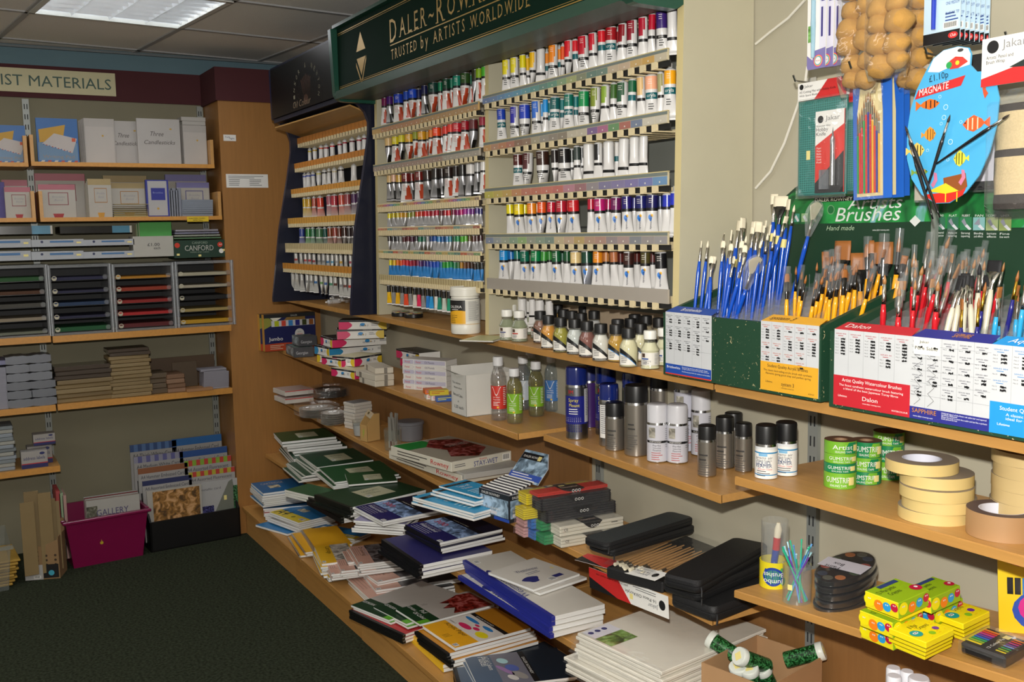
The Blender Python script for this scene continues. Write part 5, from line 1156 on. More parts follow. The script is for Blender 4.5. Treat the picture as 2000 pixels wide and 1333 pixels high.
 # ---- bottles, cans, tubs: built once per look, then copied
_pr={}
def proto(key,builder):
 """builder() -> list of (name, G or (G, [(sub, G)]))"""
 if key not in _pr:
  L_=[]
  for nm,g in builder():
   me=bpy.data.meshes.new(nm);me.from_pydata(g.v,[],g.f)
   for m in g.m:me.materials.append(m)
   me.polygons.foreach_set('material_index',g.fm);me.polygons.foreach_set('use_smooth',g.sm);me.update();me.set_sharp_from_angle(angle=.7);L_.append((nm,me))
  _pr[key]=L_
 return _pr[key]
def put(key,builder,name,label,cat,loc,rz=0.,group=None,rot=None,scale=None):
 t=thing(name,label,cat,loc,rot or (0,0,rz),group)
 if scale:t.scale=scale
 for nm,me in proto(key,builder):
  o=bpy.data.objects.new(nm,me);COL.objects.link(o);o.parent=t
 return t
def wrap_rect(g,r,a0,a1,z0,z1,m,n=10):
 """patch on a cylinder; angles from -y, positive to the right"""
 V=[]
 for i in range(n+1):
  a=a0+(a1-a0)*i/n;V+=[(r*math.sin(a),-r*math.cos(a),z0),(r*math.sin(a),-r*math.cos(a),z1)]
 g.add(V,[(2*i,2*i+2,2*i+3,2*i+1) for i in range(n)],m,None,True)
def wrap_poly_curve(g,r,f0,f1,a0,a1,m,n=14):
 """patch between two height curves"""
 V=[]
 for i in range(n+1):
  a=a0+(a1-a0)*i/n;V+=[(r*math.sin(a),-r*math.cos(a),f0(i/n)),(r*math.sin(a),-r*math.cos(a),f1(i/n))]
 g.add(V,[(2*i,2*i+2,2*i+3,2*i+1) for i in range(n)],m,None,True)
def wtext(g,t,r,ang,z,h,m,w=None,al='c',zz=.0004):
 M=Matrix.Rotation(ang,4,'Z')@Matrix.Translation((0,-r,z))@Matrix.Rotation(PI/2,4,'X');g.text(t,0,0,h,m,M,w=w,al=al,bend=r,z=zz)
def wbars(g,r,ang,z,w,n,lh,m):
 M=Matrix.Rotation(ang,4,'Z')@Matrix.Translation((0,-r,z))@Matrix.Rotation(PI/2,4,'X');rr=random.Random(n+int(z*1e4))
 for i in range(n):
  ww=w*rr.uniform(.6,1);V=[]
  for j in range(5):
   X=-w/2+ww*j/4;V+=[(r*math.sin(X/r),-i*lh,r*math.cos(X/r)-r+.0004),(r*math.sin(X/r),-i*lh+lh*.35,r*math.cos(X/r)-r+.0004)]
  g.add(V,[(2*j,2*j+2,2*j+3,2*j+1) for j in range(4)],m,M)
  # ================================================================= things standing on the counter
def face_cam(p):return math.atan2(0-p[0],p[1])
GCLR=mat('#cfd8cc',.04,kind='glass',alpha=.05)
LBL=mat('#ddd9d0',.5)
def liquid(c,a=.75):return mat(c,.08,kind='liquid',alpha=a)
def small_bottle(cap,liq,lab,alpha=.8,level=.62):
 def f():
  R,H=.0235,.098;P=[]
  g=G();g.lathe([(R*.93,0),(R,.003),(R,.040),(R*.92,.052),(R*.62,.066),(R*.55,.070),(R*.55,.078)],GCLR,24);P.append(('glass_bottle',g))
  g=G();g.lathe([(R*.88,.002),(R*.94,.004),(R*.94,.040),(R*.86,.051),(R*.58,.064)],liquid(liq,alpha),20);P.append(('medium',g))
  g=G();cm=mat('#131314',.45) if cap=='k' else mat('#e4e2da',.45);g.lathe([(R*.66,.068),(R*.72,.069),(R*.72,.088),(R*.68,.091),(R*.3,.092)],cm,24);P.append(('cap',g))
  g=G();Rl=R+.0004
  if lab=='curve':
   wrap_poly_curve(g,Rl,lambda u:.006,lambda u:.040-.030*u**1.6,-1.15,.75,LBL);wrap_poly_curve(g,Rl+.0002,lambda u:.033-.030*u**1.6,lambda u:.046-.034*u**1.4,-1.15,.78,mat('#161616',.4));wrap_rect(g,Rl+.0003,-1.15,.75,.004,.0075,mat('#161616',.4));wbars(g,Rl+.0002,-.55,.026,.018,4,.004,mat('#5a5a5a',.5));wtext(g,'Winsor & Newton',Rl+.0004,-.2,.0047,.0022,LBL,w=.03)
  elif lab=='curveb':
   wrap_poly_curve(g,Rl,lambda u:.006,lambda u:.040-.030*u**1.6,-1.15,.75,LBL);wrap_poly_curve(g,Rl+.0002,lambda u:.033-.030*u**1.6,lambda u:.046-.034*u**1.4,-1.15,.78,mat('#161616',.4));wrap_poly_curve(g,Rl+.0003,lambda u:.032-.030*u**1.6,lambda u:.034-.030*u**1.6,-1.15,.78,mat('#2878b8',.4));wbars(g,Rl+.0002,-.55,.024,.018,4,.004,mat('#5a5a5a',.5))
  P.append(('label',g));return P
 return f
def dr_bottle(liq,stripe,alpha=.5,tall=1.):
 def f():
  R=.027;P=[]
  g=G();g.lathe([(R*.98,0),(R,.002),(R*.97,.006),(R*.90,.009),(R*.90,.042),(R*1.0,.046),(R*1.0,.049),(R*.9,.052),(R*.6,.066),(R*.5,.070),(R*.5,.080)],GCLR,26);P.append(('glass_bottle',g))
  g=G();g.lathe([(R*.93,.002),(R*.84,.010),(R*.84,.042),(R*.92,.047),(R*.8,.053),(R*.54,.066)],liquid(liq,alpha),20);P.append(('medium',g))
  g=G();g.lathe([(R*.6,.074),(R*.66,.075),(R*.66,.093),(R*.62,.096),(R*.3,.0965)],mat('#e4e2da',.45),24);P.append(('cap',g))
  g=G();Rl=R*.90+.0005;wrap_rect(g,Rl,-1.5,1.5,.010,.042,LBL,16);wrap_rect(g,Rl+.0002,-1.1,-.2,.0245,.028,mat(stripe,.4));wrap_rect(g,Rl+.0002,-1.05,-.6,.030,.040,mat('#8a6a58',.5,kind='photo'))
  wbars(g,Rl+.0003,-.5,.021,.022,3,.004,mat('#4a4a58',.5));wbars(g,Rl+.0003,.8,.038,.016,8,.0035,mat('#8a8a8a',.5))
  if liq=='#e0dcb8':wtext(g,'Masking',Rl+.0004,-.35,.0195,.0045,mat('#7c7a80',.5),w=.022);wtext(g,'Fluid',Rl+.0004,-.45,.0135,.0045,mat('#7c7a80',.5),w=.015)
  P.append(('label',g));return P
 return f
 # pixel of the base centre (front-bottom edge), kind
WB=[(991,666,'d','#c9d0b0','#28306c','front left white-capped glass bottle beside the green notepad'),(1015,669,'d','#c9d0b0','#b83028','white-capped glass bottle with red-striped label, second in the front'),(1001,652,'d','#c8c890','#282828','white-capped glass bottle behind the two front ones'),(1033,655,'d','#c9d0b0','#282828','white-capped bottle behind the red-striped one'),(1052,662,'d','#d0d8c8','#b83028','white-capped bottle just left of the first black caps'),(1072,652,'d','#d0d8c8','#282828','rearmost white-capped bottle behind the black caps')]
def mid(level,px,py,back=0):p=level.at(px,py);d=Vector((p.x,p.y-0,0)).normalized();return p+d*(.024+back)
k=0
for px,py,kd,liq,st,lab in WB:
 p=mid(CT,px,py);p.z=CT.z(p.x)+.0005;put(('d',liq,st),dr_bottle(liq,st,.35),'glass_bottle',lab,'bottle',p,face_cam(p),'white-capped medium bottles')
BB=[(1072,684,'#e09a28','curve','front black-capped bottle of amber varnish'),(1096,690,'#a8a030','curve','front black-capped bottle of olive yellow oil'),(1123,694,'#d8dcd8','curve','front black-capped bottle of clear varnish, left one'),(1147,700,'#8a5048','curve','front black-capped bottle of brown medium'),(1174,707,'#e0ddd4','curve','front black-capped bottle of clear varnish with yellow sticker'),(1204,709,'#c89828','curveb','black-capped bottle of amber gum left of the cream one'),(1228,719,'#e6dfb8','curveb','front black-capped bottle of cream masking fluid'),(1251,707,'#e6dfb8','curveb','black-capped cream bottle behind the Masking Fluid bottle'),
(1056,672,'#8a5a48','curve','black-capped bottle at the left end of its group'),(1077,668,'#a8a030','curve','second row black-capped bottle behind the amber one'),(1101,668,'#c8a030','curve','second row black-capped bottle behind the olive one'),(1090,655,'#b88828','curve','third row black-capped bottle behind the olive one'),(1118,672,'#d8d0c0','curve','second row black-capped bottle behind the clear one'),(1136,678,'#d8d8d8','curve','second row black-capped bottle left of the brown one'),(1141,660,'#c8a040','curve','third row black-capped bottle above the brown one'),(1161,672,'#d8d8d8','curve','second row black-capped bottle right of the brown one'),(1160,652,'#d8d0c0','curve','rearmost black-capped bottle of the left cluster'),(1120,652,'#d8d0c0','curve','rear black-capped bottle near the middle of the left cluster'),
(1207,695,'#c89828','curve','second row black-capped bottle behind the amber gum'),(1232,693,'#d8d0b8','curve','second row black-capped bottle behind the cream fluid'),(1240,682,'#d8d0b8','curve','third row black-capped bottle of the right cluster'),(1262,686,'#b0a080','curve','black-capped bottle behind the white-capped masking bottle'),(1257,674,'#b0a080','curve','rear black-capped bottle of the right cluster'),(1287,692,'#b0a080','curve','black-capped bottle beside the green display box, front'),(1286,674,'#b0a080','curve','black-capped bottle beside the green display box, rear')]
for px,py,liq,lb,lab in BB:
 p=mid(CT,px,py);p.z=CT.z(p.x)+.0005;put(('s',liq,lb),small_bottle('k',liq,lb),'glass_bottle',lab,'bottle',p,face_cam(p)+.1,'black-capped medium bottles',scale=(1.05,1.05,1.08))
for px,py,lab in ((1270,723,'white-capped bottle labelled Masking Fluid in front of the black caps'),(1297,716,'white-capped cream bottle touching the green display box')):
 p=mid(CT,px,py);p.z=CT.z(p.x)+.0005;put(('d','mask'),dr_bottle('#e0dcb8','#2c4c90',.9),'glass_bottle',lab,'bottle',p,face_cam(p),'white-capped masking fluid bottles',scale=(.92,.92,1.0))
 # primer tub
p=mid(CT,910,653,.012);p.z=CT.z(p.x)+.0005
def tub():
 R=.050;W2=mat('#e2dfd4',.4);P=[];g=G();g.lathe([(R*.96,0),(R,.004),(R,.028),(R*.985,.030),(R*.985,.118),(R*.93,.124),(R*.93,.13)],W2,36);P.append(('tub',g))
 g=G();g.lathe([(R*1.0,.127),(R*1.02,.128),(R*1.02,.148),(R*1.0,.149),(R*1.0,.156),(R*.97,.158),(R*.95,.156)],W2,40);P.append(('screw_lid',g))
 g=G();r=R+.0003;wrap_rect(g,r,-1.7,1.7,.033,.117,W2,20);wrap_rect(g,r+.0003,-1.7,.1,.035,.082,mat('#e8ac24',.4),14);wrap_poly_curve(g,r+.0005,lambda u:.068+.012*math.sin(u*2.2),lambda u:.114,-1.7,.1,mat('#1a1a1a',.4));wrap_rect(g,r+.0006,.12,1.7,.042,.112,mat('#d5d3cc',.5),12)
 wtext(g,'GALERIA',r+.001,-.62,.088,.009,WHITE,w=.05);wbars(g,r+.0008,-.62,.082,.036,1,.005,WHITE);wtext(g,'Gesso Primer',r+.001,-.75,.062,.004,BLACK,w=.03);wbars(g,r+.0008,-.75,.056,.03,4,.006,mat('#8a6a20',.5));wbars(g,r+.0009,.75,.108,.046,18,.0036,mat('#8a8a8a',.5));wrap_rect(g,r+.0004,-1.7,1.7,.1175,.119,mat('#2a2a2a',.4),16);wrap_rect(g,r+.0004,-1.7,1.7,.0325,.0338,mat('#d0a030',.4),16);P.append(('label',g));return P
put('tub',tub,'primer_tub','white tub of primer with black and yellow label on the counter','tub',p,face_cam(p)-.1)
# two round palettes of eyeshadow-like pans and a ruler behind them
for i,(px,py,lab) in enumerate(((783,619,'small round black palette with clear lid, left one by the racks'),(808,622,'small round black palette with clear lid, right one by the tub'))):
 q=mid(CT,px,py);q.z=CT.z(q.x)+.0005;t=thing('round_palette',lab,'palette',q,(0,0,0),'small round palettes')
 g=G();g.lathe([(.036,0),(.038,.002),(.038,.014),(.036,.016)],mat('#151516',.3),30);g.obj('case',t)
 for j in range(6):a=j*PI/3;g=G();g.lathe([(.009,.016),(.009,.0175),(.006,.018)],mat(['#c07868','#c8a030','#48a060','#c04838','#b89888','#d0c060'][j],.7),14,Matrix.Translation((.022*math.cos(a),.022*math.sin(a),0)));g.obj('paint_pan',t)
 g=G();g.lathe([(.037,.0165),(.037,.022),(.034,.024)],GCLR,28);g.obj('clear_lid',t)
a=CT.at(716,611);b=CT.at(782,605);d=b-a;t=thing('ruler','thin blue printed strip lying on the counter by the navy rack','ruler',(a.x,a.y,CT.z(a.x)+.0005),(0,CT.tilt,math.atan2(d.y,d.x)))
g=G();g.box(0,d.length,0,.028,0,.002,mat('#4c58a8',.4));g.rect(d.length*.55,.003,d.length*.8,.025,mat('#4a9040',.4),TP(0,0,.002));g.rect(d.length*.8,.003,d.length*.98,.025,mat('#b02838',.4),TP(0,0,.002));g.obj('strip',t)
# white tubes lying on the counter in front of the navy rack
for i in range(7):
 q=CT.at(634+i*8.5,594-(i%3)*3);hz=.010+.012*(i%2);t=thing('paint_tube','plain white tube lying in the small heap on the counter, %s from the left'%ORD[i],'paint tube',(q.x+.03,q.y+.01,CT.z(q.x)+hz),(PI/2,0,.35+.1*(i%3)),'loose white tubes on the counter')
 b=bpy.data.objects.new('tube_body',tube_mesh('W' if 0 else 'T',.11,.0115,'#c8c4bc',0));COL.objects.link(b);b.parent=t;c=bpy.data.objects.new('cap',cap_mesh(.0115,WHITE));COL.objects.link(c);c.parent=t
 # green and cream notepad in front of the rack partition
def np_art(g,M,W,D):
 for i in range(5):g.rect(W*.05,D*(.12+.17*i),W*.95,D*(.14+.17*i),mat('#b8c46a',.5),M)
 g.poly([(0,0),(W,0),(W,D*.05),(0,D*.05)],mat('#5c6c50',.5),M)
pad(CT,.004,(963,666.5),(920,658),(1000,655),.004,'thin cream and green leaflet pad at the counter edge by the tub','#d8d2a0',art=np_art)
# ================================================================= shelf below the counter
PK,YE,BL_='#d02860','#d8b828','#2c88b8'
def s3_art(side,topc='#1a1a1c'):
 def f(g,W,D,H):
  for M,L_ in ((FR(0,-.0003,0),W),(SIDE_X0(W,D,H),D)):
   n=12;wq=min(L_*.28,.07);m=mat(side,.4)
   g.poly([(0,0)]+[(wq*(.6+.4*math.cos(PI*(k/n-.5))),H*.92*k/n) for k in range(n+1)]+[(0,H*.92)],m,M,z=.0003)
   yq=L_*.18;g.poly([(L_,H*.92)]+[(L_-yq*(.5+.5*math.cos(PI*(k/n-.5))),H*.92*(1-k/n)) for k in range(n+1)]+[(L_,0)],mat(YE if side!=YE else PK,.4),M,z=.0003)
   g.rect(0,H*.80,L_,H,mat(topc,.4),M,z=.0004)
   c=L_*.5;g.disc(c,H*.52,min(.012,L_*.1),mat('#2a88c8',.4),M,ry=H*.17,z=.0005);g.disc(c+L_*.05,H*.44,.003,mat('#e8b020',.4),M,z=.0006);g.text('system 3',c-L_*.07,H*.32,H*.20,mat('#232848',.5),M,w=L_*.18,z=.0008,sh=.2);g.bars(L_*.68,H*.55,L_*.14,2,H*.14,mat('#55565c',.5),M)
   g.text('DALER ROWNEY',L_*.55,H*.85,H*.09,mat('#c9c9c9',.4),M,w=L_*.2,z=.0007)
 return f
S3B={'all':WHITE,'top':mat('#232326',.35)}
S3W={'all':WHITE,'top':mat('#dcd6b0',.4)}
lv=L3A
# jumbo set standing on edge against the pillar; two of them
for i,(x0,lab) in enumerate(((.022,'blue and orange Jumbo tube set box standing by the oak pillar, front one'),(.0,'blue and orange Jumbo tube set box standing by the oak pillar, rear one'))):
 a=on(514,682,0,PX+.085) if i==0 else on(506,682,0,PX+.03)
 w=.28;h=.195;zb=L3A.z(-5.1)+.001
 a=on(514-8*i,640,0,PX+.075-.045*i);t=thing('paint_set_box',lab,'paint set',(PX+.052-.047*i,a.y,zb),(0,0,0),'jumbo paint set boxes')
 g=G();g.box(0,.040,0,w,0,h,{'all':mat('#1a1f50',.35),'front':mat('#c8963c',.4),'top':mat('#3a3a30',.4)});M=LF(.0403,0,0)
 g.rect(0,h*.9,w,h,BLACK,M);g.text('DALER',w*.52,h*.925,.008,mat('#c8c8c0',.4),M,w=.035,z=.0008);g.poly([(0,0),(w,0),(w,h*.18),(w*.6,h*.2),(w*.3,h*.21),(0,h*.19)],mat('#a83c1c',.4),M)
 g.poly([(0,h*.6),(w*.12,h*.68),(w*.2,h*.78),(w*.1,h*.9),(0,h*.9)],mat('#8a8a38',.4),M);g.poly([(w*.2,h*.78),(w*.34,h*.9),(w*.12,h*.9)],mat('#d8d4c4',.4),M,z=.0005);g.poly([(w*.34,h*.76),(w*.8,h*.8),(w*.8,h*.9),(w*.44,h*.9)],mat('#8c6c34',.4),M)
 g.text('Jumbo',w*.08,h*.28,h*.10,WHITE,M,w=w*.27,z=.0008);g.bars(w*.1,h*.14,w*.3,3,.009,mat('#c8b8a0',.4),M)
 g.disc(w*.68,h*.44,.026,mat('#c8c8c4',.4),M,z=.0006);g.text('SAVE 40%',w*.68,h*.40,.008,RED,M,w=.034,al='c',z=.0012);g.text('BEST BUY',w*.68,h*.47,.005,mat('#404040',.4),M,w=.02,al='c',z=.0012)
 g.rect(w*.14,h*.66,w*.98,h*.82,mat('#c4c4c8',.3),M,z=.0006)
 for j,c in enumerate(('#b0b820','#c84838','#3880c0','#2c2c80','#3c4420','#8c5020')):g.rect(w*(.20+.135*j),h*.665,w*(.285+.135*j),h*.815,gloss(c),M,z=.0009)
 g.obj('body',t)
def pfc(X,Y):return (480+X/3.92,560+Y/3.92)
# two small tins of graphic sets
for i,(p0,p1,p2,hz,H,lab) in enumerate((((368,470),(285,440),(520,460),.052,.050,'lower small grey gift tin left of the acrylic sets'),((405,385),(315,372),(545,375),.104,.050,'upper small grey gift tin left of the acrylic sets'))):
 def ar(g,W,D,H):
  M=SIDE_X0(W,D,H);g.rect(D*.02,H*.1,D*.98,H*.95,mat('#6c7a80',.4,kind='photo'),M);M=FR(0,-.0003,0);g.text('Georgian',W*.1,H*.3,H*.3,mat('#c8c8cc',.4),M,w=W*.6,z=.0008)
 carton(lv,hz,pfc(*p0),pfc(*p1),pfc(*p2),H,lab,{'all':mat('#47484c',.35),'top':mat('#5c6c64',.3,kind='photo')},'paint set','paint_set_box','small grey gift tins',art=ar)
 # tower of acrylic sets, bottom up
specs=[(((545,510),(455,455),(640,520)),.045,.043,YE,'short yellow-ended acrylic set beside the tower of sets'),
(((632,535),(543,505),(1000,520)),.047,.044,'#2c88b8','lowest acrylic set of the tower, blue ended'),
(((630,468),(545,440),(1168,420)),.093,.044,'#2c88b8','second acrylic set of the tower, blue ended'),
(((640,400),(545,375),(1170,362)),.139,.044,PK,'third acrylic set of the tower, pink ended and longest'),
(((655,335),(575,318),(1015,322)),.185,.044,PK,'fourth acrylic set of the tower, pink ended'),
(((580,268),(560,250),(950,262)),.230,.042,PK,'topmost acrylic set of the tower, pink ended')]
for i,(pp,hz,H,c,lab) in enumerate(specs):
 p0,p1,p2=[pfc(*q) for q in pp]
 a,ang,W,D=frame3(lv,hz,p0,p1,p2);D=max(D,.10)
 t=thing('acrylic_set_box',lab,'paint set',(a.x,max(a.y,1.575),a.z-H),(0,lv.tilt,ang),'system three acrylic sets');g=G();g.box(0,W,0,D,0,H,S3B,b=.001);s3_art(c)(g,W,D,H);g.obj('body',t)
for i,(pp,hz,H,c,lab,yy) in enumerate(((((832,648),(722,610),(1000,625)),.038,.036,PK,'lower yellow and pink acrylic set lying in front of the tower',0),(((730,560),(630,528),(860,545)),.070,.034,PK,'left yellow and pink acrylic set lying in front of the tower',0),(((830,545),(725,520),(1040,510)),.080,.040,PK,'yellow topped acrylic set leaning in front of the tower',0),(((1465,550),(1150,540),(1470,520)),.080,.038,PK,'lower acrylic set of the right hand pair behind the card boxes',1),(((1445,490),(1120,478),(1450,462)),.120,.038,PK,'upper acrylic set of the right hand pair behind the card boxes',1))):
 p0,p1,p2=[pfc(*q) for q in pp]
 if yy:
  a=lv.at(*p1,hz);W,D,ang=.21,.10,.05
  a=lv.at(*p1,hz)
 else:a,ang,W,D=frame3(lv,hz,p0,p1,p2);D=max(D,.09)
 t=thing('acrylic_set_box',lab,'paint set',(a.x,a.y+(.02 if yy else 0),a.z-H),(0,lv.tilt,ang),'system three acrylic sets');g=G();g.box(0,W,0,D,0,H,S3B if yy else S3W,b=.001);s3_art(c)(g,W,D,H);g.obj('body',t)
 # three plain card boxes and the pile of oil pastel boxes
PB=mat('#c8bfae',.55)
for i in range(3):
 p0=[(990,750),(990,705),(990,650)][i];p1=[(815,695),(838,640),(835,590)][i];p2=[(1135,735),(1135,690),(1130,640)][i]
 def ar(g,W,D,H):
  g.rect(W*.48,0,W*.66,H,mat('#7c766c',.4),FR(0,-.0003,0));g.rect(D*.2,0,D*.32,H,mat('#7c766c',.4),SIDE_X0(W,D,H))
 carton(lv,.024+.0235*i+.001,pfc(p0[0],p0[1]-22),pfc(*p1),pfc(p2[0],p2[1]-22),.023,['lowest','middle','top'][i]+' beige card box of the three stacked at the shelf edge',PB,'box','card_box','plain beige card boxes',art=ar)
for st,(bx,by,n,lab) in enumerate(((1215,800,6,'rear pile'),(1300,800,6,'front pile'))):
 for i in range(n):
  H=.0195;r=random.Random(st*9+i);q=lv.at(*pfc(bx-15,by-15+st*8),0);a0=q
  def ar(g,W,D,H):
   M=FR(0,-.0003,0);g.rect(W*.02,H*.08,W*.98,H*.9,mat('#b9b6c8' if i%2 else '#d4d0cc',.4),M);g.text('Oil Pastels',W*.35,H*.28,H*.42,mat('#55506c',.4),M,w=W*.3,z=.0008);g.text('Pentel',W*.08,H*.28,H*.4,RED,M,w=W*.15,z=.0008)
  t=thing('oil_pastel_box','white oil pastel box, %s from bottom, %s beside the open carton'%(ORD[i],lab),'pastel box',(q.x+r.uniform(-.004,.004),q.y+.004,lv.z(q.x)+.001+i*(H+.0008)),(0,lv.tilt,.55+r.uniform(-.02,.02)),'white oil pastel boxes')
  g=G();g.box(0,.15,0,.085,0,H,WHITE);ar(g,.15,.085,H);g.obj('body',t)
for i in range(5):
 q=lv.at(*pfc(1385+(i%3)*38-(i//3)*10,868+(i%3)*10),0);H=.018
 t=thing('crayon_box','small bright crayon box, %s of five piled left of the open carton'%ORD[i],'crayon box',(q.x,q.y,lv.z(q.x)+.001+(i//3)*(H+.001)),(0,0,1.3),'small bright crayon boxes')
 g=G();g.box(0,.07,0,.05,0,H,mat(['#d8d4cc','#d8d4cc','#2c58a8','#d86820','#d0b828'][i],.4));g.bars(.005,H*.7,.05,2,.006,mat(['#c83838','#c83838','#e8e030','#3070b0','#b02820'][i],.4),FR(0,-.0003,0));g.obj('body',t)
 # open white carton with handwriting
a=lv.at(*pfc(1690,1003));b=lv.at(*pfc(1500,935));c=lv.at(*pfc(1880,980));a.z=lv.z(a.x);v=c-a;ang=math.atan2(v.y,v.x)
t=thing('open_carton','open white corrugated carton with handwritten price standing left of the solvent bottles','carton',(a.x,a.y,a.z+.0008),(0,lv.tilt,ang));CW=mat('#cfccc4',.7);W=.17;D=.115;H=.155
g=G();g.box(0,W,0,.002,0,H*.92,CW);g.text('Three Candlesticks',W*.68,H*.80,.007,mat('#8c8880',.5),FR(0,-.0003,0),w=W*.26,z=.0006);g.rect(W*.55,H*.55,W*.8,H*.75,mat('#ccc2b0',.5),FR(0,-.0003,0));g.obj('front_wall',t)
g=G();P=[(0,0),(D,0),(D,H*.92),(D*.62,H*.86),(0,H*.92)];g.prism(P,0,.002,CW,Matrix(((0,0,1,0),(1,0,0,0),(0,1,0,0),(0,0,0,1))));M=SIDE_X0(W,D,H)
ik=mat('#2c3030',.5);g.text('Bees and Cakes',D*.16,H*.42,.010,ik,M,w=D*.62,z=.0009,ang=-.05);g.text('at',D*.45,H*.28,.008,ik,M,z=.0009);g.text('1.20 each',D*.22,H*.14,.011,ik,M,w=D*.6,z=.0009);g.text('This volume',D*.1,H*.68,.008,ik,M,w=D*.55,z=.0009);g.text('Watercolour',D*.2,H*.58,.007,ik,M,w=D*.55,z=.0009);g.obj('side_wall',t)
g=G();g.box(0,W,D-.002,D,0,H*1.05,CW);g.obj('back_wall',t);g=G();g.box(W-.002,W,0,D,0,H,CW);g.obj('side_wall',t);g=G();g.box(0,W,0,D,0,.002,CW);g.obj('base',t)
g=G();g.add([(0,D*.9,H*.9),(0,D*.1,H*.9),(-.03,D*.25,H*.98),(-.035,D*.95,H*1.02)],[(0,1,2,3),(3,2,1,0)],CW);g.obj('flap',t)
# solvent bottles
def solvent(liq,labc,capc='#d8d8d8',tall=1.):
 def f():
  R=.027;k=tall;P=[];BLK=mat('#d7dde0',.05,kind='glass',alpha=.06)
  g=G();g.lathe([(R*.9,0),(R,.004),(R,.03*k),(R*.94,.033*k),(R*.94,.108*k),(R,.111*k),(R*1.0,.125*k),(R*.9,.140*k),(R*.55,.158*k),(R*.5,.162*k),(R*.5,.168*k)],BLK,26);P.append(('bottle',g))
  g=G();g.lathe([(R*.86,.003),(R*.94,.006),(R*.94,.03*k),(R*.88,.034*k),(R*.88,.108*k),(R*.94,.112*k),(R*.94,.124*k),(R*.84,.139*k),(R*.5,.156*k)],liquid(liq[0],liq[1]),22);P.append(('liquid',g))
  g=G();g.lathe([(R*.6,.163*k),(R*.64,.164*k),(R*.64,.187*k),(R*.58,.190*k)],mat(capc,.5),22);P.append(('cap',g))
  g=G();r=R*.94+.0005;m=mat(labc,.4);wrap_rect(g,r,-1.7,1.7,.036*k,.105*k,m,20);wrap_poly_curve(g,r+.0003,lambda u:(.088+.012*math.cos(u*6.28))*k,lambda u:(.091+.012*math.cos(u*6.28))*k,-.9,.3,WHITE);wtext(g,'Low Odour',r+.0006,-.3,.070*k,.0045,WHITE,w=.024);wtext(g,'Turpentine' if labc=='#c8362c' else 'Solvent',r+.0006,-.3,.063*k,.0045,WHITE,w=.026);wbars(g,r+.0006,-.3,.056*k,.024,3,.005,WHITE);wbars(g,r+.0006,.85,.098*k,.014,10,.0055*k,WHITE);g_=.0006;wrap_rect(g,r+.0006,-.25,0,.039*k,.044*k,mat('#e8c030',.4),4);P.append(('label',g));return P
 return f
for px,py,liq,lc,lab,tl in ((975,826,('#e8e4e0',.03),'#c8362c','tall clear turpentine bottle with red label, front left of the solvents',1.12),(1006,832,('#c8c050',.12),'#7cae28','yellow liquid bottle with lime label, front of the solvents',.95),(1023,805,('#dde0e4',.04),'#b8c0c8','clear solvent bottle turned sideways behind the lime front one',1.0),(1048,818,('#b8b040',.15),'#7cae28','yellow liquid bottle with lime label and price sticker, behind',.98),(1038,800,('#d8e0c8',.05),'#a8b8a0','rearmost clear solvent bottle with only its cap showing',1.1),(1079,808,('#d8e0e4',.03),'#3c70b0','clear solvent bottle with blue label',1.05)):
 p=mid(lv,px,py-2,.004);p.z=lv.z(p.x)+.0005;put(('sv',lc,tl),solvent(liq,lc,tall=tl),'solvent_bottle',lab,'bottle',p,face_cam(p),'solvent bottles')
 # spray cans
def can(R,H,capH,body,cap,art=None,capr=.97,dome=True):
 def f():
  P=[];g=G();bm_=body;tin=metal('#bcbcbc',.22)
  g.lathe([(R*.96,0),(R,.002),(R,.004)],tin,30);g.lathe([(R,.0041),(R,H*.985-capH)],bm_,32);g.lathe([(R,H*.985-capH),(R*.97,H-capH+.004)],tin,30);P.append(('can',g))
  g=G();c=R*capr;g.lathe([(c,H-capH+.001),(c,H-capH*.16),(c*.96,H-capH*.05),(c*.80,H),(c*.3,H-.001)],cap,32);P.append(('cap',g))
  if art:g=G();art(g,R+.0004,H-capH);P.append(('label',g))
  return P
 return f
STL=mat('#a39c92',.3,.8);KCAP=mat('#161617',.4);BCAP=mat('#13256e',.15,coat=.6)
def a_mount(g,r,h):
 b=mat('#20247c',.3);wrap_rect(g,r,-1.5,1.5,h*.30,h*.82,b,18);wtext(g,'3M',r+.0006,-.55,h*.865,.011,mat('#c82c30',.4),w=.018);wtext(g,'Spray',r+.0006,-.30,h*.715,.0105,mat('#e0d040',.4),w=.032);wtext(g,'Mount',r+.0006,-.22,h*.62,.0105,mat('#e0d040',.4),w=.034);wbars(g,r+.0006,-.25,h*.57,.034,3,.007,WHITE);wrap_rect(g,r+.0004,.75,1.5,h*.33,h*.95,mat('#c8c8cc',.4),6);wbars(g,r+.0007,1.1,h*.92,.016,16,.005,mat('#6c6c74',.5))
 for i in range(9):
  for j in range(9):wrap_rect(g,r+.0007,-1.2+.19*i,-1.2+.19*i+.045+.008*j,h*.30-.0052*j+.018,h*.30-.0052*j+.018+.0012+.0002*j,WHITE if j<3 else b,1)
def a_fix(g,r,h):
 wrap_rect(g,r,-1.2,1.2,h*.52,h*.58,BLACK,14);wtext(g,'DALER ROWNEY',r+.0006,-.2,h*.535,.004,WHITE,w=.034);wrap_rect(g,r+.0002,-.9,-.2,h*.65,h*.92,mat('#9c988c',.5,kind='photo'),6)
 for i,s in enumerate(('Perfix','Colourless','Fixative')):wtext(g,s,r+.0006,-.05,h*(.44-.062*i),.0046,mat('#3a3a40',.5),w=.022)
 wbars(g,r+.0006,0,h*.26,.034,4,.006,mat('#b06060',.5));wbars(g,r+.0006,1.1,h*.88,.018,10,.0055,mat('#8c8c90',.5))
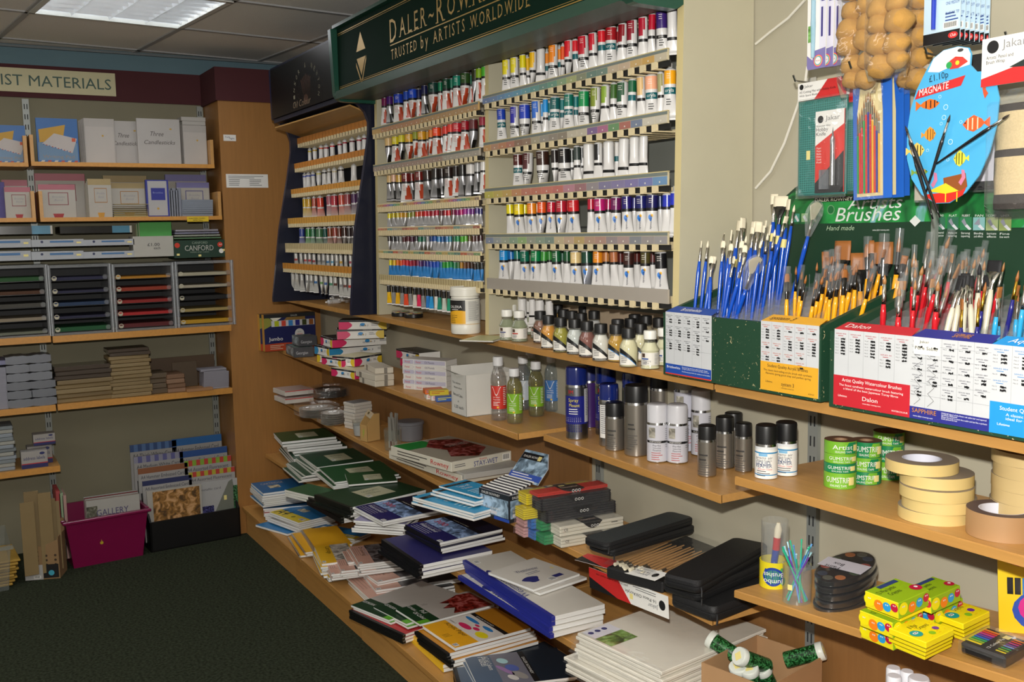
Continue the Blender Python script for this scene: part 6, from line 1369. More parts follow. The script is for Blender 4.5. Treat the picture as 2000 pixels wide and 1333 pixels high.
def a_steel(g,r,h):wbars(g,r+.0003,-.3,h*.6,.03,2,.012,mat('#3c3a38',.4));wbars(g,r+.0003,-.3,h*.4,.032,6,.006,mat('#54504c',.4));wbars(g,r+.0003,-.6,h*.14,.03,1,.006,mat('#54504c',.4))
def a_ream(g,r,h):
 b=mat('#2c86bc',.4);wrap_rect(g,r,-1.7,1.7,h*.02,h*.9,WHITE,18);wrap_rect(g,r+.0002,-1.7,1.7,h*.78,h*.82,b,16);wrap_rect(g,r+.0002,-1.7,1.7,h*.12,h*.15,b,16);wrap_rect(g,r+.0003,-.7,.1,h*.70,h*.775,mat('#7cb4d8',.4),8);wtext(g,'premi air',r+.0006,-.2,h*.62,.006,mat('#5c5c60',.4),w=.04)
 wtext(g,'Airbrush Products',r+.0006,-.2,h*.55,.0045,mat('#5c5c60',.4),w=.036);wtext(g,'LIQUID',r+.0006,-.3,h*.445,.0085,mat('#1c3c6c',.4),w=.034);wtext(g,'REAMER',r+.0006,-.22,h*.36,.0085,mat('#1c3c6c',.4),w=.038);wtext(g,'Airbrush Cleaner',r+.0006,-.1,h*.29,.004,RED,w=.034);wbars(g,r+.0006,-.2,h*.24,.034,3,.005,mat('#606468',.5))
lv=L3D
CANS=[(1127,861,.0335,.222,.058,metal('#9a9ca4',.3),BCAP,a_mount,'large spray glue can labelled 3M Spray Mount with blue cap'),
(1184,853,.033,.215,.058,metal('#9a9ca4',.3),BCAP,a_mount,'blue-capped spray glue can behind, left of the steel cans'),(1190,875,.029,.185,.050,metal('#b0b2b8',.3),BCAP,lambda g,r,h:(wrap_rect(g,r,-1.1,.5,h*.2,h*.92,WHITE,8),wbars(g,r+.0004,-.5,h*.88,.022,14,.006,mat('#6c6c74',.5))),'smaller blue-capped spray can turned to its barcode side'),
(1152,838,.030,.20,.05,mat('#3c2060',.3),mat('#28306c',.3),None,'dark violet spray can half hidden behind the Spray Mount can'),(1201,883,.0275,.140,.044,STL,KCAP,a_steel,'short steel spray can with matt black cap, left of the tall one'),(1243,894,.0335,.200,.052,STL,KCAP,a_steel,'tall steel spray can with black cap in front'),
(1235,862,.030,.205,.05,metal('#9a9ca4',.3),BCAP,None,'blue-capped spray can behind the tall steel can'),(1284,906,.0285,.160,.054,mat('#c6c6ce',.35),mat('#cfcfd4',.35),a_fix,'white fixative spray can, left one of the front pair'),(1323,908,.0285,.160,.054,mat('#c6c6ce',.35),mat('#cfcfd4',.35),a_fix,'white fixative spray can, right one of the front pair'),
(1290,868,.031,.215,.055,STL,KCAP,a_steel,'steel spray can with black cap behind the white pair'),(1340,885,.034,.232,.058,mat('#c0c0cc',.35),mat('#a8a498',.4),a_fix,'large white spray can with cream cap behind the fixatives'),(1369,893,.0275,.185,.06,mat('#c6c6ce',.35),mat('#cfcfd4',.35),a_fix,'white fixative spray can behind the small steel can')]
for px,py,R,H,cH,bd,cp,art,lab in CANS:
 p=mid(lv,px,py,R-.024);p.z=lv.z(p.x)+.0005;put(('can',R,H,bd.name,cp.name,art is None),can(R,H,cH,bd,cp,art),'spray_can',lab,'spray can',p,face_cam(p),'spray cans')
CANS2=[(1384,934,.0235,.132,.040,STL,KCAP,a_steel,'short steel spray can with black cap at the shelf corner',L3D),(1419,918,.0245,.138,.042,STL,KCAP,a_steel,'steel spray can behind the reamer cans, left one',L3D),(1436,910,.0245,.140,.042,STL,KCAP,a_steel,'black-capped steel can hidden behind the others',L3D),(1456,925,.022,.128,.038,STL,KCAP,a_steel,'narrow steel spray can partly behind the liquid reamer can',L3D),(1496,938,.0245,.121,.046,mat('#d8dadc',.35),KCAP,a_ream,'black-capped white can labelled Liquid Reamer, front one',L3E),(1535,932,.0245,.122,.046,mat('#d8dadc',.35),KCAP,a_ream,'black-capped white can labelled Liquid Reamer, rear one',L3E)]
for px,py,R,H,cH,bd,cp,art,lab,lv_ in CANS2:
 p=mid(lv_,px,py,R-.024);p.z=lv_.z(p.x)+.0005
 if lv_ is L3D:p=L3D.at(px,py)+Vector((-.02,.012,0));p.z=L3D.z(p.x)+.0005
 put(('can',R,H,bd.name,cp.name,art is None),can(R,H,cH,bd,cp,art),'spray_can',lab,'spray can',p,face_cam(p),'spray cans')
 # rolls of tape
lv=L3E
def roll(R,r,H,side,top,core='#cfd0dc',art=None):
 def f():
  P=[];g=G();n=48;prof_o=[(R,0),(R,H)];V=[];F_=[];mm=[]
  for j in range(n):
   a=2*PI*j/n;c,s=math.cos(a),math.sin(a);V+=[(R*c,R*s,0),(R*c,R*s,H),(r*c,r*s,H-.0004),(r*c,r*s,.0004)]
  S_=mat(side,.45);T_=mat(top,.6)
  for j in range(n):
   k=(j+1)%n;F_+=[(4*j,4*k,4*k+1,4*j+1),(4*j+1,4*k+1,4*k+2,4*j+2),(4*j+3,4*k+3,4*k,4*j)];mm+=[S_,T_,T_]
  g.add(V,F_,mm,None,True)
  for i in range(len(g.f)):g.sm[i]=i%3==0
  if art:art(g,R+.0003,H)
  P.append(('tape',g));g=G();V=[];q=r-.0025
  for j in range(n):a=2*PI*j/n;c,s=math.cos(a),math.sin(a);V+=[(r*c,r*s,H*.99),(q*c,q*s,H*.99),(q*c,q*s,.001),(r*c,r*s,.001)]
  g.add(V,[(4*j,4*((j+1)%n),4*((j+1)%n)+1,4*j+1) for j in range(n)]+[(4*j+1,4*((j+1)%n)+1,4*((j+1)%n)+2,4*j+2) for j in range(n)],mat(core,.6),None,True);P.append(('cardboard_core',g));return P
 return f
q0=lv.at(1813,1025);q0=q0+Vector((-.025,.052,0))
stack=[(0,0),(.006,.003),(.004,-.002),(-.004,.008),(-.03,-.002)]
for i,(dx,dy) in enumerate(stack):
 put('mask',roll(.066,.036,.0215,'#d2b878','#8c8070'),'masking_tape_roll','cream masking tape roll, %s of the front stack of five'%['bottom one','second from the bottom','middle one','second from the top','top one lying askew'][i],'tape roll',(q0.x+dx,q0.y+dy,lv.z(q0.x)+.0006+i*.0218),i*.7,'front stack of masking tape')
q1=Vector((-1.045,1.72,0))
for i in range(6):put('mask2',roll(.075,.040,.0235,'#c4ab78','#8c8070'),'masking_tape_roll','wide masking tape roll of the right rear stack, %s from the bottom'%ORD[i],'tape roll',(q1.x+(.002,-.002,.001,0,.003,-.001)[i],q1.y,lv.z(q1.x)+.0006+i*.0237),i*.9,'rear stack of masking tape')
q2=lv.at(1945,1058)+Vector((-.02,.048,0))
put('brown',roll(.060,.040,.046,'#a8825a','#5a4a48'),'brown_tape_roll','roll of brown gummed paper tape at the right front of the shelf','tape roll',(q2.x,q2.y,lv.z(q2.x)+.0006),2.6)
def gum(c1,c2,txt,fl=0):
 def art(g,r,H):
  wrap_rect(g,r,-1.6,1.6,0.0005,H-.0005,mat(c1,.35),20);wrap_poly_curve(g,r+.0002,lambda u:H*.05,lambda u:H*(.95 if u>.25 else .4+2*u),.0,.8,mat(c2,.35));
  wtext(g,txt,r+.0006,-.15,H*.40,H*.36,WHITE,w=min(.052,.0052*len(txt)+.012));wtext(g,'SEALING TAPE',r+.0006,-.1,H*.14,H*.15,WHITE,w=.036);wrap_rect(g,r+.0007,.55,.95,H*.25,H*.75,STICK,4)
 return art
LG,DG_='#74b030','#18804c'
for s,(px,py,n,lab) in enumerate(((1640,957,4,'front left'),(1690,949,3,'middle'),(1734,940,3,'rear right'))):
 q=mid(lv,px,py,.010);z=lv.z(q.x)+.0006
 hs=[.034,.020,.020,.027] if s==0 else ([.028,.030,.034] if s==1 else [.040,.036,.028])
 for i in range(n):
  H=hs[i];c=[(LG,DG_),(DG_,LG),(LG,DG_),(DG_,LG)][(i+s)%4] if s else [(LG,LG),(DG_,DG_),(LG,LG),(LG,DG_)][i]
  tx=['GUMSTRIP','GUMSTRIP','GUMSTRIP','Artist'][i] if s==0 else 'GUMSTRIP'
  put(('gum',s,i),roll(.0335 if s==0 else .0325,.016,H,c[0],'#6a4c38','#8c6c50',gum(c[0],c[1],tx)),'gummed_tape_roll','green gummed tape roll, %s from the bottom of the %s stack'%(ORD[i],lab),'tape roll',(q.x,q.y,z),face_cam(q)+.1*i,'green gummed tape rolls');z+=H+.0004
  # ================================================================= paper pads on the low shelves
def A1(X,Y):return (460+X/3.508,820+Y/3.508)
def B1_(X,Y):return (640+X/3.333,1050+Y/3.333)
def C1(X,Y):return (900+X/2.818,860+Y/2.818)
def D1(X,Y):return (680+X/6.667,880+Y/6.667)
def E1(X,Y):return (1030+X/6.667,1150+Y/6.667)
def tri(f,*q):return [f(*p) for p in q]
def bands(parts,texts=(),barc=True,brand=None):
 """cover art: vertical bands across x (fractions) with colours; texts = (string, x, y, height, colour, turned)"""
 def f(g,M,W,D):
  for a,b,c,kd in parts:g.rect(W*a,D*.003,W*b,D*.997,mat(c,.4,kind=kd),M,z=.0004)
  for s,x,y,h,c,q in texts:g.text(s,W*x,D*y,h,mat(c,.4),M,z=.0009,ang=q,sh=0)
  if barc:g.barcode(W*.015,D*.02,W*.055,D*.07,M,z=.0009)
 return f
T=PI/2
GAIN=1.25;PAGE=mat('#e2e0da',.7,kind='lines')
# covers carry their title panel at the right-hand, near end as the photo shows: x from the near corner
def title(c,ph,txt,tc='#e8e4e0',dark='#1a1a20',extra=(),pos=.17):
 def f(g,M,W,D):
  g.rect(0,0,W*.30,D,mat(c,.4),M,z=.0004);g.rect(W*.30,0,W*.62,D,mat(ph,.4,kind='photo'),M,z=.0004);g.rect(W*.62,0,W,D,mat(dark,.4),M,z=.0004)
  for i,s in enumerate(txt):g.text(s,W*(pos+.06*i),D*.92,D*.062,mat(tc if i==0 else '#8a8490',.4),M,ang=-T,z=.0009,w=D*.5)
  g.bars(0,0,0,0,.01,WHITE,M)
  for i in range(3):g.rect(W*.06*(1+i)*.7,D*.45,W*.06*(1+i)*.7+.0012,D*.92,mat(tc,.4),M,z=.0008)
  g.rect(W*.64,D*.02,W*.70,D*.98,mat('#121214',.4),M,z=.0006);g.text('DALER ROWNEY',W*.655,D*.78,W*.022,mat('#c9c5bc',.4),M,ang=-T,z=.0009,w=D*.42)
  for e in extra:e(g,M,W,D)
  g.rect(W*.01,D*.01,W*.07,D*.11,WHITE,M,z=.0008);g.barcode(W*.015,D*.02,W*.05,D*.07,M,z=.001)
 return f
def label_art(g,M,W,D):
 g.rect(W*.35,D*.25,W*.72,D*.72,mat('#aca98c',.5),M,z=.0005);g.text('GRADUATE',W*.42,D*.55,D*.07,mat('#4c5c44',.5),M,w=W*.22);g.bars(W*.43,D*.48,W*.2,2,D*.05,mat('#5c6450',.5),M);g.barcode(W*.37,D*.28,W*.06,D*.1,M,z=.0007)
PKc,GRNc,NVc='#c89c8c','#20442c','#1c1c58'
lv=L1
# green sketchbooks
pad(lv,.125,*tri(A1,(318,155),(232,95),(690,118)),.012,'purple-edged green sketchbook on top of the pile by the pillar','#2f4c2c',n=6,covers=['#2f4c2c','#25452f','#1c3a2a'],group='green sketchbooks',jit=.012,slide=(.012,-.008),art=label_art,nth='green sketchbook by the pillar')
pad(lv,.055,*tri(A1,(400,272),(262,170),(760,235)),.009,'green sketchbook lower in the pile by the pillar','#234631',n=5,group='green sketchbooks',jit=.002)
pad(lv,.085,*tri(A1,(560,328),(455,240),(945,278)),.008,'upper green white-spined sketchbook left of centre on the low shelf','#1f432d',n=8,group='green wire sketchbooks',jit=.014,slide=(-.012,.004),art=label_art,spine='#c9c8c0',spine_side='x0s',nth='green white-spined sketchbook left of centre')
pad(lv,.090,*tri(A1,(680,430),(550,335),(1120,375)),.008,'wide green sketchbook with pale label in the middle of the low shelf','#25502f',n=4,group='green wire sketchbooks',jit=.008,spine='#c9c8c0',spine_side='x0s',art=label_art,nth='wide green labelled sketchbook mid shelf')
pad(lv,.112,*tri(A1,(775,447),(850,362),(1110,420)),.007,'small green labelled sketchbook lying across the dark-spined pile','#2a4c2c',n=1,art=label_art)
pad(lv,.045,*tri(A1,(600,545),(540,430),(760,500)),.009,'small white-spined green pad at the front edge of the low shelf','#2c5434',n=3,spine='#c9c8c0',spine_side='x0s',group='small front green pads',jit=.012)
pad(lv,.100,*tri(A1,(785,605),(712,480),(1305,485)),.010,'black-spined green sketchbook, top of the tall dark pile','#1f3c26',n=5,spine='#111512',spine_side='x0',group='black-spined green pads',jit=.010,art=label_art,nth='black-spined green sketchbook of the tall pile')
pad(lv,.040,*tri(A1,(722,660),(605,515),(1100,590)),.011,'large black-spined green sketchbook under the tall dark pile','#25502f',n=3,spine='#111512',spine_side='x0',group='black-spined green pads',jit=.006)
# watercolour pads
W_ph='#6c84a8'
ex300=lambda g,M,W,D:g.text('300',W*.40,D*.90,D*.10,mat('#b83040',.4),M,ang=-T,z=.0012,w=D*.3)
pad(lv,.098,*tri(D1,(450,930),(175,720),(1290,765)),.010,'navy Watercolour pad open on top beside the green sketchbooks',NVc,art=title(NVc,W_ph,['Watercolour','Aquarelle'],extra=(ex300,),dark='#16162c'),n=2,group='navy watercolour pads',nth='navy watercolour pad beside the green sketchbooks')
pad(lv,.072,*tri(D1,(740,965),(125,880),(900,850)),.009,'lilac pad turned askew under the first navy Watercolour pad','#8c88a8',n=5,covers=['#8c88a8','#1b1b30'],group='pads under the watercolour pad',jit=.01,nth='dark pad under the lilac one')
pad(lv,.102,*tri(D1,(1190,1205),(850,955),(2010,1030)),.010,'navy Watercolour pad with yellow sticker, top of the large black-spined pile',NVc,art=title(NVc,W_ph,['Watercolour','Aquarelle'],extra=(ex300,),dark='#16162c'),n=4,covers=[NVc,'#1b1b40'],group='navy watercolour pads',spine='#0f0f14',spine_side='x0s',jit=.014,slide=(.006,.004),nth='navy watercolour pad of the large pile')
pad(lv,.052,*tri(A1,(1265,1000),(1045,815),(1760,900)),.012,'largest violet-blue black-spined pad under the watercolour pile','#28265c',n=4,spine='#0f0f14',spine_side='x0',group='large violet pads',jit=.006)
# Westminster pads
def wm(small):
 def f(g,M,W,D):
  nb_=mat('#262c6c',.4)
  if small:
   g.text('Westminster',W*.5,D*.62,D*.11,mat('#3c4060',.4),M,w=W*.42,ang=-.15,al='c');g.bars(W*.3,D*.54,W*.4,2,D*.05,mat('#6c7080',.4),M,al='c');g.poly([(W*(.28+.14*math.cos(k)*(1+.3*math.sin(3*k))),D*(.32+.12*math.sin(k))) for k in [i*.4488 for i in range(14)]],nb_,M,z=.0006);g.barcode(W*.48,D*.08,W*.13,D*.12,M);g.rect(W*.62,D*.14,W*.8,D*.24,nb_,M);g.rect(W*.86,D*.45,W*.90,D*.52,STICK,M)
  else:
   g.text('Westminster',W*.18,D*.30,D*.045,mat('#30346c',.4),M,w=D*.35,ang=T);g.bars(W*.62,D*.55,W*.24,9,D*.02,mat('#7c8088',.4),M)
   g.poly([(W*(.12+.05*math.cos(k)*(1+.3*math.sin(3*k))),D*(.72+.05*math.sin(k))) for k in [i*.4488 for i in range(14)]],nb_,M,z=.0006);g.barcode(W*.12,D*.9,W*.1,D*.05,M)
 return f
pad(lv,.066,*tri(C1,(500,975),(0,668),(793,905)),.014,'white Westminster pad with dark blue spine, top of the large pile','#bdb9b0',n=4,spine='#232a80',spine_side='x0',group='large blue-spined white pads',jit=.005,slide=(-.004,-.003),art=wm(0),nth='large white Westminster pad with blue spine')
pad(lv,.085,*tri(C1,(400,825),(190,718),(655,738)),.008,'small white Westminster pad lying on the large blue-spined ones','#c4c1ba',n=2,floor_=.066,group='small Westminster pads',art=wm(1),jit=.02,nth='small white Westminster pad')
# white sheets in clear wrap
a,ang,W,D=frame3(lv,.118,*tri(C1,(1095,1275),(692,1040),(1672,1040)))
for i in range(11):
 off=0 if i<7 else 1;r=random.Random(i);th=.0098
 loc=(a.x+r.uniform(-.005,.005)-(.012 if off else 0),a.y+r.uniform(-.005,.005)-.01*off,a.z-th-i*.0106)
 if loc[2]<lv.z(a.x):break
 t=thing('wrapped_canvas_pack','clear-wrapped pack of large white card, %s'%('top of the pile with a landscape photo label' if i==0 else ORD[i]+' from the top of the pile'),'card pack',loc,(0,lv.tilt,ang+r.uniform(-.01,.01)),'large wrapped white packs')
 g=G();g.box(0,W,0,D+.02*off,0,th-.001,mat('#cbc6ba',.6),b=.0015)
 if i==0:
  M=TP(0,0,th-.0006);g.rect(W*.02,D*.60,W*.26,D*.97,mat('#5c7c30',.4,kind='photo'),M);g.rect(W*.02,D*.80,W*.26,D*.97,mat('#c8c8d0',.4),M,z=.0005);
  for j in range(3):g.disc(W*(.06+.06*j),D*.91,.008,mat('#28306c',.4),M,z=.0008)
  g.text('Pinchfold',W*.13,D*.63,D*.045,mat('#1c1c1c',.4),M,w=W*.11,z=.001)
 g.obj('card',t)
 g=G();r=random.Random(i+5);e=.009;V=[]
 for k in range(15):V+=[(-e-r.uniform(0,.005),(D+.02)*k/14-.01,th*.3+r.uniform(-.003,.003)),(.01,(D+.02)*k/14-.01,th+.0004+r.uniform(0,.0006))]
 g.add(V,[(2*k,2*k+2,2*k+3,2*k+1) for k in range(14)],FILM,None,True);g.rect(-.002,-.002,W+.003,D+.003,FILM,TP(0,0,th+.0008));g.obj('clear_wrap',t)
 # ---- bottom shelf
lv=L0
def gallery(txt):
 def f(g,M,W,D):g.text(txt,W*.15,D*.70,D*.14,mat('#c8b8a8',.4),M,w=W*.5);g.rect(W*.25,D*.35,W*.5,D*.6,mat('#b0a488',.4,kind='photo'),M)
 return f
pad(lv,.150,*tri(A1,(190,507),(108,432),(500,462)),.0105,'blue CARTRIDGE pad, top of the pile against the pillar','#22669c',n=7,covers=['#22669c','#3c80b0','#b8b4b0','#b03c38'],group='blue cartridge pads',jit=.012,art=gallery('CARTRIDGE'),nth='cartridge pad of the pile against the pillar')
pad(lv,.066,*tri(A1,(190,612),(70,545),(600,575)),.010,'blue cartridge pad low in the pile against the pillar','#22669c',n=6,covers=['#285c8c','#c4c0b8','#b44038'],group='blue cartridge pads',jit=.012)
def a4(g,M,W,D):g.rect(0,0,W*.34,D,mat('#d0b824',.4),M,z=.0004);g.text('A4',W*.07,D*.95,D*.27,BLACK,M,ang=-T,z=.0009,w=D*.33);g.barcode(W*.14,D*.05,W*.12,D*.15,M,z=.0008);g.disc(W*.18,D*.40,.012,mat('#8a8428',.4),M,z=.0008);g.rect(W*.55,D*.5,W*.75,D*.75,mat('#b0a894',.5,kind='photo'),M,z=.0006);g.text('Cartridge',W*.5,D*.8,.012,mat('#9cb0c0',.4),M)
pad(lv,.066,*tri(A1,(432,708),(230,630),(680,645)),.009,'blue pad with yellow end panel printed A4, left one','#1f6ca4',n=7,covers=['#1f6ca4','#c4c2c0'],group='blue and yellow A4 pads',jit=.010,art=a4,nth='blue and yellow pad of the left A4 pile')
pad(lv,.030,*tri(A1,(815,820),(470,718),(930,770)),.009,'blue pad with yellow end panel printed A4, right one','#1f6ca4',n=3,group='blue and yellow A4 pads',jit=.02,art=a4)
pad(lv,.012,*tri(A1,(355,785),(190,702),(500,740)),.010,'flat blue drawing pad at the front edge of the bottom shelf','#2a74ac',n=1)
pad(lv,.052,*tri(A1,(548,885),(388,758),(800,850)),.009,'large yellow pad with round white spine on the bottom shelf','#d8a020',n=5,covers=['#d8a020','#d8a020'],group='yellow wire pads',jit=.014,slide=(-.014,.01),wire=True,nth='large yellow pad with round white spine')
yph=lambda g,M,W,D:(g.rect(0,0,W*.42,D,mat('#d8a824',.4),M,z=.0004),g.rect(W*.42,0,W*.95,D,mat('#9c9890',.4,kind='photo'),M,z=.0004),g.text('Cartridge',W*.28,D*.92,D*.085,mat('#3c2c14',.4),M,ang=-T,z=.0009,w=D*.42),g.bars(0,0,0,0,.01,WHITE,M),g.barcode(W*.03,D*.04,W*.1,D*.1,M,z=.0009))
pad(lv,.078,*tri(A1,(592,990),(572,862),(840,960)),.010,'yellow Cartridge pad with grey picture left of the pink pads','#d8a824',n=6,covers=['#d8a824','#d8a824'],group='yellow cartridge pads',jit=.010,art=yph,nth='yellow cartridge pad left of the pink ones')
pad(lv,.028,*tri(A1,(640,1085),(482,950),(800,1060)),.010,'yellow pad at the very front of the bottom shelf under the others','#d8a824',n=2,group='yellow cartridge pads')
pkt=title(PKc,'#4a4648',['Drawing','Dessin'],tc='#4c3c38',dark='#26262a')
pad(lv,.110,*tri(A1,(850,993),(782,868),(1188,950)),.009,'pink Drawing pad with charcoal picture, top of the pile',PKc,n=5,group='pink drawing pads',jit=.008,art=pkt,nth='pink Drawing pad of the small pile')
for i,(q,l) in enumerate((((655,1062),'left end'),((725,1040),'middle'),((770,980),'right end'))):pad(lv,.070+.012*i,A1(*q),A1(q[0]-8,q[1]-82),A1(q[0]+330,q[1]-40),.009,'small pink pad overlapping the yellow ones, %s of three'%l,PKc,n=3,group='small pink pads',jit=.006,art=pkt,nth='small pink pad at the '+l)
pad(lv,.060,*tri(A1,(975,1115),(860,1042),(1480,1000)),.009,'large pink Drawing pad behind the small pile',PKc,n=3,group='large pink drawing pads',jit=.006,art=pkt,nth='large pink pad behind the small pile')
pad(lv,.045,*tri(A1,(960,1172),(775,1075),(1540,1080)),.009,'large pink Drawing pad in the middle row',PKc,n=2,group='large pink drawing pads',art=pkt)
pad(lv,.032,*tri(A1,(935,1245),(692,1090),(1500,1130)),.009,'largest pink pad at the bottom of the pink piles',PKc,n=3,group='large pink drawing pads',art=pkt,jit=.003)
def oil(g,M,W,D):
 g.rect(W*.26,0,W,D,mat('#a8a29c',.4),M,z=.0004);g.poly([(W*.48,D*.1),(W*.62,D*.05),(W*.98,D*.02),(W*.98,D*.9),(W*.8,D*.95),(W*.62,D*.8),(W*.5,D*.75),(W*.6,D*.6),(W*.45,D*.45),(W*.58,D*.35)],mat('#7c1c14',.4,kind='photo'),M,z=.0006)
 g.text('Oil Colour',W*.10,D*.62,D*.10,WHITE,M,ang=-T,z=.0009,w=D*.45);g.text('Pad',W*.19,D*.62,D*.10,WHITE,M,ang=-T,z=.0009,w=D*.18);g.text('GEORGIAN',W*.14,D*.98,D*.07,WHITE,M,ang=-T,w=D*.3,z=.0009);g.bars(W*.3,D*.9,W*.08,3,.006,mat('#6c6862',.4),M);g.rect(0,0,W*.14,D*.16,mat('#58a028',.4),M,z=.0008)
oil2=lambda g,M,W,D:(g.rect(W*.26,0,W,D,mat('#a8a29c',.4),M,z=.0004),g.text('GEORGIAN',W*.14,D*.98,D*.07,WHITE,M,ang=-T,w=D*.3,z=.0009),g.rect(0,0,W*.14,D*.16,mat('#58a028',.4),M,z=.0008))
GO='#12341e'
pad(lv,.075,*tri(B1_,(600,568),(430,468),(1085,432)),.008,'Oil Colour Pad with red splash picture, top right one',GO,n=2,group='oil colour pads',art=oil,jit=.02)
pad(lv,.062,*tri(B1_,(512,565),(343,438),(950,420)),.008,'Oil Colour Pad with green end, middle of the fanned three',GO,n=2,group='oil colour pads',art=oil2,jit=.015)
pad(lv,.058,*tri(B1_,(398,540),(308,380),(860,360)),.008,'Oil Colour Pad with green end, leftmost of the fanned three',GO,n=2,group='oil colour pads',art=oil2,jit=.015)
pad(lv,.012,*tri(B1_,(432,655),(187,462),(640,590)),.009,'dark green oil pad lying flat at the front edge of the bottom shelf','#174a22',n=1,art=lambda g,M,W,D:(g.rect(0,0,W*.2,D*.22,mat('#58a028',.4),M,z=.0006),g.bars(0,0,0,0,.01,WHITE,M)))
pad(lv,.042,*tri(B1_,(490,638),(252,430),(700,560)),.010,'red pad with black spine beneath the oil colour pads','#a8282c',n=3,spine='#101010',spine_side='x0',group='red black-spined pads')
def acr(g,M,W,D):
 g.rect(0,0,W*.30,D,mat('#e0a020',.4),M,z=.0004);g.rect(W*.30,0,W*.64,D,mat('#cfcac4',.4),M,z=.0004);g.rect(W*.64,0,W*.70,D,BLACK,M,z=.0004);g.rect(W*.70,0,W,D,mat('#a8701c',.4),M,z=.0004);g.text('Acrylic Paper',W*.24,D*.90,D*.085,mat('#3c2c1c',.4),M,ang=-T,z=.0009,w=D*.62);g.text('DALER ROWNEY',W*.655,D*.85,W*.022,WHITE,M,ang=-T,z=.0009,w=D*.5)
 for x,y,rx,ry,c in ((.40,.62,.045,.17,'#c8285c'),(.46,.42,.03,.08,'#c8285c'),(.56,.75,.03,.2,'#2c78b8'),(.57,.32,.03,.14,'#2c78b8'),(.42,.18,.06,.14,'#e0cc20'),(.52,.52,.02,.06,'#c8285c')):g.disc(W*x,D*y,W*rx,mat(c,.35),M,ry=D*ry,z=.0008)
 g.bars(W*.05,D*.5,W*.1,3,.01,mat('#8a6414',.4),M);g.barcode(W*.015,D*.04,W*.06,D*.1,M,z=.0009);g.text('system 3',W*.34,D*.96,.008,BLACK,M,ang=-T,z=.0009)
pad(lv,.100,*tri(B1_,(830,722),(615,572),(1322,582)),.011,'yellow Acrylic Paper pad with bright paint blobs, front of the bottom shelf','#e0a020',n=1,art=acr)
pad(lv,.086,*tri(B1_,(775,762),(575,605),(1345,600)),.011,'black-spined acrylic pad directly under the bright one','#b87c20',n=4,spine='#101010',spine_side='x0',group='black-spined acrylic pads',jit=.007,slide=(.002,-.004),nth='black-spined acrylic pad under the bright one')
pad(lv,.030,*tri(B1_,(750,832),(500,625),(1150,740)),.013,'large yellow pad with white edge under the acrylic pads','#e0a020',n=2,spine='#e4b428',spine_side='x0s',group='large yellow pads')
def pas(g,M,W,D):
 g.rect(0,0,W*.26,D,mat('#4c5c70',.4),M,z=.0004);g.rect(W*.26,0,W*.56,D,mat('#6c6c78',.4),M,z=.0004);g.rect(W*.56,0,W*.62,D,BLACK,M,z=.0005);g.rect(W*.62,0,W,D,mat('#16222e',.35),M,z=.0004);g.text('Pastel',W*.13,D*.95,D*.12,WHITE,M,ang=-T,z=.0009,w=D*.3);g.text('4 Cold Colours',W*.19,D*.95,D*.07,WHITE,M,ang=-T,z=.0009,w=D*.45);g.text('DALER ROWNEY',W*.575,D*.8,W*.03,WHITE,M,ang=-T,z=.0009,w=D*.55)
 for x,y,rx,ry,c in ((.36,.75,.05,.1,'#9cc0c4'),(.42,.5,.06,.12,'#4c5c9c'),(.34,.45,.03,.2,'#8c6c98'),(.46,.25,.05,.15,'#8c8884'),(.38,.2,.04,.1,'#c0bcb8')):g.disc(W*x,D*y,W*rx,mat(c,.5),M,ry=D*ry,z=.0008,rot=.5)
 g.rect(W*.93,D*.15,W*.965,D*.24,STICK,M,z=.0008)
pad(lv,.060,*tri(B1_,(985,985),(868,782),(1625,902)),.009,'slate blue Pastel pad lying at the bottom edge of the picture','#4c5c70',n=2,group='slate pastel pads',art=pas)
pad(lv,.040,*tri(B1_,(1140,1000),(1000,780),(1680,835)),.009,'slate pastel pad behind, mostly covered by the Westminster shelf','#16222e',n=3,group='slate pastel pads',jit=.01)
pad(lv,.045,*tri(B1_,(860,1020),(660,860),(1500,960)),.010,'slate pad with black spine at the lower left of the pastel pads','#4c5a6c',n=4,spine='#101012',spine_side='x0',group='slate pastel pads')
# cardboard box with tubes of glitter
lv=L1
a,ang,W,D=frame3(lv,.13,(1500,1345),(1394,1284),(1606,1285));zb=lv.z(a.x)+.001;H=.13;t=thing('cardboard_box','open brown cardboard box of glitter tubes on the low shelf at right','box',(a.x,a.y,zb),(0,0,ang));bc=a+Vector((math.cos(ang)*W/2-math.sin(ang)*D/2,math.sin(ang)*W/2+math.cos(ang)*D/2,0))
for s in ((0,W,0,.003),(0,W,D-.003,D),(0,.003,.003,D-.003),(W-.003,W,.003,D-.003)):g=G();g.box(*s,0,H,CARD);g.obj('side_wall',t)
g=G();g.box(0,W,0,D,0,.003,CARD);g.obj('base',t);g=G();g.rect(.0,H*.25,.06,H*.75,mat('#8a6a44',.3),FR(0,-.0004,0));g.obj('parcel_tape',t)
def glit():
 P=[];R=.021;g=G();g.lathe([(R*.9,0),(R*.93,.002),(R*.93,.085)],mat('#145a24',.3,kind='flake'),22);P.append(('glitter_body',g));g=G();g.lathe([(R*1.06,.080),(R*1.08,.082),(R*1.08,.094),(R,.096)],mat('#c4c8c0',.4),24);g.lathe([(R*.6,.0961),(R*.6,.0966)],STICK,4);P.append(('lid',g));return P
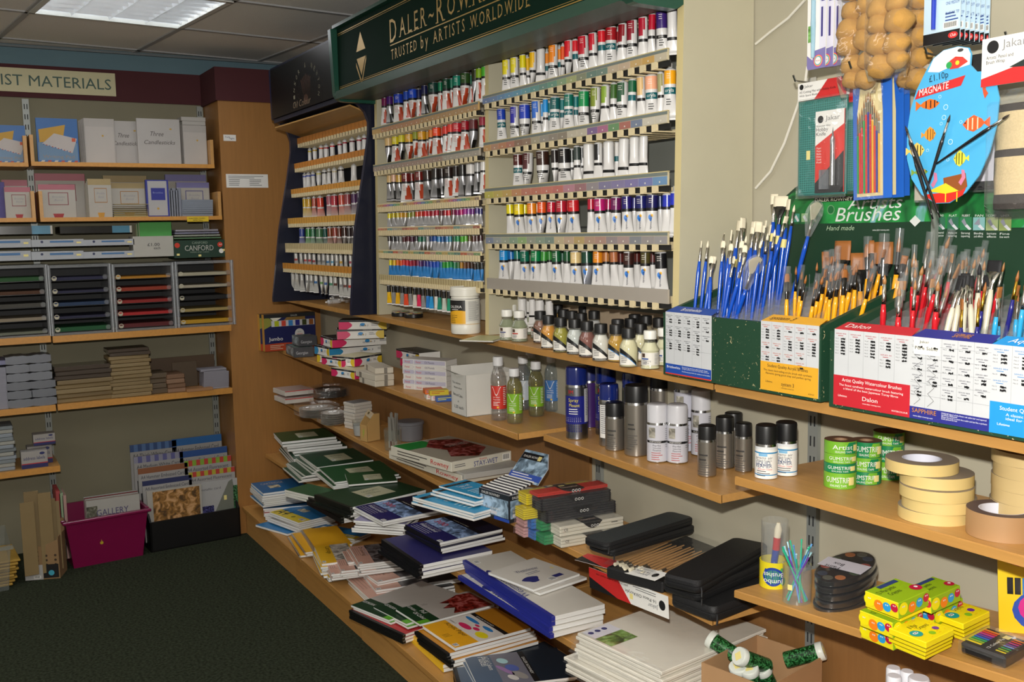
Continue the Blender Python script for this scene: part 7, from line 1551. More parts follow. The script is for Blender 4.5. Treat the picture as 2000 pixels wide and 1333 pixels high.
for i,(px,py,rx,rz,dz) in enumerate(((1440,1290,1.2,-1.2,.0),(1500,1305,1.1,-.1,0),(1545,1290,1.2,2.3,0),(1448,1318,.4,.3,-.02),(1478,1325,.4,.2,-.02),(1520,1320,.5,0,-.03))):
 q=on(px,py,2,zb+H-.03+dz);q=bc+(q-bc)*.8
 put('glit',glit,'glitter_tube','green glitter tube with white lid, %s in the cardboard box'%['lying top left','facing front','lying top right','sunk at front left','sunk at front centre','sunk at front right'][i],'glitter tube',(q.x,q.y,q.z-(.0 if i<3 else .06)),group='glitter tubes',rot=(rx,0,rz))
 # white bottles below the crayon shelf
for i,(px,py,s) in enumerate(((1722,1330,1.),(1745,1305,1.),(1795,1325,1.45),(1772,1312,.9),(1738,1360,1.0))):
 q=on(px,py,2,.70);put('wb',lambda:[('bottle',(lambda g:(g.lathe([(.02,0),(.022,.003),(.022,.09),(.018,.105),(.009,.118),(.009,.13)],mat('#c8c8cc',.4),22),g)[1])(G())),('cap',(lambda g:(g.lathe([(.0125,.125),(.013,.126),(.013,.15),(.0115,.152)],mat('#cfcfd4',.4),20),g)[1])(G()))],'white_bottle','white capped bottle under the crayon shelf, %s'%['leftmost front','rear left','widest round one','small one behind the widest','lowest at the picture edge'][i],'bottle',(q.x,max(1.6,q.y),lv.z(q.x)+.001),0,'white bottles under the crayon shelf',scale=(s*1.1,s*1.1,(q.z-lv.z(q.x))/.152))
 # ================================================================= second shelf down
lv=L2;GAIN=1.1
def F1(X,Y):return (520+X/6.667,780+Y/6.667)
# STAY-WET palette boxes
def sw(up):
 def f(g,W,D,H):
  M=SIDE_X0(W,D,H);g.text('Rowney',D*.68,H*.30,H*.5,RED,M,w=D*.28,z=.0008);g.bars(D*.12,H*.6,D*.5,2,H*.3,mat('#4c4844',.4),M)
  M=FR(0,-.0004,0)
  if up:g.text('STAY-WET',W*.36,H*.14,H*.52,mat('#262c78',.4),M,w=W*.40,z=.0008);g.text('Rowney',W*.46,H*.72,H*.2,RED,M,w=W*.12,z=.0008);g.barcode(W*.84,H*.15,W*.13,H*.7,M);g.bars(W*.05,H*.6,W*.2,2,H*.2,mat('#5c5c60',.4),M)
  M=TOPR(W,D,H);g.rect(.002,D*.02,W-.002,D*.98,mat('#9c9484',.4),M,z=.0002);g.rect(.002,D*.70,W*.5,D*.98,mat('#188038',.3),M,z=.0004);g.poly([(W*.2,D*.2),(W*.5,D*.05),(W*.9,D*.3),(W*.95,D*.8),(W*.6,D*.95),(W*.3,D*.7),(W*.4,D*.45)],mat('#701814',.4,kind='photo'),M,z=.0006);g.text('STAY-WET',W*.55,D*.55,D*.10,mat('#b0a8a0',.4),M,w=W*.35,z=.0009)
 return f
SWM=mat('#c9c4b4',.5)
carton(lv,.048,*tri(A1,(1548,385),(1105,195),(1990,300)),.032,'lower white Stay-Wet palette box with green top corner',SWM,'palette box','palette_box','Stay-Wet palette boxes',art=sw(0))
carton(lv,.092,A1(1478,295),A1(1203,148),C1(278,55),.036,'upper white palette box lettered STAY-WET in blue',SWM,'palette box','palette_box','Stay-Wet palette boxes',art=sw(1))
t,W,D,H=carton(lv,.056,*tri(C1,(20,190),(-30,150),(390,130)),.020,'grey edged palette lying behind under the Stay-Wet box',mat('#a8a6a0',.5),'palette box','palette_box')
def tear(g,M,W,D):g.rect(W*.0,D*.82,W,D*.90,BLACK,M,z=.0006);g.text('DALER ROWNEY',W*.2,D*.835,D*.05,WHITE,M,w=W*.5);g.text('Tear-off',W*.25,D*.66,D*.10,WHITE,M,w=W*.45);g.text('Palette',W*.25,D*.54,D*.08,WHITE,M,w=W*.35);g.bars(W*.2,D*.4,W*.5,4,D*.07,mat('#c8e0f0',.4),M)
pad(lv,.062,*tri(D1,(1710,612),(1358,412),(2060,520)),.006,'top pale blue tear-off palette pad','#2f98c8',art=tear)
pad(lv,.052,*tri(D1,(1655,672),(1245,472),(2060,560)),.008,'second pale blue tear-off palette pad, slightly further left','#2f98c8',n=2,group='pale blue palette pads',art=tear)
pad(lv,.030,*tri(D1,(1645,825),(1088,528),(2060,700)),.008,'third and largest pale blue tear-off palette pad','#2f98c8',n=3,group='pale blue palette pads',art=tear)
# marker pen counter display
a=lv.at(*C1(268,462));t=thing('pen_display_box','open counter display box of grey pens with sea views','display box',(a.x,a.y,lv.z(a.x)+.001),(0,lv.tilt,1.75));W,D,H=.12,.15,.088
BW=mat('#c4c6cc',.5);SEA=mat('#7c94a8',.4,kind='photo')
g=G();g.box(0,W,0,D,0,H,{'all':BW,'front':mat('#22262c',.4),'left':mat('#22262c',.4)})
for M,L_ in ((FR(0,-.0004,0),W),(SIDE_X0(W,D,H),D)):g.rect(L_*.03,H*.14,L_*.97,H*.80,SEA,M);g.text('DALER ROWNEY',L_*.1,H*.85,H*.09,WHITE,M,w=L_*.6);g.rect(L_*.5,0,L_,H*.12,mat('#2848a0',.4),M);g.rect(L_*.1,H*.18,L_*.6,H*.30,mat('#c8c8d0',.4),M,z=.0006);g.text('WATERCOLOUR PENS',L_*.1,H*.36,H*.07,WHITE,M,w=L_*.6,z=.0009)
g.obj('box',t)
for i in range(14):x=.006+i*(W-.01)/14;g=G();z=H+.002+.0016*i;g.tube([(x,.006,z),(x,D-.006,z)],.0036,WHITE if i%2 else mat('#2a2a34',.4),8);g.obj('pen',t)
g=G();z=H+.012;P=[(W,0,z),(W+.045,0,z+.045),(W+.075,.03,z+.085),(W+.075,D-.01,z+.085),(W,D,z)];g.add(P+[(x+.003,y,q) for x,y,q in P],[(4,3,2,1,0),(5,6,7,8,9),(0,1,6,5),(1,2,7,6),(2,3,8,7),(3,4,9,8),(4,0,5,9)],[SEA]+[BW]*6)
u=Vector((.075,0,.085)).normalized();M=Matrix((( 0,u.x,-u.z,W),(-1,0,0,D),(0,u.z,u.x,z),(0,0,0,1)))
g.rect(.012,.080,D-.04,.104,mat('#15171c',.4),M,z=.0012);g.text('DALER ROWNEY',.02,.087,.008,WHITE,M,w=D-.06,z=.0016);g.rect(0,.008,D,.030,mat('#2848a0',.4),M,z=.0012);g.rect(D*.6,.082,D*.7,.098,STICK,M,z=.002);g.bars(.01,.024,D*.8,2,.009,WHITE,M,z=.0016);g.obj('header_flap',t)
# modelling clay packs
def clay(level,hz,p0,L_,D_,H_,ang,c,lab,k=0):
 a=level.at(*p0,hz);t=thing('modelling_clay_pack',lab,'clay pack',(a.x,a.y,a.z-H_),(0,level.tilt,ang),'modelling clay packs');m=mat(c,.5)
 n=5 if H_>.03 else 3
 for i in range(n):g=G();g.box(0,L_,0,D_,H_*i/n+.0004,H_*(i+1)/n-.0004,m,b=.0015);g.obj('clay_slab',t)
 g=G();lb=mat('#121214',.35);P=[(L_*.36+L_*.30*j/10,-.0008,H_*(1-.62*math.sin(PI*j/10))) for j in range(11)];g.add(P+[(L_*.66,-.0008,H_),(L_*.36,-.0008,H_)],[tuple(range(12,-1,-1))[::-1]],lb);g.box(L_*.36,L_*.66,0,D_,H_,H_+.0008,lb)
 M=TP(L_*.38,0,H_+.0009);g.text('Newplast',0,D_*.35,D_*.28,mat('#c8b0a0',.4),M,w=L_*.24);g.rect(L_*.02,D_*.8,L_*.10,D_*.95,STICK,M)
 M=FR(L_*.44,-.0012,0)
 for j in range(3):g.disc(L_*.045*j+.012,H_*.62,L_*.018,WHITE,M,n=14);g.disc(L_*.045*j+.012,H_*.62,L_*.012,lb,M,n=12,z=.0006)
 if c=='#c4bfb0':g.text('CE',-L_*.38,H_*.5,.008,BLACK,M);g.rect(L_*.36,H_*.62,L_*.46,H_*.68,BLACK,M)
 g.obj('label',t);film_box2(t,L_,D_,H_)
def film_box2(t,L_,D_,H_):
 g=G();r=random.Random(int(L_*9e3));V=[];nx=12;e=.012
 ring=[(-.002,-.003),(-.002,H_+.003),(D_+.002,H_+.003),(D_+.002,-.0005)]
 for i in range(nx+1):
  x=-e+(L_+2*e)*i/nx;s=.55 if i in (0,nx) else 1
  for y,z in ring:V.append((x,D_/2+(y-D_/2)*s+r.uniform(-.001,.001),max(.0005,H_/2+(z-H_/2)*s+r.uniform(-.001,.001))))
 g.add(V,[(i*4+j,i*4+j+1,(i+1)*4+j+1,(i+1)*4+j) for i in range(nx) for j in range(3)],FILM,None,True);g.obj('clear_wrap',t)
CLW='#c4bfb0';an=1.52
for hz,p,L_,H_,c,l in ((.030,(552,545),.20,.028,CLW,'lowest white modelling clay pack at the front'),(.062,(545,480),.20,.030,CLW,'upper white modelling clay pack marked CE'),(.100,(470,395),.22,.036,'#242326','lower black modelling clay pack'),(.138,(440,330),.22,.036,'#242326','upper black modelling clay pack under the red one'),(.030,(460,530),.15,.028,'#1c7c48','green modelling clay pack behind the white ones'),(.030,(405,505),.15,.028,'#2860a8','blue modelling clay pack beside the pink one'),(.030,(345,490),.15,.028,'#b88a88','pink modelling clay pack by the pen display'),(.064,(440,450),.16,.030,'#1c7c48','second green modelling clay pack'),(.064,(390,440),.15,.030,'#2860a8','second blue modelling clay pack'),(.098,(345,385),.16,.032,'#c8b41c','lower yellow modelling clay pack'),(.064,(350,430),.15,.030,'#b88a88','second pink modelling clay pack'),(.135,(362,300),.22,.034,'#c8b41c','upper yellow modelling clay pack with black label'),(.150,(425,300),.22,.010,'#c03024','red modelling clay pack on top of the black ones')):
 a=lv.at(*C1(*p),hz)
 clay(lv,hz,C1(*p),L_*1.1,.055,H_,an,c,l)
 # black zip cases and brush set cards
ZB=mat('#131315',.6,kind='fabric');ZG=mat('#343a3c',.5,kind='fabric')
def zipcase(hz,p0,p1,p2,H_,lab,m,W=None,D=None):
 a,ang,W0,D0=frame3(lv,hz,p0,p1,p2);W=W or W0;D=D or D0;t=thing('zip_case',lab,'brush case',(a.x,a.y,a.z-H_),(0,lv.tilt,ang),'black zip cases');g=G();r=.018;n=5;P=[]
 for cx,cy,s in ((W-r,r,-PI/2),(W-r,D-r,0),(r,D-r,PI/2),(r,r,PI)):
  for k in range(n+1):q=s+PI/2*k/n;P.append((cx+r*math.cos(q),cy+r*math.sin(q)))
 N_=len(P);V=[]
 for z,e in ((0,.003),(H_*.2,0),(H_*.45,.0),(H_*.5,.0018),(H_*.55,0),(H_*.8,0),(H_,.004)):
  for x,y in P:V.append((x+(W/2-x)*e*8,y+(D/2-y)*e*14,z+.004*math.sin(x/W*PI)*(z/H_)))
 g.add(V,[(k*N_+j,k*N_+(j+1)%N_,(k+1)*N_+(j+1)%N_,(k+1)*N_+j) for k in range(6) for j in range(N_)],ZB,None,True);g.face([V[6*N_+j] for j in range(N_)],m);g.face([V[N_-1-j] for j in range(N_)],ZB);g.obj('case',t)
 g=G();g.tube([(.01,-.001,H_*.5),(.004,-.006,H_*.3),(0,-.008,-.004)],.0022,mat('#1c1c1e',.4),8);g.obj('zip_pull',t);return t
zipcase(.105,*tri(C1,(800,575),(632,545),(1288,415)),.020,'slim black zip case with grey top lying on the clear brush set',ZG)
zipcase(.082,*tri(C1,(830,605),(650,570),(1298,460)),.022,'slim black zip case beneath the grey-topped one',ZB)
zipcase(.100,*tri(C1,(1310,785),(1145,715),(1700,560)),.030,'top black nylon zip case of the right hand pile',ZB)
zipcase(.068,*tri(C1,(1310,830),(1135,750),(1740,640)),.030,'middle black nylon zip case of the right hand pile',ZB)
zipcase(.036,*tri(C1,(1395,930),(1190,820),(1760,790)),.034,'lowest black nylon zip case of the right hand pile',ZB)
a,ang,W,D=frame3(lv,.050,*tri(C1,(1110,745),(900,615),(1560,540)));t=thing('brush_set_pouch','clear wallet of pale wooden brushes between the black zip cases','brush set',(a.x,a.y,lv.z(a.x)+.001),(0,lv.tilt,ang));g=G();g.box(0,W*1.0,0,D,0,.03,ZB,b=.004);g.obj('pouch',t)
for i in range(12):
 y=D*(.08+.075*i);r=random.Random(i);x0=W*(.02+.12*r.random());g=G();g.tube([(x0+.02,y,.036),(x0+.09,y,.036),(W*.62+r.uniform(0,.03),y+r.uniform(-.004,.004),.036)],[.003,.004,.002],mat('#b08450',.4),8);g.tube([(x0,y,.036),(x0+.022,y,.036)],[.0042,.003],FER,8);g.tube([(x0-.014,y,.036),(x0,y,.036)],[.005,.0042],HOG,8);g.obj('brush',t)
g=G();V=[]
for i in range(10):
 for k in range(6):V.append((W*1.05*i/9-.015,D*k/5,.046+.004*math.sin(i*1.9+k)*math.cos(k*1.3)))
g.add(V,[(i*6+k,(i+1)*6+k,(i+1)*6+k+1,i*6+k+1) for i in range(9) for k in range(5)],FILM,None,True);g.obj('clear_cover',t)
def hcard(P,y,flip,lab):
 """printed header card hanging from the shelf front; P = four survey corners"""
 Q=[on(px,py,1,yy) for (px,py),yy in zip(P,y)];o=Q[0];X=(Q[1]-Q[0]);Y=(Q[3]-Q[0]);L_=X.length;H_=Y.length;X.normalize();Z=X.cross(Y).normalized()
 if Z.dot(CP-o)<0:Z=-Z;o=Q[1];X=-X
 Yn=Z.cross(X)
 t=thing('brush_set_header_card',lab,'header card',o);M=Matrix((X,Yn,Z)).transposed().to_4x4();g=G();g.box(0,L_,0,H_,-.0008,0,WHITE,M)
 g.rect(0,0,L_,H_,WHITE,M,z=.0002);g.poly([(L_,H_),(L_*.45,H_),(L_*.62,0),(L_,0)],RED,M,z=.0004);g.poly([(L_,H_),(L_*.62,H_),(L_,H_*.45)],BLACK,M,z=.0006)
 g.disc(L_*.07,H_*.5,H_*.22,BLACK,M,z=.0008);g.text('Jakar',L_*.12,H_*.62,H_*.18,mat('#77777a',.4),M,w=L_*.12,z=.0008);g.text('16 Piece Oil/Acrylic',L_*.14,H_*.38,H_*.15,BLACK,M,w=L_*.38,z=.0009);g.text('paint brush set in nylon zipper case',L_*.48,H_*.16,H_*.11,mat('#3c1414',.4),M,w=L_*.42,z=.0009);g.bars(L_*.14,H_*.2,L_*.3,2,H_*.1,mat('#6c6c6c',.4),M);g.rect(L_*.42,H_*.5,L_*.46,H_*.75,STICK,M,z=.0012);g.obj('card',t)
hcard([C1(1140,862),C1(705,700),C1(708,770),C1(1135,982)],(1.525,1.525,1.525,1.525),0,'red black and white header card hanging below the shelf edge, upside down')
hcard([C1(1145,735),C1(700,625),C1(640,665),C1(1085,778)],(1.55,1.55,1.505,1.505),0,'red black and white header card lying over the shelf edge above the other')
# left part: plastic palettes, pots and a knife tub
WP=mat('#c4beb4',.25,coat=.3)
for i,(x,y,H_,lab) in enumerate(((232,800,.020,'top'),(240,850,.020,'bottom'))):
 t,W,D,H=carton(lv,.075-.035*i,*[pfc(*q) for q in ((300,855+60*i-50),(228,770+60*i),(520,790+60*i-10))],.026,'small white boxes with red edge by the pillar, %s one'%lab,{'all':mat('#c4c0b8',.5),'top':mat('#b8a49c',.5)},'box','white_box',art=lambda g,W,D,H:g.rect(0,H*.85,W,H,RED,FR(0,-.0004,0)))
def dish(n,R,H):
 def f():
  P=[]
  for i in range(n):g=G();z=i*H;g.lathe([(R*.3,z+.001),(R*.75,z),(R,z+.006),(R*1.02,z+.007),(R*.98,z+.006),(R*.7,z+.002),(R*.4,z+.003)],WP,28);P.append(('dish',g))
  return P
 return f
for i,(X,Y,n,R,H,lab) in enumerate(((650,920,5,.085,.009,'stack of round dark pan palettes behind the white plastic trays'),(490,1000,5,.085,.010,'white round plastic mixing trays in clear bags'),(630,1060,6,.060,.010,'small white plastic trays by the shelf edge'))):
 q=lv.at(*pfc(X,Y));put(('dish',n,R),dish(n,R,H),'mixing_tray_stack',lab,'palette',(q.x,max(1.60,q.y),lv.z(q.x)+.001+(.05 if i==0 else 0)))
 o=[c for c in COL.objects if c.get('category')=='palette'][-1];film_box(o,-R*1.2,R*1.2,-R*1.1,R*1.1,.002,n*H+.02)
 if i==0:
  for k,c in enumerate(o.children):
   if c.name.startswith('dish'):me=c.data.copy();me.materials.clear();me.materials.append(mat('#1a1716',.2,coat=.4));c.data=me
g=G();
for i in range(8):
 q=lv.at(*pfc(745,1085));H_=.0145;r=random.Random(i);t=thing('plastic_palette','flat white slotted plastic palette, %s from the bottom of the upright pile'%ORD[i],'palette',(q.x,q.y+.004+r.uniform(0,.004),lv.z(q.x)+.001+i*.0155),(0,lv.tilt,.25+r.uniform(-.05,.05)),'white slotted palettes');g=G();g.box(0,.085,0,.10,0,H_,WP,b=.002);g.box(.004,.081,.004,.096,H_,H_+.0006,mat('#9c9c9c',.3));g.obj('tray',t)
q=lv.at(*pfc(830,1150));put('pot',lambda:[('pot',(lambda g:(g.lathe([(.030,0),(.033,.002),(.040,.070),(.042,.071),(.039,.069),(.031,.004)],GCLR,28),g)[1])(G())),('paper_sleeve',(lambda g:(g.lathe([(.0315,.004),(.037,.05)],mat('#a8a8a8',.3),28),g)[1])(G()))],'clear_pot','clear plastic water pot with grey sleeve left of the cardboard holder','pot',(q.x,q.y+.035,lv.z(q.x)+.001))
q=lv.at(*F1(1225,545));t=thing('cardboard_holder','small open cardboard holder with a green scribble','holder',(q.x,q.y,lv.z(q.x)+.001),(0,lv.tilt,.25));W,D,H=.052,.070,.118;g=G();P=[(0,0),(D*.55,0),(D,0),(D,H),(D*.55,H*1.02),(D*.1,H*.7),(0,H*.62)]
for x in (0,W-.002):g=G();g.prism(P,x,x+.002,mat('#b08c54',.8),Matrix(((0,0,1,0),(1,0,0,0),(0,1,0,0),(0,0,0,1))));g.obj('side',t)
g=G();g.box(0,W,0,.002,0,H*.62,mat('#b08c54',.8));g.box(0,W,D-.002,D,0,H,mat('#7a6244',.8));g.box(0,W,0,D,0,.002,mat('#b08c54',.8));
for k in range(4):g.rect(W*.4+.003*k,H*(.15+.05*k),W*.4+.003*k+.002,H*(.42+.02*k),mat('#9cae40',.6),FR(0,-.0003,0))
g.obj('body',t)
q=lv.at(*F1(1570,690));q=q+Vector((-.02,.038,0));t=thing('clear_beaker','clear plastic beaker holding bagged palette knives','beaker',(q.x,q.y,lv.z(q.x)+.001));g=G();g.lathe([(.034,0),(.036,.003),(.037,.088),(.038,.09),(.0355,.088),(.0345,.005),(.0,.004)],GCLR,30);g.obj('beaker',t)
for i in range(9):
 r=random.Random(i+3);a_=r.uniform(-.3,.3);t=thing('palette_knife','palette knife standing in the clear beaker, %s from the left'%ORD[i],'palette knife',(q.x-.022+.0055*i,q.y+r.uniform(-.012,.012),lv.z(q.x)+.008),(r.uniform(-.1,.1),.05+a_*.5,0),'palette knives in the beaker');g=G();g.box(-.008,.008,-.0006,.0006,.03,.125+r.uniform(0,.03),mat('#a8a69e',.3,.4));g.obj('sleeve',t);g=G();g.tube([(0,0,0),(0,0,.03)],.004,mat('#5a2018' if i in (4,7) else '#9c988c',.4),8);g.obj('handle',t)
t=thing('hook_card','shiny white hang card leaning out of the clear beaker','card',on(655,828,1,q.y-.03) if 0 else on(F1(1280,200)[0],F1(1280,200)[1],1,q.y-.02),(-.6,.25,.1));g=G();g.box(0,.052,-.0005,.0005,0,.028,mat('#d0c8b0',.1,.5));g.disc(.020,.016,.006,mat('#5a5030',.3),FR(0,-.001,0));g.obj('card',t)
q=lv.at(*pfc(1400,1180));t=thing('grey_water_pot','grey lidded water pot behind the beaker','pot',(q.x-.06,1.76,lv.z(q.x)+.001));g=G();g.lathe([(.050,0),(.054,.004),(.058,.070),(.062,.072),(.062,.080),(.058,.084),(.02,.086)],mat('#6c6c70',.35),30);g.box(-.006,.006,-.062,-.05,.03,.05,mat('#1a1a1c',.5));g.obj('pot',t)
# ================================================================= crayon shelf
lv=EL
TUBE=mat('#dfe3e4',.05,kind='glass',alpha=.05)
def cyl(R,H,t_=.0012):return [(R,0),(R,H),(R-t_,H),(R-t_,.002),(0.0,.002)]
q=mid(lv,1512,1152,.008);t=thing('brush_tub','yellow tub lettered Jumbo Brushes upside down with tall clear sleeve','brush tub',(q.x,q.y,lv.z(q.x)+.001),(0,0,face_cam(q)));R=.0335
g=G();g.lathe(cyl(R,.062,.002),mat('#d0c020',.4),34);Rl=R+.0004;
for a_,z,ra,rz,c in ((-.1,.030,.75,.022,'#1c3c90'),(-.1,.030,.6,.016,'#4c9c50'),(-.6,.042,.1,.006,'#1c3c90'),(.5,.045,.12,.006,'#4c9c50'),(.6,.02,.2,.01,'#4ca050')):wrap_poly_curve(g,Rl+.0001*ra,lambda u,z=z,rz=rz:z-rz*(math.sin(PI*u)**.5),lambda u,z=z,rz=rz:z+rz*(math.sin(PI*u)**.5),a_-ra,a_+ra,mat(c,.4))
for s,z in (('Jumbo',.020),('Brushes',.036)):
 M=Matrix.Rotation(-.05,4,'Z')@Matrix.Translation((0,-Rl-.0003,z))@Matrix.Rotation(PI/2,4,'X')@Matrix.Rotation(PI,4,'Z');v,f,tw=text_data(s);k=.011/.7;kx=.044/tw;g.add([((a_*kx-.022),b_*k-.004,Rl*math.cos((a_*kx-.022)/Rl)-Rl+.0009) for a_,b_ in v],f,WHITE,M)
g.obj('label',t);g=G();g.lathe(cyl(R-.003,.155,.0008),TUBE,30);g.obj('clear_sleeve',t)
tip=on(1540,1015,1,q.y+.01);t=thing('paint_brush','fat jumbo brush with red and blue handle inside the clear sleeve','paint brush',(q.x-.006,q.y,q.z+.01));g=G();g.tube([(0,0,0),(.006,0,.05),(.0105,0,.075)],[.006,.008,.008],gloss('#1c3c98'),12);g.tube([(.0105,0,.075),(.014,0,.105)],[.0085,.0085],gloss('#b82028'),12);g.obj('handle',t);g=G();g.tube([(.014,0,.105),(.017,0,.125),(.018,0,.14)],[.008,.009,.004],HOG,10);g.obj('bristles',t)
q=mid(lv,1556,1185,.008);t=thing('clear_cup','clear plastic cup holding plastic stirring brushes at the shelf front','cup',(q.x,q.y,lv.z(q.x)+.001));g=G();g.lathe(cyl(.031,.085),TUBE,32);g.obj('cup',t);g=G();wrap_rect(g,.0318,.1,.45,.034,.046,STICK,4);g.obj('price_sticker',t)
for i in range(16):
 r=random.Random(i+40);a_=2*PI*i/16+r.random();b_=a_+PI+r.uniform(-.6,.6);f0=Vector((q.x+.022*math.cos(a_),q.y+.022*math.sin(a_),q.z+.004));f1=Vector((q.x+.032*math.cos(b_),q.y+.030*math.sin(b_),q.z+.125+r.uniform(-.012,.012)));c=['#28a880','#3c78c8','#28a880','#6c3c98','#5c98d0','#28b088'][i%6]
 d=f1-f0;t=thing('plastic_brush','%s thin plastic paint stick in the clear cup, %s counting round from the wall'%({'#28a880':'sea green','#3c78c8':'blue','#6c3c98':'violet','#5c98d0':'pale blue','#28b088':'mint green'}[c],ORD[i]),'plastic brush',f0,group='thin plastic brushes in the cup');t.rotation_euler=d.to_track_quat('Z','Y').to_euler();L_=d.length;g=G();g.tube([(0,0,0),(0,0,L_*.85),(0,0,L_*.9)],[.0017,.0019,.0011],gloss(c),8);g.obj('stick',t);g=G();g.tube([(0,0,L_*.9),(0,0,L_)],[.0014,.0022],mat('#9cc8d0' if i%2 else c,.4),8);g.obj('tip',t)
def blob_art(g,M,W,H,big=True):
 for x,y,r,c in ((.14,.55,.30,'#e0d010'),(.42,.42,.26,'#e07818'),(.66,.5,.22,'#2890c8'),(.88,.62,.2,'#b01838')):
  rr=H*r*1.3;g.disc(W*x,H*y,min(rr,W*.16),mat(c,.4),M,ry=rr,n=18,z=.0005)
  for e in (-.02,.03):g.disc(W*(x+e),H*(y+.12),W*.018,WHITE,M,n=10,z=.0008);g.disc(W*(x+e),H*(y+.12),W*.007,BLACK,M,n=8,z=.001)
GB=mat('#88a818',.4)
def jb(g,W,D,H):
 blob_art(g,FR(0,-.0004,0),W,H);blob_art(g,SIDE_X0(W,D,H),D,H);M=TOPR(W,D,H);g.text('12 Wax Jumbo',W*.06,D*.60,D*.15,BLACK,M,w=W*.55);g.text('Crayons',W*.2,D*.38,D*.15,BLACK,M,w=W*.35);g.disc(W*.9,D*.3,D*.16,mat('#b01838',.4),M,z=.0006);g.disc(W*.92,D*.32,D*.05,WHITE,M,z=.0009)
 g.rect(W*.3,D*.80,W*.9,D*.95,mat('#2c3c6c',.4),M,z=.0006)
def sm_(g,W,D,H):
 M=TOPR(W,D,H);r=random.Random(3)
 for i in range(30):x,y=r.uniform(.05,.95)*W,r.uniform(.05,.95)*D;g.rect(x,y,x+.004,y+.0008,mat('#d89010',.4),M,z=.0003)
 g.text('8 Wax',W*.3,D*.62,D*.13,BLACK,M,w=W*.25);g.text('Crayons',W*.42,D*.48,D*.13,BLACK,M,w=W*.35);g.disc(W*.2,D*.4,D*.15,mat('#18908c',.4),M,z=.0006);
 for e in (-.03,.03):g.disc(W*(.2+e),D*.42,D*.045,WHITE,M,z=.0008,n=10);g.disc(W*(.2+e),D*.42,D*.02,BLACK,M,z=.001,n=8)
 g.disc(W*.5,D*.2,D*.08,mat('#7cb020',.4),M,z=.0006);g.disc(W*.75,D*.3,D*.08,mat('#6c2c8c',.4),M,z=.0006)
def J1(X,Y):return (1380+X/3.226,980+Y/3.226)
def cbox(hz,H,X,Y,W,D,lab,small=False,ang=1.58):
 a=lv.at(*J1(X,Y),hz);t=thing('crayon_box',lab,'crayon box',(a.x,a.y,a.z-H),(0,lv.tilt,ang),'small wax crayon boxes' if small else 'jumbo wax crayon boxes');g=G();g.box(0,W,0,D,0,H,mat('#e0cc14',.4) if small else {'all':GB,'left':mat('#d8c818',.4),'top':GB},b=.001);(sm_ if small else jb)(g,W,D,H);g.obj('box',t)
JW,JD,JH=.086,.074,.031
cbox(.033,JH,1180,842,JW,JD,'lowest jumbo wax crayon box of the front pile');cbox(.066,JH,1178,765,JW,JD,'second jumbo wax crayon box of the front pile');cbox(.108,JH,1215,640,JW,JD,'top jumbo wax crayon box of the front pile')
cbox(.076,.009,1225,730,.085,.075,'small yellow crayon box wedged in the front pile',True)
cbox(.033,JH,1440,740,JW,JD*.8,'lowest jumbo wax crayon box of the rear pile');cbox(.066,JH,1440,690,JW,JD*.8,'middle jumbo wax crayon box of the rear pile');cbox(.100,JH,1420,610,JW,JD*.8,'top jumbo wax crayon box of the rear pile')
for i in range(4):cbox(.0125*(i+1),.012,1375+3*i,948-24*i+14,.078,.078,'small yellow wax crayon box of the front pile, %s from the bottom'%ORD[i],True)
for i in range(4):cbox(.0125*(i+1),.012,1625-2*i,835-24*i+10,.08,.085,'small yellow wax crayon box of the rear pile, %s from the bottom'%ORD[i],True)
# watercolour pan sets
for i in range(5):
 a=lv.at(*J1(690,700));t=thing('paint_box','clear-lidded oval paint palette, %s from the bottom of the pile'%ORD[i],'paint box',(a.x-.015+.003*(i%2),a.y+.105,lv.z(a.x)+.001+i*.0155),(0,lv.tilt,1.75+.05*(i%3)),'oval paint palettes');g=G();g.lathe([(.9,0),(1,.003),(1,.0115),(.97,.0135)],mat('#19191b',.2,coat=.4),34,Matrix.Diagonal((.095,.05,1,1)));g.obj('tray',t)
 if i in (0,4):
  for k in range(10):a_=2*PI*k/10;g=G();g.lathe([(.011,.0136),(.011,.0145),(.002,.0146)],mat(['#4a4a40','#9c5c30','#30402c','#8c4038','#283040'][k%5],.6),14,Matrix.Translation((.075*math.cos(a_),.035*math.sin(a_),0)));g.obj('paint_pan',t)
 if i==4:g=G();g.rect(-.03,-.05,.02,.05,mat('#c0bcc4',.4),TP(0,0,.0165));g.text('Paint',-.02,.0,.014,BLACK,TP(0,0,.0168) ,w=.034,ang=T);g.text('Box',.0,.0,.014,mat('#2c2c30',.4),TP(0,0,.0168),w=.024,ang=T);g.obj('paper_band',t)
 g=G();g.lathe([(1.02,.003),(1.02,.014),(.96,.0162),(0,.0164)],mat('#e8ecec',.06,kind='glass',alpha=.02),30,Matrix.Diagonal((.095,.05,1,1)));g.obj('clear_lid',t)
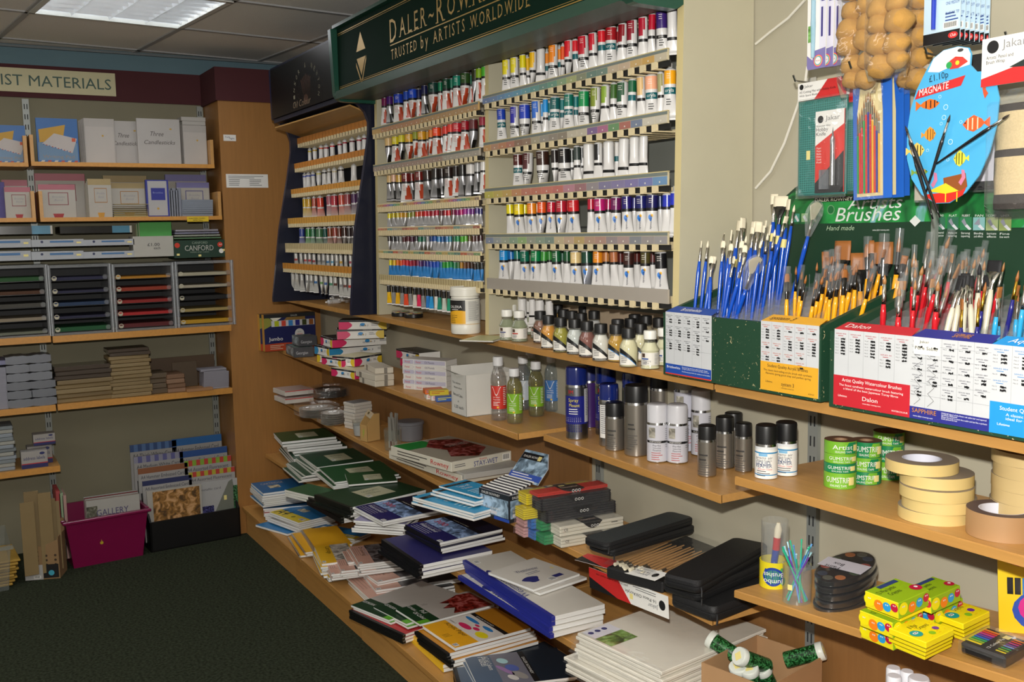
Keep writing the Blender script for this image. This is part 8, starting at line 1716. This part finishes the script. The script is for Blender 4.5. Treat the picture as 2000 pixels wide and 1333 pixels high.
 # colour pencil packs at the right edge
a=lv.at(*J1(1740,860));t=thing('colour_pencil_box','tall pink and yellow box printed 12 COLOUR standing at the right edge','pencil box',(a.x,a.y+.05,lv.z(a.x)+.001),(0,-.05,.62));W,D,H=.13,.016,.182;g=G();g.box(0,W,0,D,0,H,mat('#d8b818',.4));M=FR(0,-.0004,0);g.disc(W*.62,H*.84,W*.62,mat('#c02880',.4),M,ry=H*.14,z=.0004);g.disc(W*.8,H*.25,W*.62,mat('#2848a0',.4),M,ry=H*.27,z=.0005);g.disc(W*.84,H*.28,W*.58,mat('#c02880',.4),M,ry=H*.235,z=.0006)
g.poly([(W*.62+W*(.42 if k%2 else .28)*math.cos(k*PI/12),H*.78+H*(.09 if k%2 else .06)*math.sin(k*PI/12)) for k in range(24)],mat('#e0b41c',.4),M,z=.0008);g.poly([(W*.72+W*(.3 if k%2 else .18)*math.cos(k*PI/12),H*.10+H*(.09 if k%2 else .05)*math.sin(k*PI/12)) for k in range(24)],mat('#4c2c8c',.4),M,z=.0008)
g.text('12 COLOUR',W*.12,H*.76,H*.04,mat('#c01c28',.4),M,w=W*.85,z=.0012,ang=.05)
for i,c in enumerate(('#101014','#1c1c20','#2c6cb0','#1c8c4c','#18703c','#d8d4cc','#b0a818','#e07020')):g.rect(W*(.12+.10*i),H*.42,W*(.20+.10*i),H*.60,gloss(c),M,z=.001)
g.obj('box',t)
a=lv.at(*J1(1870,1070));t=thing('colour_pencil_pack','black pack printed 12 Colour Pencils lying at the right edge','pencil pack',(a.x-.0,a.y+.006,lv.z(a.x)+.001),(0,lv.tilt,1.62));W,D,H=.085,.085,.022;g=G();g.box(0,W,0,D,0,H,mat('#1c1c1e',.3,coat=.3),b=.004);M=TP(0,0,H+.0004);g.text('12 Colour Pencils',.01,D*.42,.006,WHITE,M,w=.065)
for i,c in enumerate(('#e0c818','#80b020','#20a060','#2060c0','#6c2c9c','#c02880','#d83020','#e07818')):g.rect(.012+.008*i,D*.08,.016+.008*i,D*.3,mat(c,.4),M);g.rect(.012+.008*i,D*.62,.018+.008*i,D*.95,mat(c,.4),M)
g.rect(.062,D*.36,.075,D*.5,STICK,M,z=.0006);g.obj('pack',t);film_box2(t,W,D,H)
# ================================================================= goods on the back wall (they face +x)
def slab(name,lab,cat,px0,py0,px1,py1,zb,m,x=-5.26,dp=.02,group=None,art=None,parts=None,lean=0.,ry=None):
 a=on(px0,py1,0,x);b=on(px1,py0,0,x);zb=a.z if zb is None else zb
 w=b.y-a.y;h=b.z-zb;t=thing(name,lab,cat,(x,a.y,zb+.0006),(0,-lean,0),group);g=G()
 g.box(-dp,0,0,w,0,h,m if not isinstance(m,str) else mat(m,.6),b=.0008)
 if art:art(g,LF(.0004),w,h)
 g.obj('body',t)
 return t,w,h
GAIN=1.;Z1,Z2,Z3,Z4,Z5=1.962,1.700,1.133,.80,.50
def wpad(g,M,w,h):
 g.rect(0,0,w,h,mat('#1c5c9c',.4),M);g.rect(w*.03,h*.05,w*.97,h*.45,mat('#5a7c9c',.4),M,z=.0005);g.poly([(w*.06,h*.45),(w*.62,h*.50),(w*.70,h*.86),(w*.05,h*.74)],mat('#b88c20',.5),M,z=.0007);g.poly([(w*.12,h*.42),(w*.84,h*.22),(w*.97,h*.55),(w*.42,h*.66)],mat('#b4aca8',.5),M,z=.0009)
 for k in range(10):g.rect(w*(.14+.07*k),h*(.40-.018*k),w*(.17+.07*k),h*(.42-.018*k),mat('#b04030' if k%2 else '#30488c',.5),M,z=.0012)
 g.text('Writing Pad',w*.12,h*.10,h*.075,mat('#8c8070',.5),M,w=w*.76,z=.0010);g.rect(w*.84,h*.48,w*.93,h*.56,mat('#c04c20',.5),M,z=.0012)
 for k in range(6):g.poly([(w*(.05+.16*k),0),(w*(.13+.16*k),0),(w*(.17+.16*k),h*.05),(w*(.09+.16*k),h*.05)],mat('#a83838' if k%2 else '#c0bcb8',.5),M,z=.0008)
def tc(g,M,w,h):m=mat('#55504c',.6);g.text('Three',w*.28,h*.62,h*.10,m,M,w=w*.32,sh=.3);g.text('Candlesticks',w*.14,h*.44,h*.09,m,M,w=w*.72,sh=.3);g.bars(w*.3,h*.08,w*.4,1,h*.04,mat('#aca8a4',.6),M,al='c');g.disc(w*.78,h*.78,.006,mat('#b89440',.5),M,ry=.004)
def sealed(g,M,w,h):g.rect(w*.04,h*.02,w*.96,h*.82,mat('#b4aea8',.4),M);g.disc(w*.6,h*.62,.005,mat('#b89440',.5),M,z=.0007)
slab('writing_pad','blue air mail pad lettered Writing Pad on the upper shelf','writing pad',75,233,150,317,Z1,'#1c5c9c',x=-5.25,art=wpad)
slab('envelope_pack','blue air mail envelope pack at the left edge of the upper shelf','envelopes',-20,246,48,314,Z1-.005,'#1c5c9c',x=-5.25,art=wpad)
for i in range(6):slab('envelope_pack','tall white envelope pack, %s from the front left of the Three Candlesticks pads'%ORD[i],'envelopes',158+2*(5-i),233+i,212+2*(5-i),317,Z1,'#aca7a2',x=-5.28+.015*(5-i)*0-.012*i,dp=.010,group='tall white envelope packs',art=sealed if i==0 else None)
slab('writing_pad','white pad lettered Three Candlesticks, left one, overlapped by the other','writing pad',212,238,277,317,Z1,'#aaa6a2',x=-5.29,dp=.012,art=tc,group='Three Candlesticks pads')
slab('writing_pad','white pad lettered Three Candlesticks, right one in front','writing pad',271,234,350,318,Z1,'#aeaaa6',x=-5.25,dp=.012,art=tc,group='Three Candlesticks pads')
for i in range(5):slab('envelope_pack','white envelope pack standing at the right end of the upper shelf, %s from the front'%ORD[i],'envelopes',354+1.5*(4-i),246,402,318,Z1,'#a8a39e',x=-5.26-.014*i,dp=.011,group='white envelope packs at right',art=sealed if i==0 else None)
for i in range(3):slab('envelope_pack','white envelope pack lying across the standing ones, %s from the top'%ORD[2-i],'envelopes',358-2*i,240-8*i+6,401,246-8*i+6,None,'#aaa6a0',x=-5.265,dp=.10,group='flat white envelope packs')
def fl(c1,c2,dk):
 def f(g,M,w,h):
  g.rect(w*.01,0,w*.99,h*.84,mat('#aaa59c',.5),M);g.rect(w*.01,h*.84,w*.99,h,mat(c1,.5),M)
  for e,z,m in ((0,.0007,mat(c2,.5)),(.02,.0009,mat('#aaa59c',.5))):g.rect(w*(.26+e),h*(.38+e),w*(.80-e),h*(.76-e),m,M,z=z)
  g.text('Brooklea',w*.36,h*.60,h*.06,mat('#8c8c94',.5),M,w=w*.34,sh=.3,z=.0011);g.text('Bond',w*.42,h*.50,h*.06,mat('#8c8c94',.5),M,w=w*.22,sh=.3,z=.0011);g.poly([(w*.40,0),(w*.62,0),(w*.66,h*.12),(w*.36,h*.12)],mat(dk,.5),M,z=.0008);g.bars(w*.35,h*.28,w*.3,1,h*.04,mat('#b8a8a0',.5),M,al='c')
 return f
FP,FO,FL_=fl('#a8606c','#7c2430','#981820'),fl('#a08c60','#9c6c34','#b88420'),fl('#7874a4','#2c2c78','#5c5c8c')
S=slab
S('writing_set','large pink-topped floral writing pad at the back of the second shelf','writing set',73,340,165,428,Z2,'#a8606c',x=-5.34,art=FP,group='floral writing pads');S('writing_set','smaller pink writing pad with red square in front of the large pink one','writing set',78,361,146,427,Z2,'#a89890',x=-5.25,art=FP,group='floral writing pads')
for i in range(4):S('envelope_pack','cream envelope pack with orange leaf, %s from the front'%ORD[i],'envelopes',175-i*2+(0 if i else 0),350+4*i,216-i*3,426,Z2,'#a8a294',x=-5.25-.016*i,dp=.012,art=FO if i==0 else None,group='cream envelope packs')
S('writing_set','large cream floral writing pad at the back centre of the second shelf','writing set',206,344,286,426,Z2,'#a09470',x=-5.36,art=FO,group='cream floral writing pads');S('writing_set','smaller cream writing pad in front of the large cream one','writing set',220,358,282,426,Z2,'#a89c84',x=-5.29,art=FO,group='cream floral writing pads')
def bb(g,M,w,h):g.rect(w*.08,h*.03,w*.92,h*.97,mat('#aaa8a8',.5),M);g.rect(w*.22,h*.45,w*.84,h*.78,mat('#242c88',.5),M,z=.0006);g.text('Brooklea',w*.3,h*.63,h*.05,mat('#8088b8',.5),M,w=w*.45,z=.0009);g.disc(w*.5,h*.22,.006,mat('#b89440',.5),M)
S('writing_set','narrow blue-edged white pack with blue square between cream and lilac sets','writing set',288,352,328,426,Z2,'#2c348c',x=-5.25,art=bb)
S('writing_set','large lilac-topped writing pad at the right back of the second shelf','writing set',327,342,402,424,Z2,'#7874a4',x=-5.36,art=FL_,group='lilac writing pads');S('writing_set','smaller lilac writing pad in front of the large lilac one','writing set',348,357,408,424,Z2,'#9894ac',x=-5.30,art=FL_,group='lilac writing pads')
for i in range(7):S('card_pack','gold-edged card pack lying before the cream pads, %s from the bottom'%ORD[i],'card pack',223,424-3.6*i-3,290,424-3.6*i,Z2+.0105*i,'#9c8c58',x=-5.235,dp=.04,group='gold card packs')
for i in range(8):S('card_pack','grey-blue card pack lying before the lilac pads, %s from the bottom'%ORD[i],'card pack',356,420-3.8*i-3,416,423-3.8*i,Z2+.0105*i,'#7c8490',x=-5.235,dp=.04,group='grey-blue card packs')
for i in range(5):S('envelope_pack','grey-blue envelope pack standing left of the lilac pads, %s from the left'%ORD[i],'envelopes',329+5*i,368+(i%2)*4,333+5*i,425,Z2,'#7c808c',x=-5.255,dp=.05,group='standing grey-blue envelope packs')
S('writing_set','pink-edged envelope set standing at the left part of the second shelf','writing set',12,366,59,426,Z2,'#a89894',x=-5.25,art=FP,group='left floral sets');S('writing_set','white set with pink top behind the left envelope set','writing set',8,352,53,426,Z2,'#aaa0a0',x=-5.31,art=FP,group='left floral sets');S('writing_set','violet writing set at the very left edge of the second shelf','writing set',-30,356,8,426,Z2,'#4c4480',x=-5.27)
g=G();a=on(365,425,0,XF+.002);t=thing('yellow_label','yellow handwritten label on the edge of the second shelf','label',a);g.rect(0,-.022,.108,.004,mat('#d8b820',.6),LF(.0006));g.text('MASTER CARD',.01,-.008,.006,BLACK,LF(.0009),w=.08);g.text('SPECIAL',.03,-.018,.006,BLACK,LF(.0009),w=.05);g.obj('paper',t)
# ---- clear card racks
CLX=mat('#b8bcc0',.12,kind='glass',alpha=.22)
def card_rack(px0,py0,px1,py1,sheets,lab,n=5):
 x=-5.215;a=on(px0,py1,0,x);b=on(px1,py0,0,x);w=b.y-a.y;z0=Z3;h=b.z-z0;t=thing('card_rack',lab,'card rack',(x,a.y,z0+.0006));D=.27
 g=G();e=.018
 for y in (0,w-e):g.box(-D,0,y,y+.002,0,h,CLX);g.box(-.004,0,y,y+e,0,h,CLX);g.box(-.003,.001,y+e*.5-.001,y+e*.5+.001,0,h,mat('#d8dce0',.1))
 g.box(-D,0,0,w,h-.002,h,CLX);g.box(-.003,0,0,w,h-.014,h,CLX);g.box(-.003,0,0,w,0,.012,CLX);g.obj('clear_case',t)
 g=G();g.box(-D-.002,-D,0,w,0,h,mat('#1c1d20',.6));g.obj('rear_panel',t)
 for i,c in enumerate(sheets):
  k=n-1-i;z=.014+(h-.03)*k/n;g=G();g.box(-D+.01,-.004,e,w-e,z,z+.0025,mat('#3c3e42',.2,kind='glass',alpha=.5));g.obj('tray',t)
  g=G();r=random.Random(i+int(px0));th=r.uniform(.010,.020);g.box(-D+.02,-.008,e+.004,w-e-.004,z+.003,z+.003+th,{'all':mat(c,.7,kind='lines'),'top':mat(c,.7)});g.obj('coloured_card',t)
  g=G();M=LF(.0018);g.disc(e+.014,z+.014,.0115,mat('#b0aa94',.5),M,n=18);g.disc(e+.014,z+.018,.008,mat(c,.5),M,ry=.004,z=.0006,n=12);g.disc(w-e-.014,z+.014,.012,CLX,M,n=18);g.obj('round_label',t)
 return t
card_rack(-95,517,93,662,['#1c4c20','#4c2c14','#44423c','#8c806c','#6c7060'],'clear card rack with green, brown and cream card at the left edge')
card_rack(99,515,217,652,['#1c1c3c','#20203c','#1c3454','#20203c','#0c5028'],'clear card rack with navy card and one green tray')
card_rack(224,513,340,645,['#b07818','#8c2c10','#8c1c18','#a81c1c','#581014'],'clear card rack with orange and red card')
t=card_rack(346,508,455,637,['#aaa48c','#a8a08c','#141414','#a08c54','#b88c10'],'clear card rack with cream, black and yellow card beside the pillar')
# ---- on top of the card racks
ZT=1.133+.0
def rm(g,M,w,h):g.rect(w*.35,h*.55,w*.80,h*.80,mat('#3c6c9c',.5),M);g.disc(w*.2,h*.68,.006,mat('#2c3458',.5),M);g.rect(w*.86,h*.4,w*.95,h*.62,STICK,M)
ztop=on(160,508,0,-5.215).z+.004
for i,(a_,b_) in enumerate(((-45,60),(62,163),(164,262))):
 for j in range(2):
  lab='white paper ream with blue band, %s of the %s pile'%(['lower','upper'][j],['left edge','middle','right'][i]);S('paper_ream',lab,'paper ream',a_,(490,467)[j],b_,(510,488)[j],ztop+.062*j,'#a8abb0',x=-5.25,dp=.21,art=rm,group='white paper reams')
 if i!=1:S('ink_paper_pack','black glossy paper pack with pale blue end on the reams, %s one'%('left' if i==0 else 'right'),'paper pack',(-45,0,118)[i],441,(102,0,257)[i],465,ztop+.124,mat('#111214',.2,coat=.4),x=-5.27,dp=.21,art=lambda g,M,w,h:(g.rect(w*.72,0,w*.97,h,mat('#4c94b8',.4),M),g.rect(w*.97,0,w,h,WHITE,M)),group='black paper packs')
t,w,h=S('white_card_box','open white box priced 1.00 full of green-edged packs above the racks','box',262,461,338,508,ztop,'#b0ada4',x=-5.25,dp=.12,art=lambda g,M,w,h:(g.text('£1.00',w*.35,h*.52,h*.15,mat('#202428',.5),M,w=w*.3),g.text('each',w*.5,h*.36,h*.13,mat('#202428',.5),M,w=w*.16)))
for i in range(5):S('card_pack','green-edged card pack standing in the white box, %s from the front'%ORD[i],'card pack',272+(5-i)*2-8,434+i,334-i*4,470,ztop+h*.7,['#4ca04c','#a8a890','#3c8c3c','#a8a890','#8c9c6c'][i],x=-5.255-.02*i,dp=.006,group='packs in the white box')
def cf(g,M,w,h):g.text('CANFORD',w*.2,h*.40,h*.30,mat('#b4b4ac',.5),M,w=w*.55);g.text('CANFORD',w*.34,h*.78,h*.13,mat('#8c9c8c',.5),M,w=w*.3);g.text('PAPERS AND CARDS',w*.3,h*.28,h*.07,mat('#8c9c8c',.5),M,w=w*.36);[g.disc(w*x,h*.72,.013,mat('#c83018',.5),M) for x in (.06,.88)];g.text('A4',w*.86,h*.68,.009,WHITE,M,z=.0009);g.disc(w*.9,h*.35,.012,WHITE,M);[g.rect(w*x-.007,h*y-.005,w*x+.007,h*y+.005,STICK,M,z=.001) for x,y in ((.07,.2),(.48,.12),(.96,.4))]
S('canford_box','dark green box lettered CANFORD on top of the right hand card rack','box',341,468,441,502,on(390,505,0,-5.215).z+.003,'#0f3424',x=-5.235,dp=.16,art=cf)
for i in range(4):S('paper_sheets','loose sheets lying on the green box, %s from the bottom'%ORD[i],'paper',340+i,460-5*i+3,432-i*2,465-5*i+3,None,['#4c6c4c','#8c9084','#7c7c90','#9c98a4'][i],x=-5.24,dp=.15,group='loose paper sheets')
# ---- brown envelopes and parcels
BR=lambda i:['#857049','#7c6844','#8a7650','#6e5a3a'][i%4]
def pile(n,px0,px1,pyb,pyt,lab,group,cols,x=-5.22,dp=.16,name='envelope_bundle',cat='envelopes',zb=Z4,film=True,dark=0):
 a=on(px0,pyb,0,x);b=on(px1,pyt,0,x);H=(b.z-zb)/n;r=random.Random(int(px0)+n)
 for i in range(n):
  y0=a.y+r.uniform(-.006,.006);w=b.y-a.y;m=mat(cols[i%len(cols)],.5,kind='lines') if i<n-dark else mat('#4a4038',.2,coat=.5)
  t=thing(name,'%s, %s from the bottom'%(lab,ORD[i]),cat,(x+r.uniform(-.008,.004),y0,zb+.0006+H*i),(0,0,r.uniform(-.03,.03)),group);g=G();g.box(-dp,0,0,w,0,H*.96,m,b=min(.003,H*.2));g.obj('bundle',t)
pile(8,112,217,790,710,'brown envelope bundle of the wide pile','brown envelopes, wide pile',[BR(0),BR(1),BR(2)],dark=3)
pile(13,219,292,782,678,'brown envelope bundle of the tall pile','brown envelopes, tall pile',[BR(2),BR(0)],dark=2,dp=.14)
pile(4,293,327,768,728,'small brown bundle right of the tall pile','small brown bundles',['#5c4c38'],x=-5.24)
pile(4,327,360,766,730,'little pink-brown bundle near the shelf middle','little pink-brown bundles',['#8c6c54','#7c5c44'])
S('brown_board','upright brown board leaning at the back of the envelope shelf','board',285,692,418,745,Z4,'#57432f',x=-5.48,dp=.006);S('brown_board','smaller grey-brown card leaning before the back board','board',338,705,384,750,Z4,'#5a4a38',x=-5.40,dp=.006)
for i in range(12):S('envelope_bundle','white envelope bundle beside the pillar, %s from the bottom'%ORD[i],'envelopes',398-(6 if i>10 else 0),755-3.1*i-2,447-(5 if i>9 else 0),756-3.1*i,Z4+.0085*i,'#8c8a94',x=-5.225,dp=.10,group='white envelopes by the pillar')
S('brown_envelope','flat brown envelope hanging over the front of its shelf near the pillar','envelopes',365,757,416,760,Z4+.0005,'#a0744c',x=-5.19,dp=.1)
SV=mat('#8c8f98',.22,.5,kind='')
for k,(a_,b_,y0,y1) in enumerate(((14,57,706,752),(60,100,706,752),(16,62,754,800),(64,109,754,798))):
 n=3;p=on(a_,y1,0,-5.215);q=on(b_,y0,0,-5.215);zb=Z4 if k>1 else Z4+.125;H=.125/n
 for i in range(n):t=thing('wrapped_parcel','silver film-wrapped card bundle, %s of the %s pile'%(['bottom','middle','top'][i],['upper left','upper right','lower left','lower right'][k]),'parcel',(-5.215,p.y,zb+.0008+H*i),(0,0,.02*(i-1)),'silver wrapped bundles');g=G();w=q.y-p.y;V=[(-.12*u,w*v,(H*.95 if s else 0)-.004*abs(2*v-1)**3*(1 if s else-1)+.0015*math.sin(v*17+i)*s) for s in (0,1) for u in (1,0) for v in [j/8 for j in range(9)]];F_=[(j,j+1,j+10,j+9)[::-1] for j in range(8)]+[(18+j,18+j+1,27+j+1,27+j)[::1] for j in range(8)]+[(9+j,9+j+1,28+j,27+j) for j in range(8)]+[(j+1,j,18+j,19+j) for j in range(8)]+[(0,9,27,18),(17,8,26,35)];g.add(V,F_,SV,None,True);g.obj('bundle',t)
S('paper_stack','tall pale paper stack at the left edge of the parcel shelf','paper stack',-40,718,11,798,Z4,mat('#8c8c98',.6,kind='lines'),x=-5.22,dp=.2);S('paper_stack','lilac paper pack on the tall pale stack at the left edge','paper stack',-40,705,11,717,None,'#7c7c98',x=-5.22,dp=.2)
def al(g,M,w,h):g.rect(0,0,w,h*.24,mat('#1c1c58',.5),M);g.rect(0,h*.24,w,h*.30,mat('#a82c30',.5),M);g.text('address labels',w*.08,h*.50,h*.20,mat('#34386c',.5),M,w=w*.82);g.disc(w*.8,h*.84,w*.1,mat('#1c2460',.5),M,ry=h*.08)
for i,q in enumerate(((42,879,92,906),(54,869,101,896),(66,846,107,872))):S('label_box','white and navy address labels box, %s'%['front lower one','rear lower one','upper one'][i],'label box',*q,Z5 if i<2 else None,'#9c9894',x=(-5.22,-5.30,-5.26)[i],dp=.07,art=al,group='address labels boxes')
pile(12,-40,26,908,832,'pale paper pack at the left edge of the low shelf','pale paper packs',['#8c949c','#9c9c94','#7c8488'],zb=Z5,name='paper_pack',cat='paper pack')
# ---- on the floor
t=thing('card_display_bin','black slanting floor bin of A4 card packs beside the pillar','display bin',(-5.16,.872,0),(0,0,.055));BP=mat('#0d0d0f',.4);W_,H_=.465,.155
g=G();g.box(-.012,0,0,W_,0,H_,BP);g.obj('front_panel',t)
for y in (0,W_-.01):g=G();g.prism([(-.30,0),(0,0),(0,H_),(-.30,.40)],y,y+.01,BP,Matrix(((1,0,0,0),(0,0,1,0),(0,1,0,0),(0,0,0,1))));g.obj('side_panel',t)
g=G();g.box(-.30,0,0,W_,0,.006,BP);g.obj('base',t)
def cp(txt,c1,c2=None,kd=''):
 def f(g,M,w,h):
  g.rect(0,0,w,h,mat('#9c9a98',.5),M)
  for k in range(12):g.rect(w*k/12,h*.92,w*(k+1)/12,h,mat(c1 if k%2 or not c2 else c2,.5),M,z=.0006)
  g.text(txt,w*.05,h*.845,h*.05,mat('#3c3c48',.5),M,w=w*.88,z=.0008)
 return f
rows_=[(262,860,344,'A4 Thick White Card','#4c6c9c','#2c4878'),(344,848,432,'A4 Hammer Embossed Card','#2060a0',None),(268,882,357,'A4 Medium White Card','#5c5c90','#8c8ca0'),(358,872,443,'A4 Linen Embossed Card','#244c8c',None),(275,904,366,'A4 Hammer Embossed Card','#845030',None),(366,890,451,'A4 Assorted Fluorescent','#b03830','#7ca030'),(282,928,374,'A4 Assorted Embossed Card','#242c58',None),(373,912,458,'A4 Assorted Fluorescent','#b03830','#a8a030')]
for i,(a_,y0,b_,tx,c1,c2) in enumerate(rows_):
 x=-5.44+.065*(i//2);S('card_pack','pack headed %s, %s row from the back of the black bin'%(tx.replace('A4 ',''),ORD[i//2]),'card pack',a_,y0,b_,1010,.03,'#9c9a98',x=x,dp=.012,art=cp(tx,c1,c2),group='A4 card packs in the black bin')
S('card_pack','brown marbled card pack in the front row of the black bin','card pack',290,946,393,1018,.05,'#a8a49c',x=-5.205,dp=.012,art=lambda g,M,w,h:g.rect(w*.1,0,w*.96,h*.97,mat('#94682c',.6,kind='photo'),M))
S('card_pack','silver grey pearl card pack in the front row of the black bin','card pack',390,934,465,1005,.06,'#a8a8a8',x=-5.225,dp=.012,art=lambda g,M,w,h:(g.poly([(w*.2,0),(w,0),(w*.85,h),(w*.75,h*.95)],mat('#72766c',.35),M),g.rect(w*.0,0,w*.36,h*.48,mat('#4c4c8c',.3,.4,kind='flake'),M,z=.0006),g.rect(w*.86,0,w,h*.85,mat('#3c7c4c',.3,.4,kind='flake'),M,z=.0006),g.rect(w*.62,h*.56,w*.69,h*.66,STICK,M,z=.0008),g.text('metallic card',w*.05,h*.82,h*.05,mat('#5c5c60',.5),M,w=w*.5)))
# magenta crate
t=thing('plastic_crate','magenta plastic crate with gallery pads between cardboard box and black bin','crate',(-5.0,.512,0),(0,0,.07));MG=mat('#7c1044',.3,coat=.2);D_,W_,H_=.30,.325,.245
def trap(x0,x1,y0,y1,k,z0,z1,m,g):g.add([(x0,y0,z0),(x1,y0,z0),(x1,y1,z0),(x0,y1,z0),(x0-k,y0-k,z1),(x1+k,y0-k,z1),(x1+k,y1+k,z1),(x0-k,y1+k,z1)],[(3,2,1,0),(0,1,5,4),(1,2,6,5),(2,3,7,6),(3,0,4,7)],m)
g=G();trap(-D_-.12,-.12,0,W_,.03,0,H_,MG,g);trap(-D_-.117,-.123,.003,W_-.003,.027,.004,H_,MG,g);g.obj('crate_body',t)
g=G();k=.044
for x0,x1,y0,y1 in ((-.12+.024,-.12+k,-k,W_+k),(-D_-.12-k,-D_-.12-.024,-k,W_+k),(-D_-.12,-.12,-k,-.024),(-D_-.12,-.12,W_+.024,W_+k)):g.box(x0,x1,y0,y1,H_-.014,H_,MG,b=.003)
g.obj('rim',t);g=G();M=LF(-.102,.13,.11);g.disc(0,0,.008,mat('#b8a020',.5),M,z=.004);g.poly([(-.003,.004),(.003,.004),(0,.018)],mat('#b8a020',.5),M,z=.004);g.obj('yellow_tag',t)
for i in range(5):S('gallery_pad',('white pad printed GALLERY in the magenta crate, frontmost' if i==0 else 'pad standing behind the GALLERY pad, %s from the front'%ORD[i]),'paper pad',172-i,966-i*2,272-i,1040,.02,['#a8a6a0','#8c7c74','#a8a8a4','#702020','#9c9c98'][i],x=-5.17-.022*i,dp=.010,art=(lambda g,M,w,h:(g.text('GALLERY',w*.18,h*.72,h*.11,mat('#48406c',.5),M,w=w*.6),g.rect(0,h*.5,w*.2,h*.9,mat('#5c5c4c',.5,kind='photo'),M))) if i==0 else None,group='pads in the magenta crate')
for i in range(3):S('gallery_pad','thin coloured pad leaning at the left inside the magenta crate, %s'%ORD[i],'paper pad',113+i*6,960+4*i,117+i*6,1020,.03,['#a04040','#8ca080','#b08c84'][i],x=-5.2,dp=.16,group='coloured pads at the left of the crate')
# cardboard box of envelopes, clear crate at the left edge
a=on(50,1135,2,0);b=on(118,1130,2,0);t=thing('cardboard_box','tall printed cardboard box of brown envelopes left of the magenta crate','box',(a.x,a.y,0),(0,0,math.atan2(b.y-a.y,b.x-a.x)-PI/2));W_=(b-a).length;H_=.20;CB=mat('#8c6f4c',.85)
g=G();g.prism([(0,0),(W_,0),(W_,H_*.95),(W_*.8,H_*.88),(W_*.5,H_*.80),(W_*.2,H_*.84),(0,H_)],-.003,0,CB,Matrix(((0,0,1,0),(1,0,0,0),(0,1,0,0),(0,0,0,1))));M=LF(.0005);r=random.Random(3)
for k in range(14):g.disc(W_*(.12+.26*(k%4)),H_*(.35+.11*(k//4)),.006,mat('#3c2c1c',.7),M,n=8)
g.rect(0,0,W_*.52,H_*.36,mat('#a8a6a4',.6),M,z=.0005);g.rect(W_*.53,H_*.03,W_*.97,H_*.36,BLACK,M,z=.0005);g.disc(W_*.76,H_*.15,.013,mat('#40a0b8',.5),M,z=.0008);g.text('Lyreco',W_*.08,H_*.17,.010,mat('#303038',.5),M,w=W_*.3,z=.0008);g.barcode(W_*.25,H_*.03,W_*.2,H_*.07,M,z=.0008);g.obj('front_wall',t)
for s in ((-.12,-.003,0,.003),(-.12,-.003,W_-.003,W_),(-.123,-.12,0,W_)):g=G();g.box(*s,0,H_*(1 if s[1]>-.1 else 1.3),CB);g.obj('side_wall',t)
for i in range(7):r=random.Random(i);S('brown_envelope','brown envelope standing in the printed box, %s from the left'%ORD[i],'envelopes',46+i*9,955+r.uniform(0,30),66+i*8.2,1090,.03,BR(i),x=-5.03-.012*(i%4),dp=.004,group='envelopes in the cardboard box')
t=thing('clear_crate','clear plastic crate of yellow envelopes cut by the left edge','crate',(-4.97,-.06,0));g=G();CC=mat('#a0a8a4',.12,kind='glass',alpha=.3);trap(-.35,0,0,.27,.02,0,.21,CC,g);g.obj('crate_body',t);g=G();g.box(.018,.034,-.02,.30,.198,.214,CC);g.obj('rim',t)
for i in range(9):t2=thing('padded_envelope','yellow padded envelope in the clear crate, %s from the bottom'%ORD[i],'envelopes',(-5.29,-.03+.003*i,.006+.013*i),(0,0,.03*(i%3)),'yellow padded envelopes');g=G();g.box(0,.28,0,.26,0,.011,mat('#b08c38',.7),b=.003);g.obj('envelope',t2)
